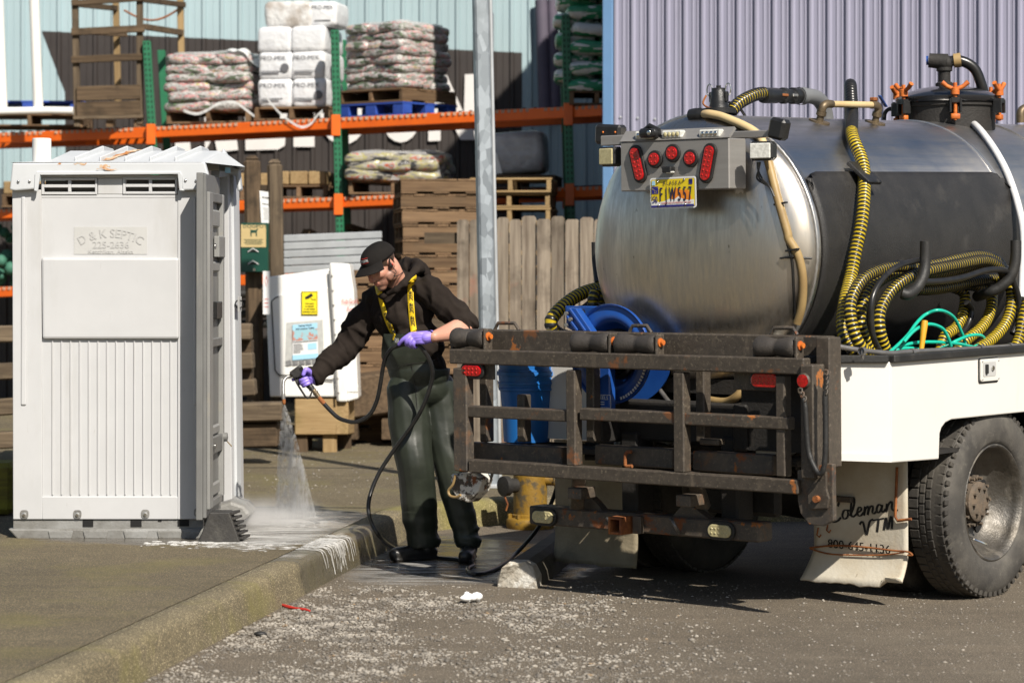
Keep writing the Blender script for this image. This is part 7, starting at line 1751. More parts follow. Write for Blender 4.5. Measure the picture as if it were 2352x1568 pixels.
# --- body: one continuous skin mesh (head, neck, trunk, limbs)
mb = MB()
mb.ell(H(-.005, 0, .036), (.097, .078, .080), HM, 24, 16); mb.ell(H(.030, 0, -.015), (.070, .066, .080), HM, 24, 16); mb.ell(H(.050, 0, -.068), (.048, .050, .042), HM, 20, 12)
mb.ell(H(.074, 0, -.098), (.026, .030, .020), HM, 16, 10)
for s in (-1, 1):
    mb.ell(H(.055, s * .038, -.018), (.036, .028, .030), HM); mb.ell(H(.010, s * .058, -.062), (.045, .018, .034), HM); mb.ell(H(.082, s * .030, .030), (.020, .026, .012), HM)
    mb.ell(H(-.008, s * .079, -.006), (.016, .009, .031), HM @ Matrix.Rotation(rad(12), 3, 'Y'), 14, 10); mb.ell(H(.000, s * .074, -.028), (.010, .008, .012), HM)
    mb.ell(H(.0965, s * .0125, -.036), (.011, .009, .008), HM)
caps(mb, [H(.085, 0, .018), H(.100, 0, .000), H(.112, 0, -.022), H(.110, 0, -.033)], [.009, .0105, .0135, .012])
mb.ell(H(.090, 0, -.058), (.016, .026, .007), HM); mb.ell(H(.088, 0, -.071), (.014, .022, .0075), HM); mb.ell(H(.080, 0, -.064), (.016, .032, .018), HM)
caps(mb, [H(-.035, 0, -.03), H(-.03, 0, -.085), J['neck'] + Vector((0, .02, -.05))], [.058, .058, .070])
for a, b, r in (('chest', None, (.165, .105, .17)), ('belly', None, (.155, .105, .15)), ('hips', None, (.16, .115, .12))): mb.ell(J[a], r, BR, 24, 14)
caps(mb, [J['rs'], J['re'], J['rw'] + (J['rw'] - J['re']).normalized() * .02], [.052, .043, .029]); caps(mb, [J['ls'], J['le'], J['lw']], [.052, .050, .031])
le, lw = J['le'], J['lw']; caps(mb, [le, le.lerp(lw, .3), le.lerp(lw, .7), lw], [.046, .052, .040, .031])
dz_ = Vector((0, .02, -.03)); caps(mb, [J['rs'] + dz_, J['neck'] + dz_, J['ls'] + dz_], [.035, .055, .035])
caps(mb, [J['rh'], J['rk'], J['ra']], [.085, .058, .042]); caps(mb, [J['lh'], J['lk'], J['la']], [.085, .058, .042])
for an, d in (('ra', Vector((-.8, -.5, 0))), ('la', Vector((.05, -1, 0)))): caps(mb, [J[an] + Vector((0, 0, -.03)), J[an] + d.normalized() * .12 + Vector((0, 0, -.055))], [.034, .03])
me = remesh(mb, .0048, 3)
surf('skin_plain', (.5, .3, .2))
m = MATS['skin']; nt = m.node_tree; b = nt.nodes['Principled BSDF']
at = nt.nodes.new('ShaderNodeAttribute'); at.attribute_name = 'stubble'; old = b.inputs['Base Color'].links[0].from_socket
vec = coords(nt, False); ns = nnoise(nt, vec, 420, 2, .7)
f = nmath(nt, 'MULTIPLY', at.outputs['Fac'], fmix(nt, ramp(nt, ns, .35, .62), .30, .88)); c1 = nmix(nt, f, old, (.085, .05, .034))
at2 = nt.nodes.new('ShaderNodeAttribute'); at2.attribute_name = 'flush'; c2 = nmix(nt, nmath(nt, 'MULTIPLY', at2.outputs['Fac'], .6), c1, (.50, .16, .11)); nt.links.new(c2, b.inputs['Base Color'])
def hl(p): d = p - HO; return d.dot(HF), d.dot(HL), d.dot(HU)
sm = lambda a, b_, x: max(0.0, min(1.0, (x - a) / (b_ - a)))
st_, fl_ = [], []
for v in me.vertices:
    x, y, z = hl(v.co); s_, f_ = 0.0, 0.0
    if -.2 < z < .12 and abs(y) < .12 and -.12 < x < .16:
        jaw = sm(-.028, -.052, z) * sm(-.03, .0, x); side = sm(.02, -.02, z) * sm(.026, .012, abs(x - .012)) * sm(.05, .062, abs(y))
        lip = sm(.030, .022, abs(y)) * sm(.0135, .009, abs(z + .064)) * sm(.085, .092, x)
        s_ = max(jaw, .7 * side) * (1 - lip) * sm(-.165, -.125, z); s_ *= 1 - sm(.098, .102, x) * (1 - sm(-.038, -.045, z))
        f_ = max(lip, .8 * sm(.100, .112, x) * sm(-.04, -.03, z), .55 * sm(.07, .078, abs(y)) * sm(.03, .0, abs(z)) * (1 if x < .03 else 0), .25 * sm(.02, .045, abs(y)) * sm(.03, .06, x))
    st_.append(s_); fl_.append(f_)
for nm, val in (('stubble', st_), ('flush', fl_)): me.attributes.new(nm, 'FLOAT', 'POINT').data.foreach_set('value', val)
body = finish(me, 'body', 'skin', person)
# eyes and brows
for s in (-1, 1):
    e = MB(); e.tube(smooth_path([H(.088, s * .016, .008), H(.0935, s * .030, .006), H(.084, s * .046, .006)], 5), .0022, 6); e.build('eyelid_line', 'hair', person).location = -MO
    e = MB(); e.tube(smooth_path([H(.098, s * .012, .030), H(.097, s * .032, .038), H(.080, s * .052, .034)], 5), [.003] * 11, 6); e.build('eyebrow', 'hair', person).location = -MO
e = MB(); e.tube(smooth_path([H(.092, -.024, -.0655), H(.1045, 0, -.0640), H(.092, .024, -.0655)], 5), .0016, 6); e.build('mouth_line', 'lip', person).location = -MO
# hair below the cap
mb = MB()
def hairf(i, j):
    a = rad(48 + (312 - 48) * i); z = .055 - .105 * j * (.55 + .45 * math.sin(math.pi * i) ** .5); k = math.sqrt(max(.05, 1 - ((z - .055) / .104) ** 2))
    return H(-.005 + .099 * math.cos(a) * k, .0825 * math.sin(a) * k, z)
mb.grid(hairf, 40, 10); mb.build('hair', 'hair', person).location = -MO
# cap
mb = MB(); CR = Vector((.104, .086, .110))
def capf(i, j):
    a = 2 * math.pi * i; ph = math.pi / 2 * j; zb = .046 - .018 * (1 - math.cos(a)) / 2; k = math.cos(ph) ** .75
    seam = .0012 * (abs(math.cos(3 * a)) > .995)
    return H(-.006 + (CR.x + seam) * k * math.cos(a), (CR.y + seam) * k * math.sin(a), zb + (.072 + .018 * (1 - math.cos(a)) / 2) * math.sin(ph))
mb.grid(capf, 72, 14); cap = mb.build('cap', 'cap_cloth', person); cap.location = -MO
md = cap.modifiers.new('thick', 'SOLIDIFY'); md.thickness = .004; md.offset = 1
mb = MB()
def brimf(i, j):
    a = rad(-68 + 136 * i); r0 = H(-.006 + CR.x * math.cos(a), CR.y * math.sin(a), 0) - HO; ext = .070 * math.cos(a * .80) ** .6 * j
    q = r0 + (HF * math.cos(a * .55) + HL * math.sin(a * .55)) * ext
    y = q.dot(HL); return HO + q + HU * (.047 - .12 * ext - 2.4 * y * y * j + .006 * (1 - j))
mb.grid(brimf, 36, 10); br = mb.build('cap_brim', 'cap_cloth', person); br.location = -MO; md = br.modifiers.new('thick', 'SOLIDIFY'); md.thickness = .004; md.offset = 0
def capt(a, b, off=.0048):
    th = a / .105; ph = math.asin(max(0, min(1, (b) / .078))); k = math.cos(ph) ** .75
    return H(-.006 + (CR.x + off) * k * math.cos(th), (CR.y + off) * k * math.sin(th), .046 + .073 * math.sin(ph) + .002)
mb = MB()
for e in (0, .0008): mb.text('TYLER RENTAL', (0, 0, 0), X1, Z1, .0185, fn=lambda a, b, e=e: capt(a + e - .004, b + .034, .0048 + e * .5), sx=.82)
mb.build('cap_lettering', 'white_text', person).location = -MO
mb = MB()
for h_ in (.028, .0515):
    q = [(capt(-.046 + .092 * k / 20, h_), capt(-.046 + .092 * k / 20, h_ + .0022)) for k in range(21)]; mb.add([p for ab in q for p in ab], [(2 * k, 2 * k + 2, 2 * k + 3, 2 * k + 1) for k in range(20)])
mb.build('cap_stripe', 'red_text', person).location = -MO
MB().ell(H(-.006, 0, .121), (.008, .008, .005), HM).build('cap_button', 'cap_cloth', person).location = -MO
# ear phone
MB().ell(H(.008, .088, -.010), (.010, .008, .013), HM).ell(H(.004, .094, -.006), (.008, .006, .009), HM).build('earphone', 'black_plastic', person).location = -MO
MB().ell(H(.003, .0995, -.004), (.0045, .002, .0045), HM, 10, 6).build('earphone_dot', 'red_text', person).location = -MO
mb = MB(); mb.tube(smooth_path([H(.010, .094, -.02), H(.004, .092, -.055), P(905, 634, 13.93), P(916, 632, 13.95), P(928, 622, 14.05)], 6), .0022, 6); mb.tube(smooth_path([H(.006, .090, .002), H(-.004, .090, .026), H(-.020, .088, .022), H(-.022, .086, -.01)], 5), .003, 6); mb.build('earphone_wire', 'hose_black', person).location = -MO

# --- hoodie
mb = MB()
mb.ell(J['chest'] + Vector((0, 0, .0)), (.185, .125, .175), BR, 28, 18); mb.ell(J['belly'] + Vector((0.01, .0, .02)), (.178, .128, .17), BR, 28, 18); mb.ell(P(962, 845, 14.14), (.168, .128, .11), BR, 28, 14)
caps(mb, [J['neck'] + Vector((.01, .03, -.055)), J['chest']], [.115, .14])
caps(mb, [J['rs'] + Vector((.03, 0, .0)), J['rs'].lerp(J['re'], .45), J['re'], J['re'].lerp(J['rw'], .55), J['rw'] + (J['re'] - J['rw']) * .06], [.078, .082, .072, .062, .050])
caps(mb, [J['ls'] + Vector((-.02, 0, .0)), J['ls'].lerp(J['le'], .5), J['le'] + Vector((-.005, 0, .012))], [.074, .078, .068])
caps(mb, [J['le'] + Vector((-.012, 0, -.01)), J['le'] + (J['lw'] - J['le']) * .13], [.064, .058])
caps(mb, [J['rs'] + Vector((0, 0, -.005)), J['neck'] + Vector((-.02, .03, -.055))], [.072, .085]); caps(mb, [J['ls'] + Vector((0, 0, -.005)), J['neck'] + Vector((.02, .03, -.05))], [.072, .085])
# sleeve bunches
rw, re = J['rw'], J['re']; ax_ = (rw - re).normalized(); u, v, _ = basis(ax_)
def ring(mb, c, ax, R, r, n=20):
    u, v, _ = basis(ax); mb.tube([c + (u * math.cos(a) + v * math.sin(a)) * R for a in [2 * math.pi * k / n for k in range(n)]], r, 8, closed=True)
ring(mb, rw + ax_ * -.005, ax_, .046, .014); ring(mb, rw + ax_ * .022, ax_, .045, .010)
for k, (t, R, r, tl_) in enumerate(((.15, .060, .020, .5), (.33, .056, .017, -.4), (.50, .054, .015, .5), (.66, .052, .013, -.3), (-.12, .064, .018, .7), (-.30, .068, .017, -.5))):
    c = re.lerp(rw, t) if t >= 0 else re.lerp(J['rs'], -t); ring(mb, c, (ax_ + v * tl_ * .8).normalized(), R, r)
la_ = (J['le'] - J['ls']).normalized(); lx = (J['lw'] - J['le']).normalized(); ring(mb, J['le'] + lx * .045, lx, .056, .014); ring(mb, J['le'] + lx * .015, (lx + la_ * .5).normalized(), .060, .017)
for t, R, r in ((.62, .062, .018), (.80, .062, .018)): ring(mb, J['ls'].lerp(J['le'], t), (la_ + Vector((0, .5, .2))).normalized(), R, r)
# hood
caps(mb, [P(893, 674, 13.96), P(915, 662, 13.93), P(937, 642, 13.96), P(955, 622, 14.06), P(957, 614, 14.18), P(930, 612, 14.30), P(893, 640, 14.28), P(873, 672, 14.14), P(880, 680, 14.02)], [.016, .018, .023, .032, .042, .045, .036, .022, .016])
caps(mb, [P(935, 622, 14.24), P(968, 622, 14.24), P(974, 640, 14.22)], [.05, .045, .04]); mb.ell(P(960, 650, 14.25), (.09, .06, .06), BR)
caps(mb, [P(948, 606, 14.16), P(968, 612, 14.16), P(975, 628, 14.16)], [.016, .016, .014])
me = remesh(mb, .0062, 3)
def folds(p, nrm):
    q = p * 6.5; w = mnoise.noise(Vector((q.x * 1.7 + q.z * 1.2, q.y, q.z * .8 - q.x * .9))); r = 1 - abs(w)
    d = .017 * (r - .75) * 2 + .005 * mnoise.noise(p * 21)
    return d
def hood_disp(p, n): return folds(p, n) * (.45 if (p - HO).length < .20 else 1.0)
hoodie = finish(me, 'hoodie', 'cloth_black', person, hood_disp)
hv = [v.co + MO for v in hoodie.data.vertices]; BVH = BVHTree.FromPolygons(hv, [tuple(p.vertices) for p in hoodie.data.polygons])
# --- bib trousers
mb = MB()
mb.ell(J['belly'] + BF * .012 + Vector((0.006, 0, .03)), (.180, .142, .20), BR, 28, 18); mb.ell(P(962, 850, 14.13), (.172, .142, .13), BR, 28, 16); mb.ell(J['hips'], (.166, .136, .13), BR, 28, 16)
caps(mb, [J['rh'] + Vector((0, 0, .03)), J['rh'].lerp(J['rk'], .45), J['rk'], J['rk'].lerp(J['ra'], .5), J['ra'] + Vector((0, 0, .022))], [.112, .108, .094, .090, .084])
caps(mb, [J['lh'] + Vector((0, 0, .03)), J['lh'].lerp(J['lk'], .45), J['lk'], J['lk'].lerp(J['la'], .5), J['la'] + Vector((0, 0, .022))], [.110, .104, .088, .076, .066])
for an, R in (('ra', .078), ('la', .060)):
    ring(mb, J[an] + Vector((0, 0, .03)), Vector((.1, .2, 1)).normalized(), R, .014); ring(mb, J[an] + Vector((0, 0, .075)), Vector((-.25, .1, 1)).normalized(), R - .004, .012)
me = remesh(mb, .0068, 3)
zf, zs = P(0, 764, MY).z, P(0, 845, MY).z; bm = bmesh.new(); bm.from_mesh(me); kill = []
for v in bm.verts:
    d = v.co - J['belly']; fr_ = d.dot(BF); lat = abs(d.dot(BL_) + .0); z_lim = zf if (fr_ > .03 and lat < .125) else (zs if fr_ > .0 else zs)
    if fr_ > .03 and .10 < lat < .19: z_lim = zf + (zs - zf) * sm(.105, .175, lat)
    if v.co.z > z_lim: kill.append(v)
    lo_ = .075
    if v.co.z < lo_ - .0: kill.append(v)
bmesh.ops.delete(bm, geom=list(set(kill)), context='VERTS'); bm.to_mesh(me); bm.free()
def leg_folds(p, n):
    w = mnoise.noise(Vector((p.x * 5 + p.z * 3, p.y * 5, p.z * 4))); k = 1 - abs(w); return .012 * (k - .75) * 1.6 + .003 * mnoise.noise(p * 14) + (.010 * mnoise.noise(Vector((p.x * 4, p.y * 4, p.z * 16))) if p.z < .28 else 0)
bib = finish(me, 'bib_trousers', 'bib_green', person, leg_folds); md = bib.modifiers.new('thick', 'SOLIDIFY'); md.thickness = .006; md.offset = 1
bv = [v.co + MO for v in bib.data.vertices]; BVB = BVHTree.FromPolygons(bv, [tuple(p.vertices) for p in bib.data.polygons])
EYEV = Vector((0, 0, EYE))
def hit(x, y, off=.006, tree=None):
    d = P(x, y, 10) - EYEV; d.normalize(); best = None
    for t in ([tree] if tree else [BVH, BVB]):
        r = t.ray_cast(EYEV, d)
        if r[0] is not None and (best is None or r[3] < best[1]): best = (r[0], r[3])
    p = best[0] if best else P(x, y, 14.0)
    return p - d * off
# seams, bib print
mb = MB(); mb.tube([hit(x, y, .009, BVB) for x, y in ((897, 844), (915, 842), (940, 836), (975, 832), (1000, 826))], .0022, 6); mb.tube([hit(x, y, .009, BVB) for x, y in ((945, 838), (950, 870), (955, 900), (958, 940))], .0018, 6)
mb.tube([hit(x, y, .009, BVB) for x, y in ((903, 768), (930, 765), (955, 762), (980, 763))], .0018, 6); mb.build('stitched_seam', 'boot', person).location = -MO
mb = MB()
for k in range(4):
    mb.tube([hit(907 + 2.6 * k, 776 + .3 * k, .008, BVB), hit(908 + 2.6 * k, 787, .008, BVB)], .0008, 5)
mb.build('bib_stitching', 'grey_text', person).location = -MO
# braces
def brace(pts, back, w_, words):
    q = [hit(x, y, .0075) for x, y in pts]
    for g_ in back:
        co, nr, _, _ = BVH.find_nearest(g_); q.append(co + nr * .006)
    q = smooth_path(q, 8); n = len(q); L = [0.0]
    for a, b in zip(q, q[1:]): L.append(L[-1] + (b - a).length)
    side = []
    for k in range(n):
        t = (q[min(n - 1, k + 2)] - q[max(0, k - 2)]).normalized(); nr = sum((BVH.find_nearest(q[max(0, min(n - 1, k + j))])[1] for j in range(-8, 9, 2)), Vector()) + (EYEV - q[k]).normalized() * (6 if k < len(pts) * 8 - 8 else 0); side.append(t.cross(nr).normalized())
    mb = MB(); mb.add([q[k] + side[k] * s * w_ / 2 for k in range(n) for s in (-1, 0, 1)], [(3 * k + j, 3 * k + j + 1, 3 * k + 4 + j, 3 * k + 3 + j) for k in range(n - 1) for j in (0, 1)], 0, True)
    br_ = mb.build('brace', 'strap_yellow', person); br_.location = -MO; md = br_.modifiers.new('thick', 'SOLIDIFY'); md.thickness = .003; md.offset = 0
    def at(l):
        k = max(0, min(n - 2, int(np.searchsorted(L, l)) - 1)); t = (l - L[k]) / max(1e-6, L[k + 1] - L[k]); return q[k].lerp(q[k + 1], t), side[k]
    mt = MB()
    for w0 in words:
        def fn(a, b):
            # reads downwards: letters run along the strap towards the bib
            p, s_ = at(w0 - a); tc = (EYEV - p).normalized(); return p + s_ * sg * (b - .010) + tc * .0035
        p_, s_ = at(w0); sg = 1 if s_.x > 0 else -1
        for e in (0, .0007): mt.text('VIKING', (0, 0, 0), X1, Z1, .021, 'L', fn=lambda a, b, e=e: fn(a + e, b) + Vector((0, -e * .5, 0)), sx=.74)
        for k in range(6):
            p, s_ = at(w0 - .010 - .0085 * k); mt.box(p + s_ * sg * (.0085 + .0012 * (k % 2)) + (EYEV - p).normalized() * .0035, (.0035, .002, .0095))
    mt.build('strap_lettering', 'lead_text', person).location = -MO
    # slider buckle
    bk = MB(); p, s_ = at(.010); tv = (at(.03)[0] - at(.0)[0]).normalized(); nr = tv.cross(s_).normalized()
    Rb = Matrix((s_, tv, s_.cross(tv))).transposed(); bk.box(p + tv * .018, (w_ * 1.22, .005, .007), Rb); bk.box(p - tv * .014, (w_ * 1.22, .005, .007), Rb)
    for sx in (-1, 1): bk.box(p + s_ * sx * w_ * .58, (.005, .034, .007), Rb)
    bk.build('slider', 'black_plastic', person).location = -MO
    p2, s2 = at(.002); tb_ = MB(); tb_.box(p2 - tv * .006 + (EYEV - p2).normalized() * .004, (w_ * .98, .034, .004), Rb, ch=.001); tb_.build('strap_end', 'strap_yellow', person).location = -MO
brace([(904, 771), (899, 757), (894, 745), (884, 719), (877, 693), (872, 674), (870, 668)], [P(872, 658, 14.2), P(885, 655, 14.34), P(915, 720, 14.42)], .034, [.185, .125, .066])
brace([(951, 766), (950, 758), (947, 736), (945, 710), (943, 679), (944, 655), (945, 646)], [P(952, 638, 14.0), P(958, 640, 14.2), P(950, 720, 14.4)], .034, [.258, .190, .118])
# boots
mb = MB()
for an, d, L_ in (('ra', Vector((-.86, -.5, 0)), .17), ('la', Vector((-.08, -1, 0)), .17)):
    a = J[an]; d = d.normalized(); h = Vector((a.x, a.y, .0)); caps(mb, [a + Vector((0, 0, .05)), h + Vector((0, 0, .06)) - d * .02], [.048, .050]); caps(mb, [h - d * .045 + Vector((0, 0, .042)), h + d * .05 + Vector((0, 0, .045)), h + d * L_ + Vector((0, 0, .040))], [.042, .046, .040])
    R3 = Matrix((d, Z1.cross(d), Z1)).transposed(); mb.box(h + d * .055 + Vector((0, 0, .014)), (.27, .085, .026), R3, ch=.01)
boots = finish(remesh(mb, .0055, 3), 'boots', 'boot', person)
for an, d in (('ra', Vector((-.86, -.5, 0))),):
    a = J[an]; h = Vector((a.x, a.y, 0)) + d.normalized() * .12; lm = MB()
    for k in range(4): q = h - d.normalized() * .022 * k + Vector((0, 0, .083)); s_ = Z1.cross(d).normalized(); lm.tube([q + s_ * .03 + Vector((0, 0, -.012)), q, q - s_ * .03 + Vector((0, 0, -.012))], .003, 6)
    lm.build('boot_lace', 'hose_black', person).location = -MO
# --- gloves
Z6 = lambda x, y, Y: P(627.3 + .08 * x, 815.5 + .08 * y, Y)
GY = 14.02; mb = MB(); f_, k_ = GY - .030, GY + .036
caps(mb, [Z6(1260, 700, 14.065), Z6(1150, 640, 14.06), Z6(1075, 600, 14.055)], [.031, .033, .032]); mb.ell(Z6(1040, 640, 14.052), (.026, .024, .042), Matrix.Rotation(rad(-28), 3, 'Y'))
caps(mb, [Z6(1080, 520, 14.03), Z6(1010, 440, GY - .014), Z6(930, 420, GY - .026), Z6(870, 545, GY - .028)], [.0165, .0145, .0125, .0115])
for x0, y0, x1, y1, r, kx_, ky_ in ((965, 660, 790, 735, .0116, 905, 560), (1000, 730, 815, 815, .0112, 935, 640), (1035, 805, 868, 885, .0100, 965, 735)):
    caps(mb, [Z6(x0, y0, f_ + .002), Z6((x0 + x1) / 2, (y0 + y1) / 2 - 4, f_ - .003), Z6(x1 + 14, y1 - 4, f_ + .008), Z6(x1 - 2, y1 - 6, GY), Z6(x1 + 20, y1 - 30, k_ - .006), Z6(kx_ + 40, ky_ + 60, k_ + .004)], [r * .93, r, r * 1.02, r, r * 1.05, r * 1.2])
caps(mb, [Z6(970, 560, k_), Z6(800, 600, k_), Z6(680, 660, GY + .026), Z6(575, 706, GY + .008)], [.014, .0115, .0105, .0092])
me = remesh(mb, .0024, 2)
gl = finish(me, 'glove', 'glove', person, None)
Z7 = lambda x, y, Y: P(890.8 + .06 * x, 734 + .06 * y, Y)
mb = MB(); LYh = 13.70
caps(mb, [Z7(1640, 640, LYh + .01), Z7(1450, 680, LYh + .004)], [.0345, .034])
for x0, y0, x1, y1, r in ((1480, 560, 880, 590, .0185), (1480, 640, 900, 680, .0195), (1480, 730, 980, 770, .0190), (1450, 820, 1080, 850, .0165)): caps(mb, [Z7(x0, y0, LYh + .003), Z7((x0 + x1) / 2, (y0 + y1) / 2, LYh - .004), Z7(x1, y1, LYh + .002)], [r * 1.05, r, r * .82])
caps(mb, [Z7(890, 575, LYh), Z7(690, 680, LYh - .006), Z7(540, 800, LYh), Z7(425, 940, LYh + .014)], [.0150, .0122, .0112, .0098])
caps(mb, [Z7(880, 640, LYh - .002), Z7(745, 760, LYh - .012), Z7(705, 890, LYh - .004), Z7(745, 965, LYh + .018), Z7(830, 985, LYh + .034)], [.0145, .0118, .0110, .0102, .0092])
caps(mb, [Z7(950, 700, LYh - .002), Z7(862, 830, LYh - .013), Z7(845, 960, LYh - .004), Z7(880, 1030, LYh + .018), Z7(960, 1030, LYh + .034)], [.0145, .0116, .0108, .0100, .0090])
caps(mb, [Z7(1050, 780, LYh), Z7(985, 900, LYh - .010), Z7(985, 1010, LYh), Z7(1020, 1065, LYh + .018), Z7(1090, 1050, LYh + .032)], [.0130, .0102, .0096, .0088, .0080])
caps(mb, [Z7(1250, 700, LYh + .024), Z7(1050, 760, LYh + .048), Z7(880, 880, LYh + .050), Z7(790, 930, LYh + .046)], [.017, .0145, .0125, .0110])
gl2 = finish(remesh(mb, .0024, 2), 'glove', 'glove', person, None)
mb = MB(); ring(mb, Z7(1625, 640, LYh + .008), (J['le'] - J['lw']).normalized() + Vector((.0, 0, .25)), .034, .0042, 24); mb.build('glove_cuff', 'plate_ink', person).location = -MO
mb = MB(); ring(mb, Z6(1235, 690, 14.065), (J['re'] - J['rw']).normalized(), .031, .004, 24); mb.build('glove_cuff', 'plate_ink', person).location = -MO

# ------------------------------------------------------------------ spray gun, hose, water
gun = thing('spray_gun', 'black trigger spray gun with a bent metal lance held over the sidewalk', 'spray gun', Z6(900, 1200, GY)); GO = Vector(gun.location)
g6 = lambda x, y, dy=0.0: Z6(x, y, GY + dy) - GO
def gpoly(pts, th, name, mat='gun', bev=.004): q = [g6(*p) for p in pts]; return MB().prism([(p.x, p.z) for p in q], (0, -th / 2, 0), X1, Z1, Y1, th).build(name, mat, gun, bev=bev)
gb = gpoly([(465, 490), (720, 302), (790, 298), (850, 350), (862, 400), (835, 480), (802, 560), (792, 600), (720, 640), (650, 650), (575, 665), (545, 590)], .040, 'housing', bev=.006)
mb = MB()
for k in range(6): mb.beam(g6(750 + 14 * k, 375 - 10 * k, -.0215), g6(790 + 14 * k, 455 - 10 * k, -.0215), .0022, .003, up=(0, 1, 0))
mb.build('cooling_slot', 'hole', gb)
MB().tube(smooth_path([g6(790, 580), g6(880, 700), g6(980, 830), g6(1090, 930), g6(1130, 1010)], 5), [.017] * 10 + [.0165] * 11, 12).build('grip', 'gun', gun)
gm = MB(); gp = smooth_path([g6(620, 660), g6(700, 830), g6(830, 1040), g6(955, 1215), g6(1020, 1225), g6(1060, 1180), g6(1110, 1060), g6(1120, 1000)], 6)
for a, b in zip(gp, gp[1:]): gm.beam(a, b + (b - a) * .15, .030, .0085, up=(0, 1, 0)) if False else gm.beam(a, b + (b - a) * .15, .0095, .026, up=(0, 1, 0), ch=.002)
gm.build('trigger_guard', 'gun', gun)
MB().beam(g6(690, 640), g6(760, 860), .010, .018, up=(0, 1, 0), ch=.003).build('trigger', 'gun', gun)
MB().lathe([(.013, 0), (.014, .012), (.011, .014), (.011, .02)], g6(590, 545), g6(510, 580) - g6(590, 545), 12).build('brass_nut', 'brass', gun)
lp = resample(smooth_path([g6(560, 562), g6(470, 598), g6(370, 650), g6(310, 730), g6(288, 840), g6(288, 960), g6(293, 1110)], 8), .0022)
MB().tube(lp, [.0094 if k % 2 else .0082 for k in range(len(lp))], 12).build('lance', 'alu', gun)
MB().tube([g6(293, 1100), g6(296, 1180), g6(303, 1262)], [.0105, .0115, .0100], 12).build('collar', 'alu', gun)
MB().tube([g6(305, 1262), g6(312, 1340), g6(316, 1385), g6(320, 1415)], [.0098, .0100, .0085, .0045], 12).build('nozzle', 'rust', gun)
a, b = g6(1140, 985), g6(1310, 1200); MB().lathe([(.012, 0), (.015, .004), (.015, .012), (.012, .013), (.012, .018), (.016, .019), (.016, .028), (.0135, .030), (.0135, .044), (.012, .045), (.012, .052)], a, b - a, 14).build('quick_coupler', 'brass', gun)
MB().tube([g6(1300, 1195), g6(1340, 1245), g6(1465, 1395)], [.011, .0125, .0125], 12).build('hose_ferrule', 'rust', gun)
hz = .012
hp = [Z6(1455, 1385, GY)] + [P(x, y, Y) for x, y, Y in ((760, 944, 14.0), (777, 959, 13.98), (795, 966, 13.96), (813, 969, 13.94), (834, 963, 13.92), (852, 948, 13.90), (866, 918, 13.88), (874, 880, 13.86), (879, 848, 13.84), (886, 820, 13.80), (900, 800, 13.75), (918, 793, 13.735), (940, 788, 13.735), (960, 792, 13.738), (974, 806, 13.74), (986, 826, 13.75), (993, 850, 13.76), (991, 878, 13.78), (972, 932, 13.80), (946, 977, 13.84), (904, 1034, 13.9), (871, 1085, 13.92), (852, 1130, 13.9), (846, 1166, 13.86), (853, 1200, 13.85), (876, 1236, 13.90))] + [G(x, y, hz) for x, y in ((908, 1259), (952, 1273), (1009, 1281), (1050, 1285), (1078, 1290), (1088, 1297), (1074, 1305), (1080, 1315), (1099, 1318), (1130, 1309), (1158, 1293), (1178, 1277))]
hp += [P(1205, 1250, 14.3), P(1240, 1206, 14.2), P(1268, 1150, 14.0), P(1284, 1096, 13.8), P(1290, 1060, 13.7)]
o = MB().tube(resample(smooth_path(hp, 6), .02), .0115, 10).build('pressure_hose', 'hose_black'); tag(o, 'thin black pressure hose looping from the spray gun through the hand to the truck', 'hose')
o = G(955, 1278, .0); MB().ell((0, 0, .03), (.030, .028, .03)).build('knob', 'rail_steel', thing('hose_coupling', 'round dull metal hose coupling on the wet asphalt by the boot', 'coupling', o))

# water: fan of fine streaks and drops under the nozzle, mist near the ground
wm = bpy.data.materials.new('spray_water'); wm.use_nodes = True; nt = wm.node_tree; nt.nodes.remove(nt.nodes['Principled BSDF'])
vp = nt.nodes.new('ShaderNodeVolumePrincipled'); vp.inputs['Color'].default_value = (.985, .98, .97, 1); vp.inputs['Anisotropy'].default_value = .15
tc = nt.nodes.new('ShaderNodeTexCoord'); sp = nt.nodes.new('ShaderNodeSeparateXYZ'); nt.links.new(tc.outputs['Object'], sp.inputs[0])
nz = Vector(Z6(320, 1420, GY)); ZT = nz.z - SW
s1 = nnoise(nt, nmap(nt, tc.outputs['Object'], (1, 1, .10)), 42, 3, .6); s2 = nnoise(nt, tc.outputs['Object'], 9, 3)
up = nmath(nt, 'DIVIDE', sp.outputs[2], ZT)
dn = fmix(nt, ramp(nt, up, .35, 1.0), 26.0, 100.0)
nt.links.new(nmath(nt, 'MULTIPLY', nmath(nt, 'MULTIPLY', dn, ramp(nt, s1, .45, .62)), nmath(nt, 'ADD', .45, s2)), vp.inputs['Density'])
nt.links.new(vp.outputs[0], [n for n in nt.nodes if n.type == 'OUTPUT_MATERIAL'][0].inputs['Volume']); MATS['spray_water'] = wm
land = G(674, 1190, SW); wt = thing('water_spray', 'white fan of water spraying down from the lance onto the sidewalk', 'water', land); wt['kind'] = 'stuff'
top = nz - land; mb = MB(); n = 24; rows = []
for k in range(15):
    t = k / 14; c = top * (1 - t); c.z = top.z * (1 - t); w_ = .006 + .118 * t ** .80; d_ = .005 + .06 * t; rows.append([Vector((c.x + w_ * math.cos(a) + .014 * t, c.y + d_ * math.sin(a), max(.003, c.z))) for a in [2 * math.pi * j / n for j in range(n)]])
mb.add([p for r in rows for p in r], [(k * n + j, (k + 1) * n + j, (k + 1) * n + (j + 1) % n, k * n + (j + 1) % n) for k in range(14) for j in range(n)] + [tuple(range(n)), tuple(14 * n + j for j in range(n))[::-1]]); ob = mb.build('spray_fan', 'spray_water', wt); ob['kind'] = 'stuff'
surf('droplet', (.9, .9, .88), rough=.15, alpha=.5)
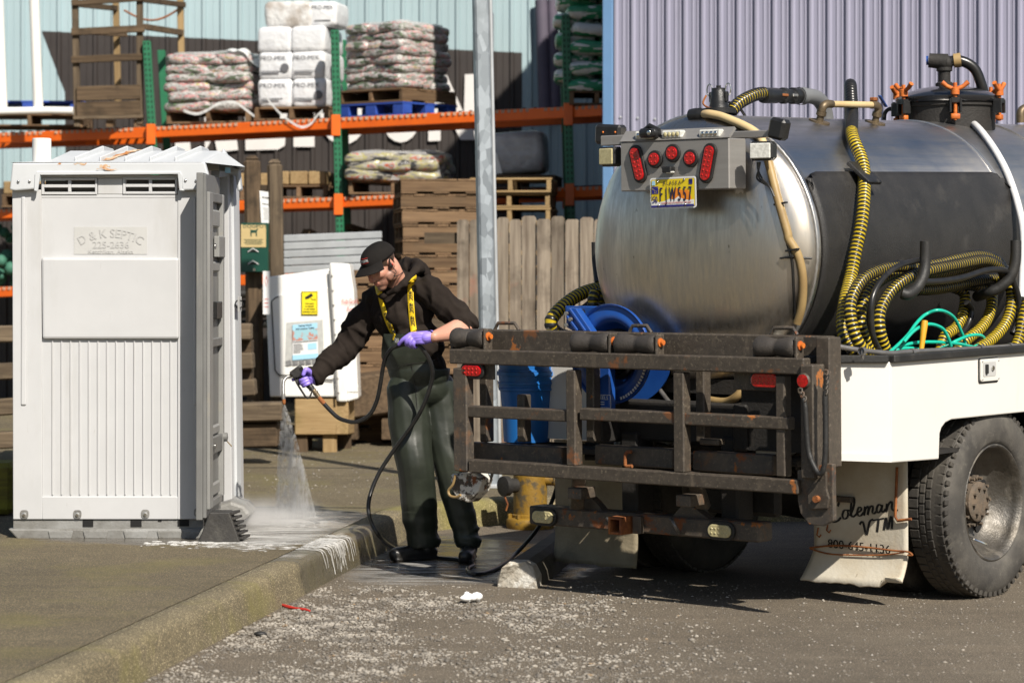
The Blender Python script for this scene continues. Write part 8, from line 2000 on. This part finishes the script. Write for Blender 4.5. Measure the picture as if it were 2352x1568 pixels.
rw_ = np.random.default_rng(4); N = 5200; V = []; F = []; 
for k in range(N):
    t = rw_.random() ** .75; a = rw_.uniform(0, 6.283); rr = math.sqrt(rw_.random()); c = top * (1 - t); w_ = (.006 + .118 * t ** .80) * 1.03; d_ = .005 + .06 * t
    p = Vector((c.x + w_ * rr * math.cos(a) + .014 * t, c.y + d_ * rr * math.sin(a), max(.004, c.z))); s_ = rw_.uniform(.0005, .0011); l_ = rw_.uniform(.004, .018) * (1 - .5 * t); dirv = (p - top).normalized() * l_
    b0 = len(V); V += [p + Vector((s_, 0, 0)), p + Vector((-s_ * .5, s_ * .87, 0)), p + Vector((-s_ * .5, -s_ * .87, 0)), p + dirv, p - dirv * .4]
    for i in range(3): j = (i + 1) % 3; F.append((b0 + i, b0 + j, b0 + 3)); F.append((b0 + j, b0 + i, b0 + 4))
for k in range(1600):   # splash
    a = rw_.uniform(0, 6.283); r = abs(rw_.normal(0, .22)); p = Vector((r * math.cos(a) * 1.3, r * math.sin(a) * .8, abs(rw_.normal(0, .035)) * math.exp(-r * 3) + .002)); s_ = rw_.uniform(.0008, .0022); b0 = len(V)
    V += [p + Vector(q) * s_ for q in ((1, 0, 0), (-.5, .87, 0), (-.5, -.87, 0), (0, 0, 1.2), (0, 0, -1))]
    for i in range(3): j = (i + 1) % 3; F.append((b0 + i, b0 + j, b0 + 3)); F.append((b0 + j, b0 + i, b0 + 4))
mb = MB(); mb.add(V, F); ob = mb.build('water_drops', 'droplet', wt); ob['kind'] = 'stuff'
mm = bpy.data.materials.new('mist'); mm.use_nodes = True; nt = mm.node_tree; nt.nodes.remove(nt.nodes['Principled BSDF'])
vp = nt.nodes.new('ShaderNodeVolumePrincipled'); vp.inputs['Color'].default_value = (.985, .98, .97, 1); tc = nt.nodes.new('ShaderNodeTexCoord')
ln = nt.nodes.new('ShaderNodeVectorMath'); ln.operation = 'LENGTH'; nt.links.new(nmap(nt, tc.outputs['Object'], (1 / .62, 1 / .55, 1 / .20)), ln.inputs[0])
fall = ramp(nt, ln.outputs['Value'], .0, 1.0, (1, 1, 1, 1), (0, 0, 0, 1)); nt.links.new(nmath(nt, 'MULTIPLY', nmath(nt, 'MULTIPLY', fall, fall), nmath(nt, 'MULTIPLY', ramp(nt, nnoise(nt, tc.outputs['Object'], 7, 4), .3, .75), 15.0)), vp.inputs['Density'])
nt.links.new(vp.outputs[0], [n for n in nt.nodes if n.type == 'OUTPUT_MATERIAL'][0].inputs['Volume']); MATS['mist'] = mm
mo_ = Vector((land.x - .20, land.y - .35, SW + .004)); mb = MB(); mb.lathe([(0, 0), (.62, .0), (.60, .05), (.5, .11), (.3, .17), (0, .20)], (0, 0, 0), Z1, 32)
mb.v = [(x, y * .9, z) for x, y, z in mb.v]; me = mb.mesh('mist', 'mist'); ob = bpy.data.objects.new('mist', me); COL.objects.link(ob); ob.location = mo_; tag(ob, 'pale water mist drifting over the wet sidewalk by the toilet', kind='stuff')

# foam on the sidewalk and running over the kerb; pale films painted as reflection on wet ground
surf('foam', (.80, .80, .78), (.62, .62, .6), 40, rough=.5, bump=.5, bscale=120, rnd=False, alpha=.9)
def whitish(name, lo, hi, amax, sc, st, edge=False):
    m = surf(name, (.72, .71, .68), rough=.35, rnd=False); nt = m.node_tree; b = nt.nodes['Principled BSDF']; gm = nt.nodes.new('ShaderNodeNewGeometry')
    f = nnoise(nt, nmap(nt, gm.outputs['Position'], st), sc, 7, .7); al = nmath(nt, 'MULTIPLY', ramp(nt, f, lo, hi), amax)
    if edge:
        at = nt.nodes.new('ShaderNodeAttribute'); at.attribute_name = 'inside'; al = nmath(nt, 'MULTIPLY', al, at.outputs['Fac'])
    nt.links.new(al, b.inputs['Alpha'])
whitish('foam', .34, .62, .75, 30, (1, 1, .35)); whitish('foam_sheen_film', .36, .62, .80, 3.4, (.6, 2.6, 1), True); whitish('puddle_sheen_film', .42, .68, .70, 5, (.5, 3, 1), True)
def film_poly(pts, z, name, label, mat='foam_sheen_film'):
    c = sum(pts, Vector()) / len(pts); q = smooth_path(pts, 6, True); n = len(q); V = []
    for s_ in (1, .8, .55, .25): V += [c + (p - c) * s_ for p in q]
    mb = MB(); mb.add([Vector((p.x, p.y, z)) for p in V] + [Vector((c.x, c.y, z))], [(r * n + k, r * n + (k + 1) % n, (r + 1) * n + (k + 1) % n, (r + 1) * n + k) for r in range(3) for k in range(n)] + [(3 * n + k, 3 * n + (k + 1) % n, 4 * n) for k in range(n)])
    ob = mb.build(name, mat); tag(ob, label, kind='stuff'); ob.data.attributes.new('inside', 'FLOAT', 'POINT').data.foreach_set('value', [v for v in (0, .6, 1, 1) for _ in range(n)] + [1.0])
film_poly([G(x, y, SW) for x, y in ((440, 1256), (520, 1262), (600, 1266), (690, 1250), (760, 1222), (800, 1200), (760, 1190), (690, 1184), (600, 1188), (560, 1206), (500, 1240))], SW + .0015, 'wet_sheen', 'thin soapy film of foam and painted sky sheen over the wet sidewalk under the spray')  # sky sheen on the wet concrete, mixed with foam, put in as pale colour
film_poly([G(x, y, 0) for x, y in ((770, 1326), (860, 1284), (960, 1262), (1070, 1284), (1150, 1312), (1130, 1340), (1000, 1346), (870, 1348))], .002, 'wet_sheen', 'thin soapy film painted as reflection on the wet asphalt in front of the boots', 'puddle_sheen_film')  # the puddle's bright reflection, painted as a pale see-through film
fm = MB(); r_ = random.Random(21)
def puff(x, y, z, rx, ry, h):
    o3 = Vector((r_.random() * 50, 0, 0)); n = 12; c = Vector((x, y, z)); ring_ = []
    for k in range(n):
        a = 2 * math.pi * k / n; q = 1 + .55 * mnoise.noise(Vector((math.cos(a) * 1.5, math.sin(a) * 1.5, 0)) + o3); ring_.append(Vector((rx * q * math.cos(a), ry * q * math.sin(a), 0)))
    fm.add([c + p for p in ring_] + [c + p * .6 + Vector((0, 0, h)) for p in ring_] + [c + Vector((0, 0, h * 1.15))], [(k, (k + 1) % n, n + (k + 1) % n, n + k) for k in range(n)] + [(n + k, n + (k + 1) % n, 2 * n) for k in range(n)], 0, True)
for k in range(150):
    x = r_.gauss(455, 75); y = 1243 + abs(r_.gauss(0, 6)) + (x - 400) * .01; p = G(x, y, SW); puff(p.x, p.y, SW, r_.uniform(.004, .030), r_.uniform(.004, .014), r_.uniform(.001, .005))
for k in range(120):
    x = r_.uniform(560, 745); y = r_.gauss(1200, 9) if r_.random() < .5 else 1256 - (x - 560) * .03 + r_.gauss(0, 5); p = G(x, y, SW)
    if p.x < kx(p.y) - .20: puff(p.x, p.y, SW, r_.uniform(.006, .05), r_.uniform(.004, .012), r_.uniform(.001, .003))
ob = fm.build('foam', 'foam'); tag(ob, 'white soap foam streaks on the sidewalk at the foot of the toilet', kind='stuff')
fm = MB()
def kprof(s):   # path down the kerb: s in 0..1 from the joint to the road
    for (a0, z0), (a1, z1), t0, t1 in (((.17, .166), (.060, .162), 0, .42), ((.060, .162), (.036, .152), .42, .55), ((.036, .152), (.021, .115), .55, .66), ((.021, .115), (.0, .0), .66, 1.0)):
        if s <= t1: k = (s - t0) / (t1 - t0); return a0 + (a1 - a0) * k, z0 + (z1 - z0) * k
    return 0, 0
r_ = random.Random(6)
for k in range(46):
    yy = r_.gauss(13.52, .15); e = r_.uniform(.55, .98); L_ = 14; w0 = r_.uniform(.008, .026); pts = []
    for i in range(L_ + 1):
        a, z = kprof(e * i / L_); y_ = yy + .02 * mnoise.noise(Vector((i * .4, k * 3, 0))); x_ = kx(y_) - a; w_ = w0 * (1 - .75 * i / L_); pts += [Vector((x_ + .0035, y_ - w_, z + .003)), Vector((x_ + .0055, y_, z + .006)), Vector((x_ + .0035, y_ + w_, z + .003))]
    fm.add(pts, [(3 * i + j, 3 * i + j + 1, 3 * i + 4 + j, 3 * i + 3 + j) for i in range(L_) for j in (0, 1)], 0, True)
ob = fm.build('foam', 'foam'); tag(ob, 'white foam running over the kerb in ragged drips', kind='stuff')
# litter
p = G(1078, 1384, 0); lb = MB(); r_ = random.Random(2)
for k in range(9): lb.ell((p.x + r_.uniform(-.045, .045), p.y + r_.uniform(-.03, .03), .02 + r_.uniform(0, .012)), (r_.uniform(.015, .032), r_.uniform(.015, .025), r_.uniform(.014, .024)), nu=7, nv=5)
tag(lb.build('paper_scrap', 'litter_white'), 'crumpled white paper scrap lying on the grit', 'litter')
q = [G(x, y, .008) for x, y in ((648, 1388), (662, 1393), (678, 1396), (700, 1399), (712, 1402))]; tag(MB().tube(q, [.006, .009, .006, .008, .004], 6).build('red_twig', 'red_text'), 'thin dark red strip of litter beside the kerb', 'litter')
p = G(555, 1400, 0); o = MB(); o.ell((G(598, 1460).x, G(598, 1460).y, .01), (.03, .02, .012), nu=8, nv=5); tag(o.build('dark_stone', 'black_rubber'), 'small dark lump among the pale gravel', 'stone')
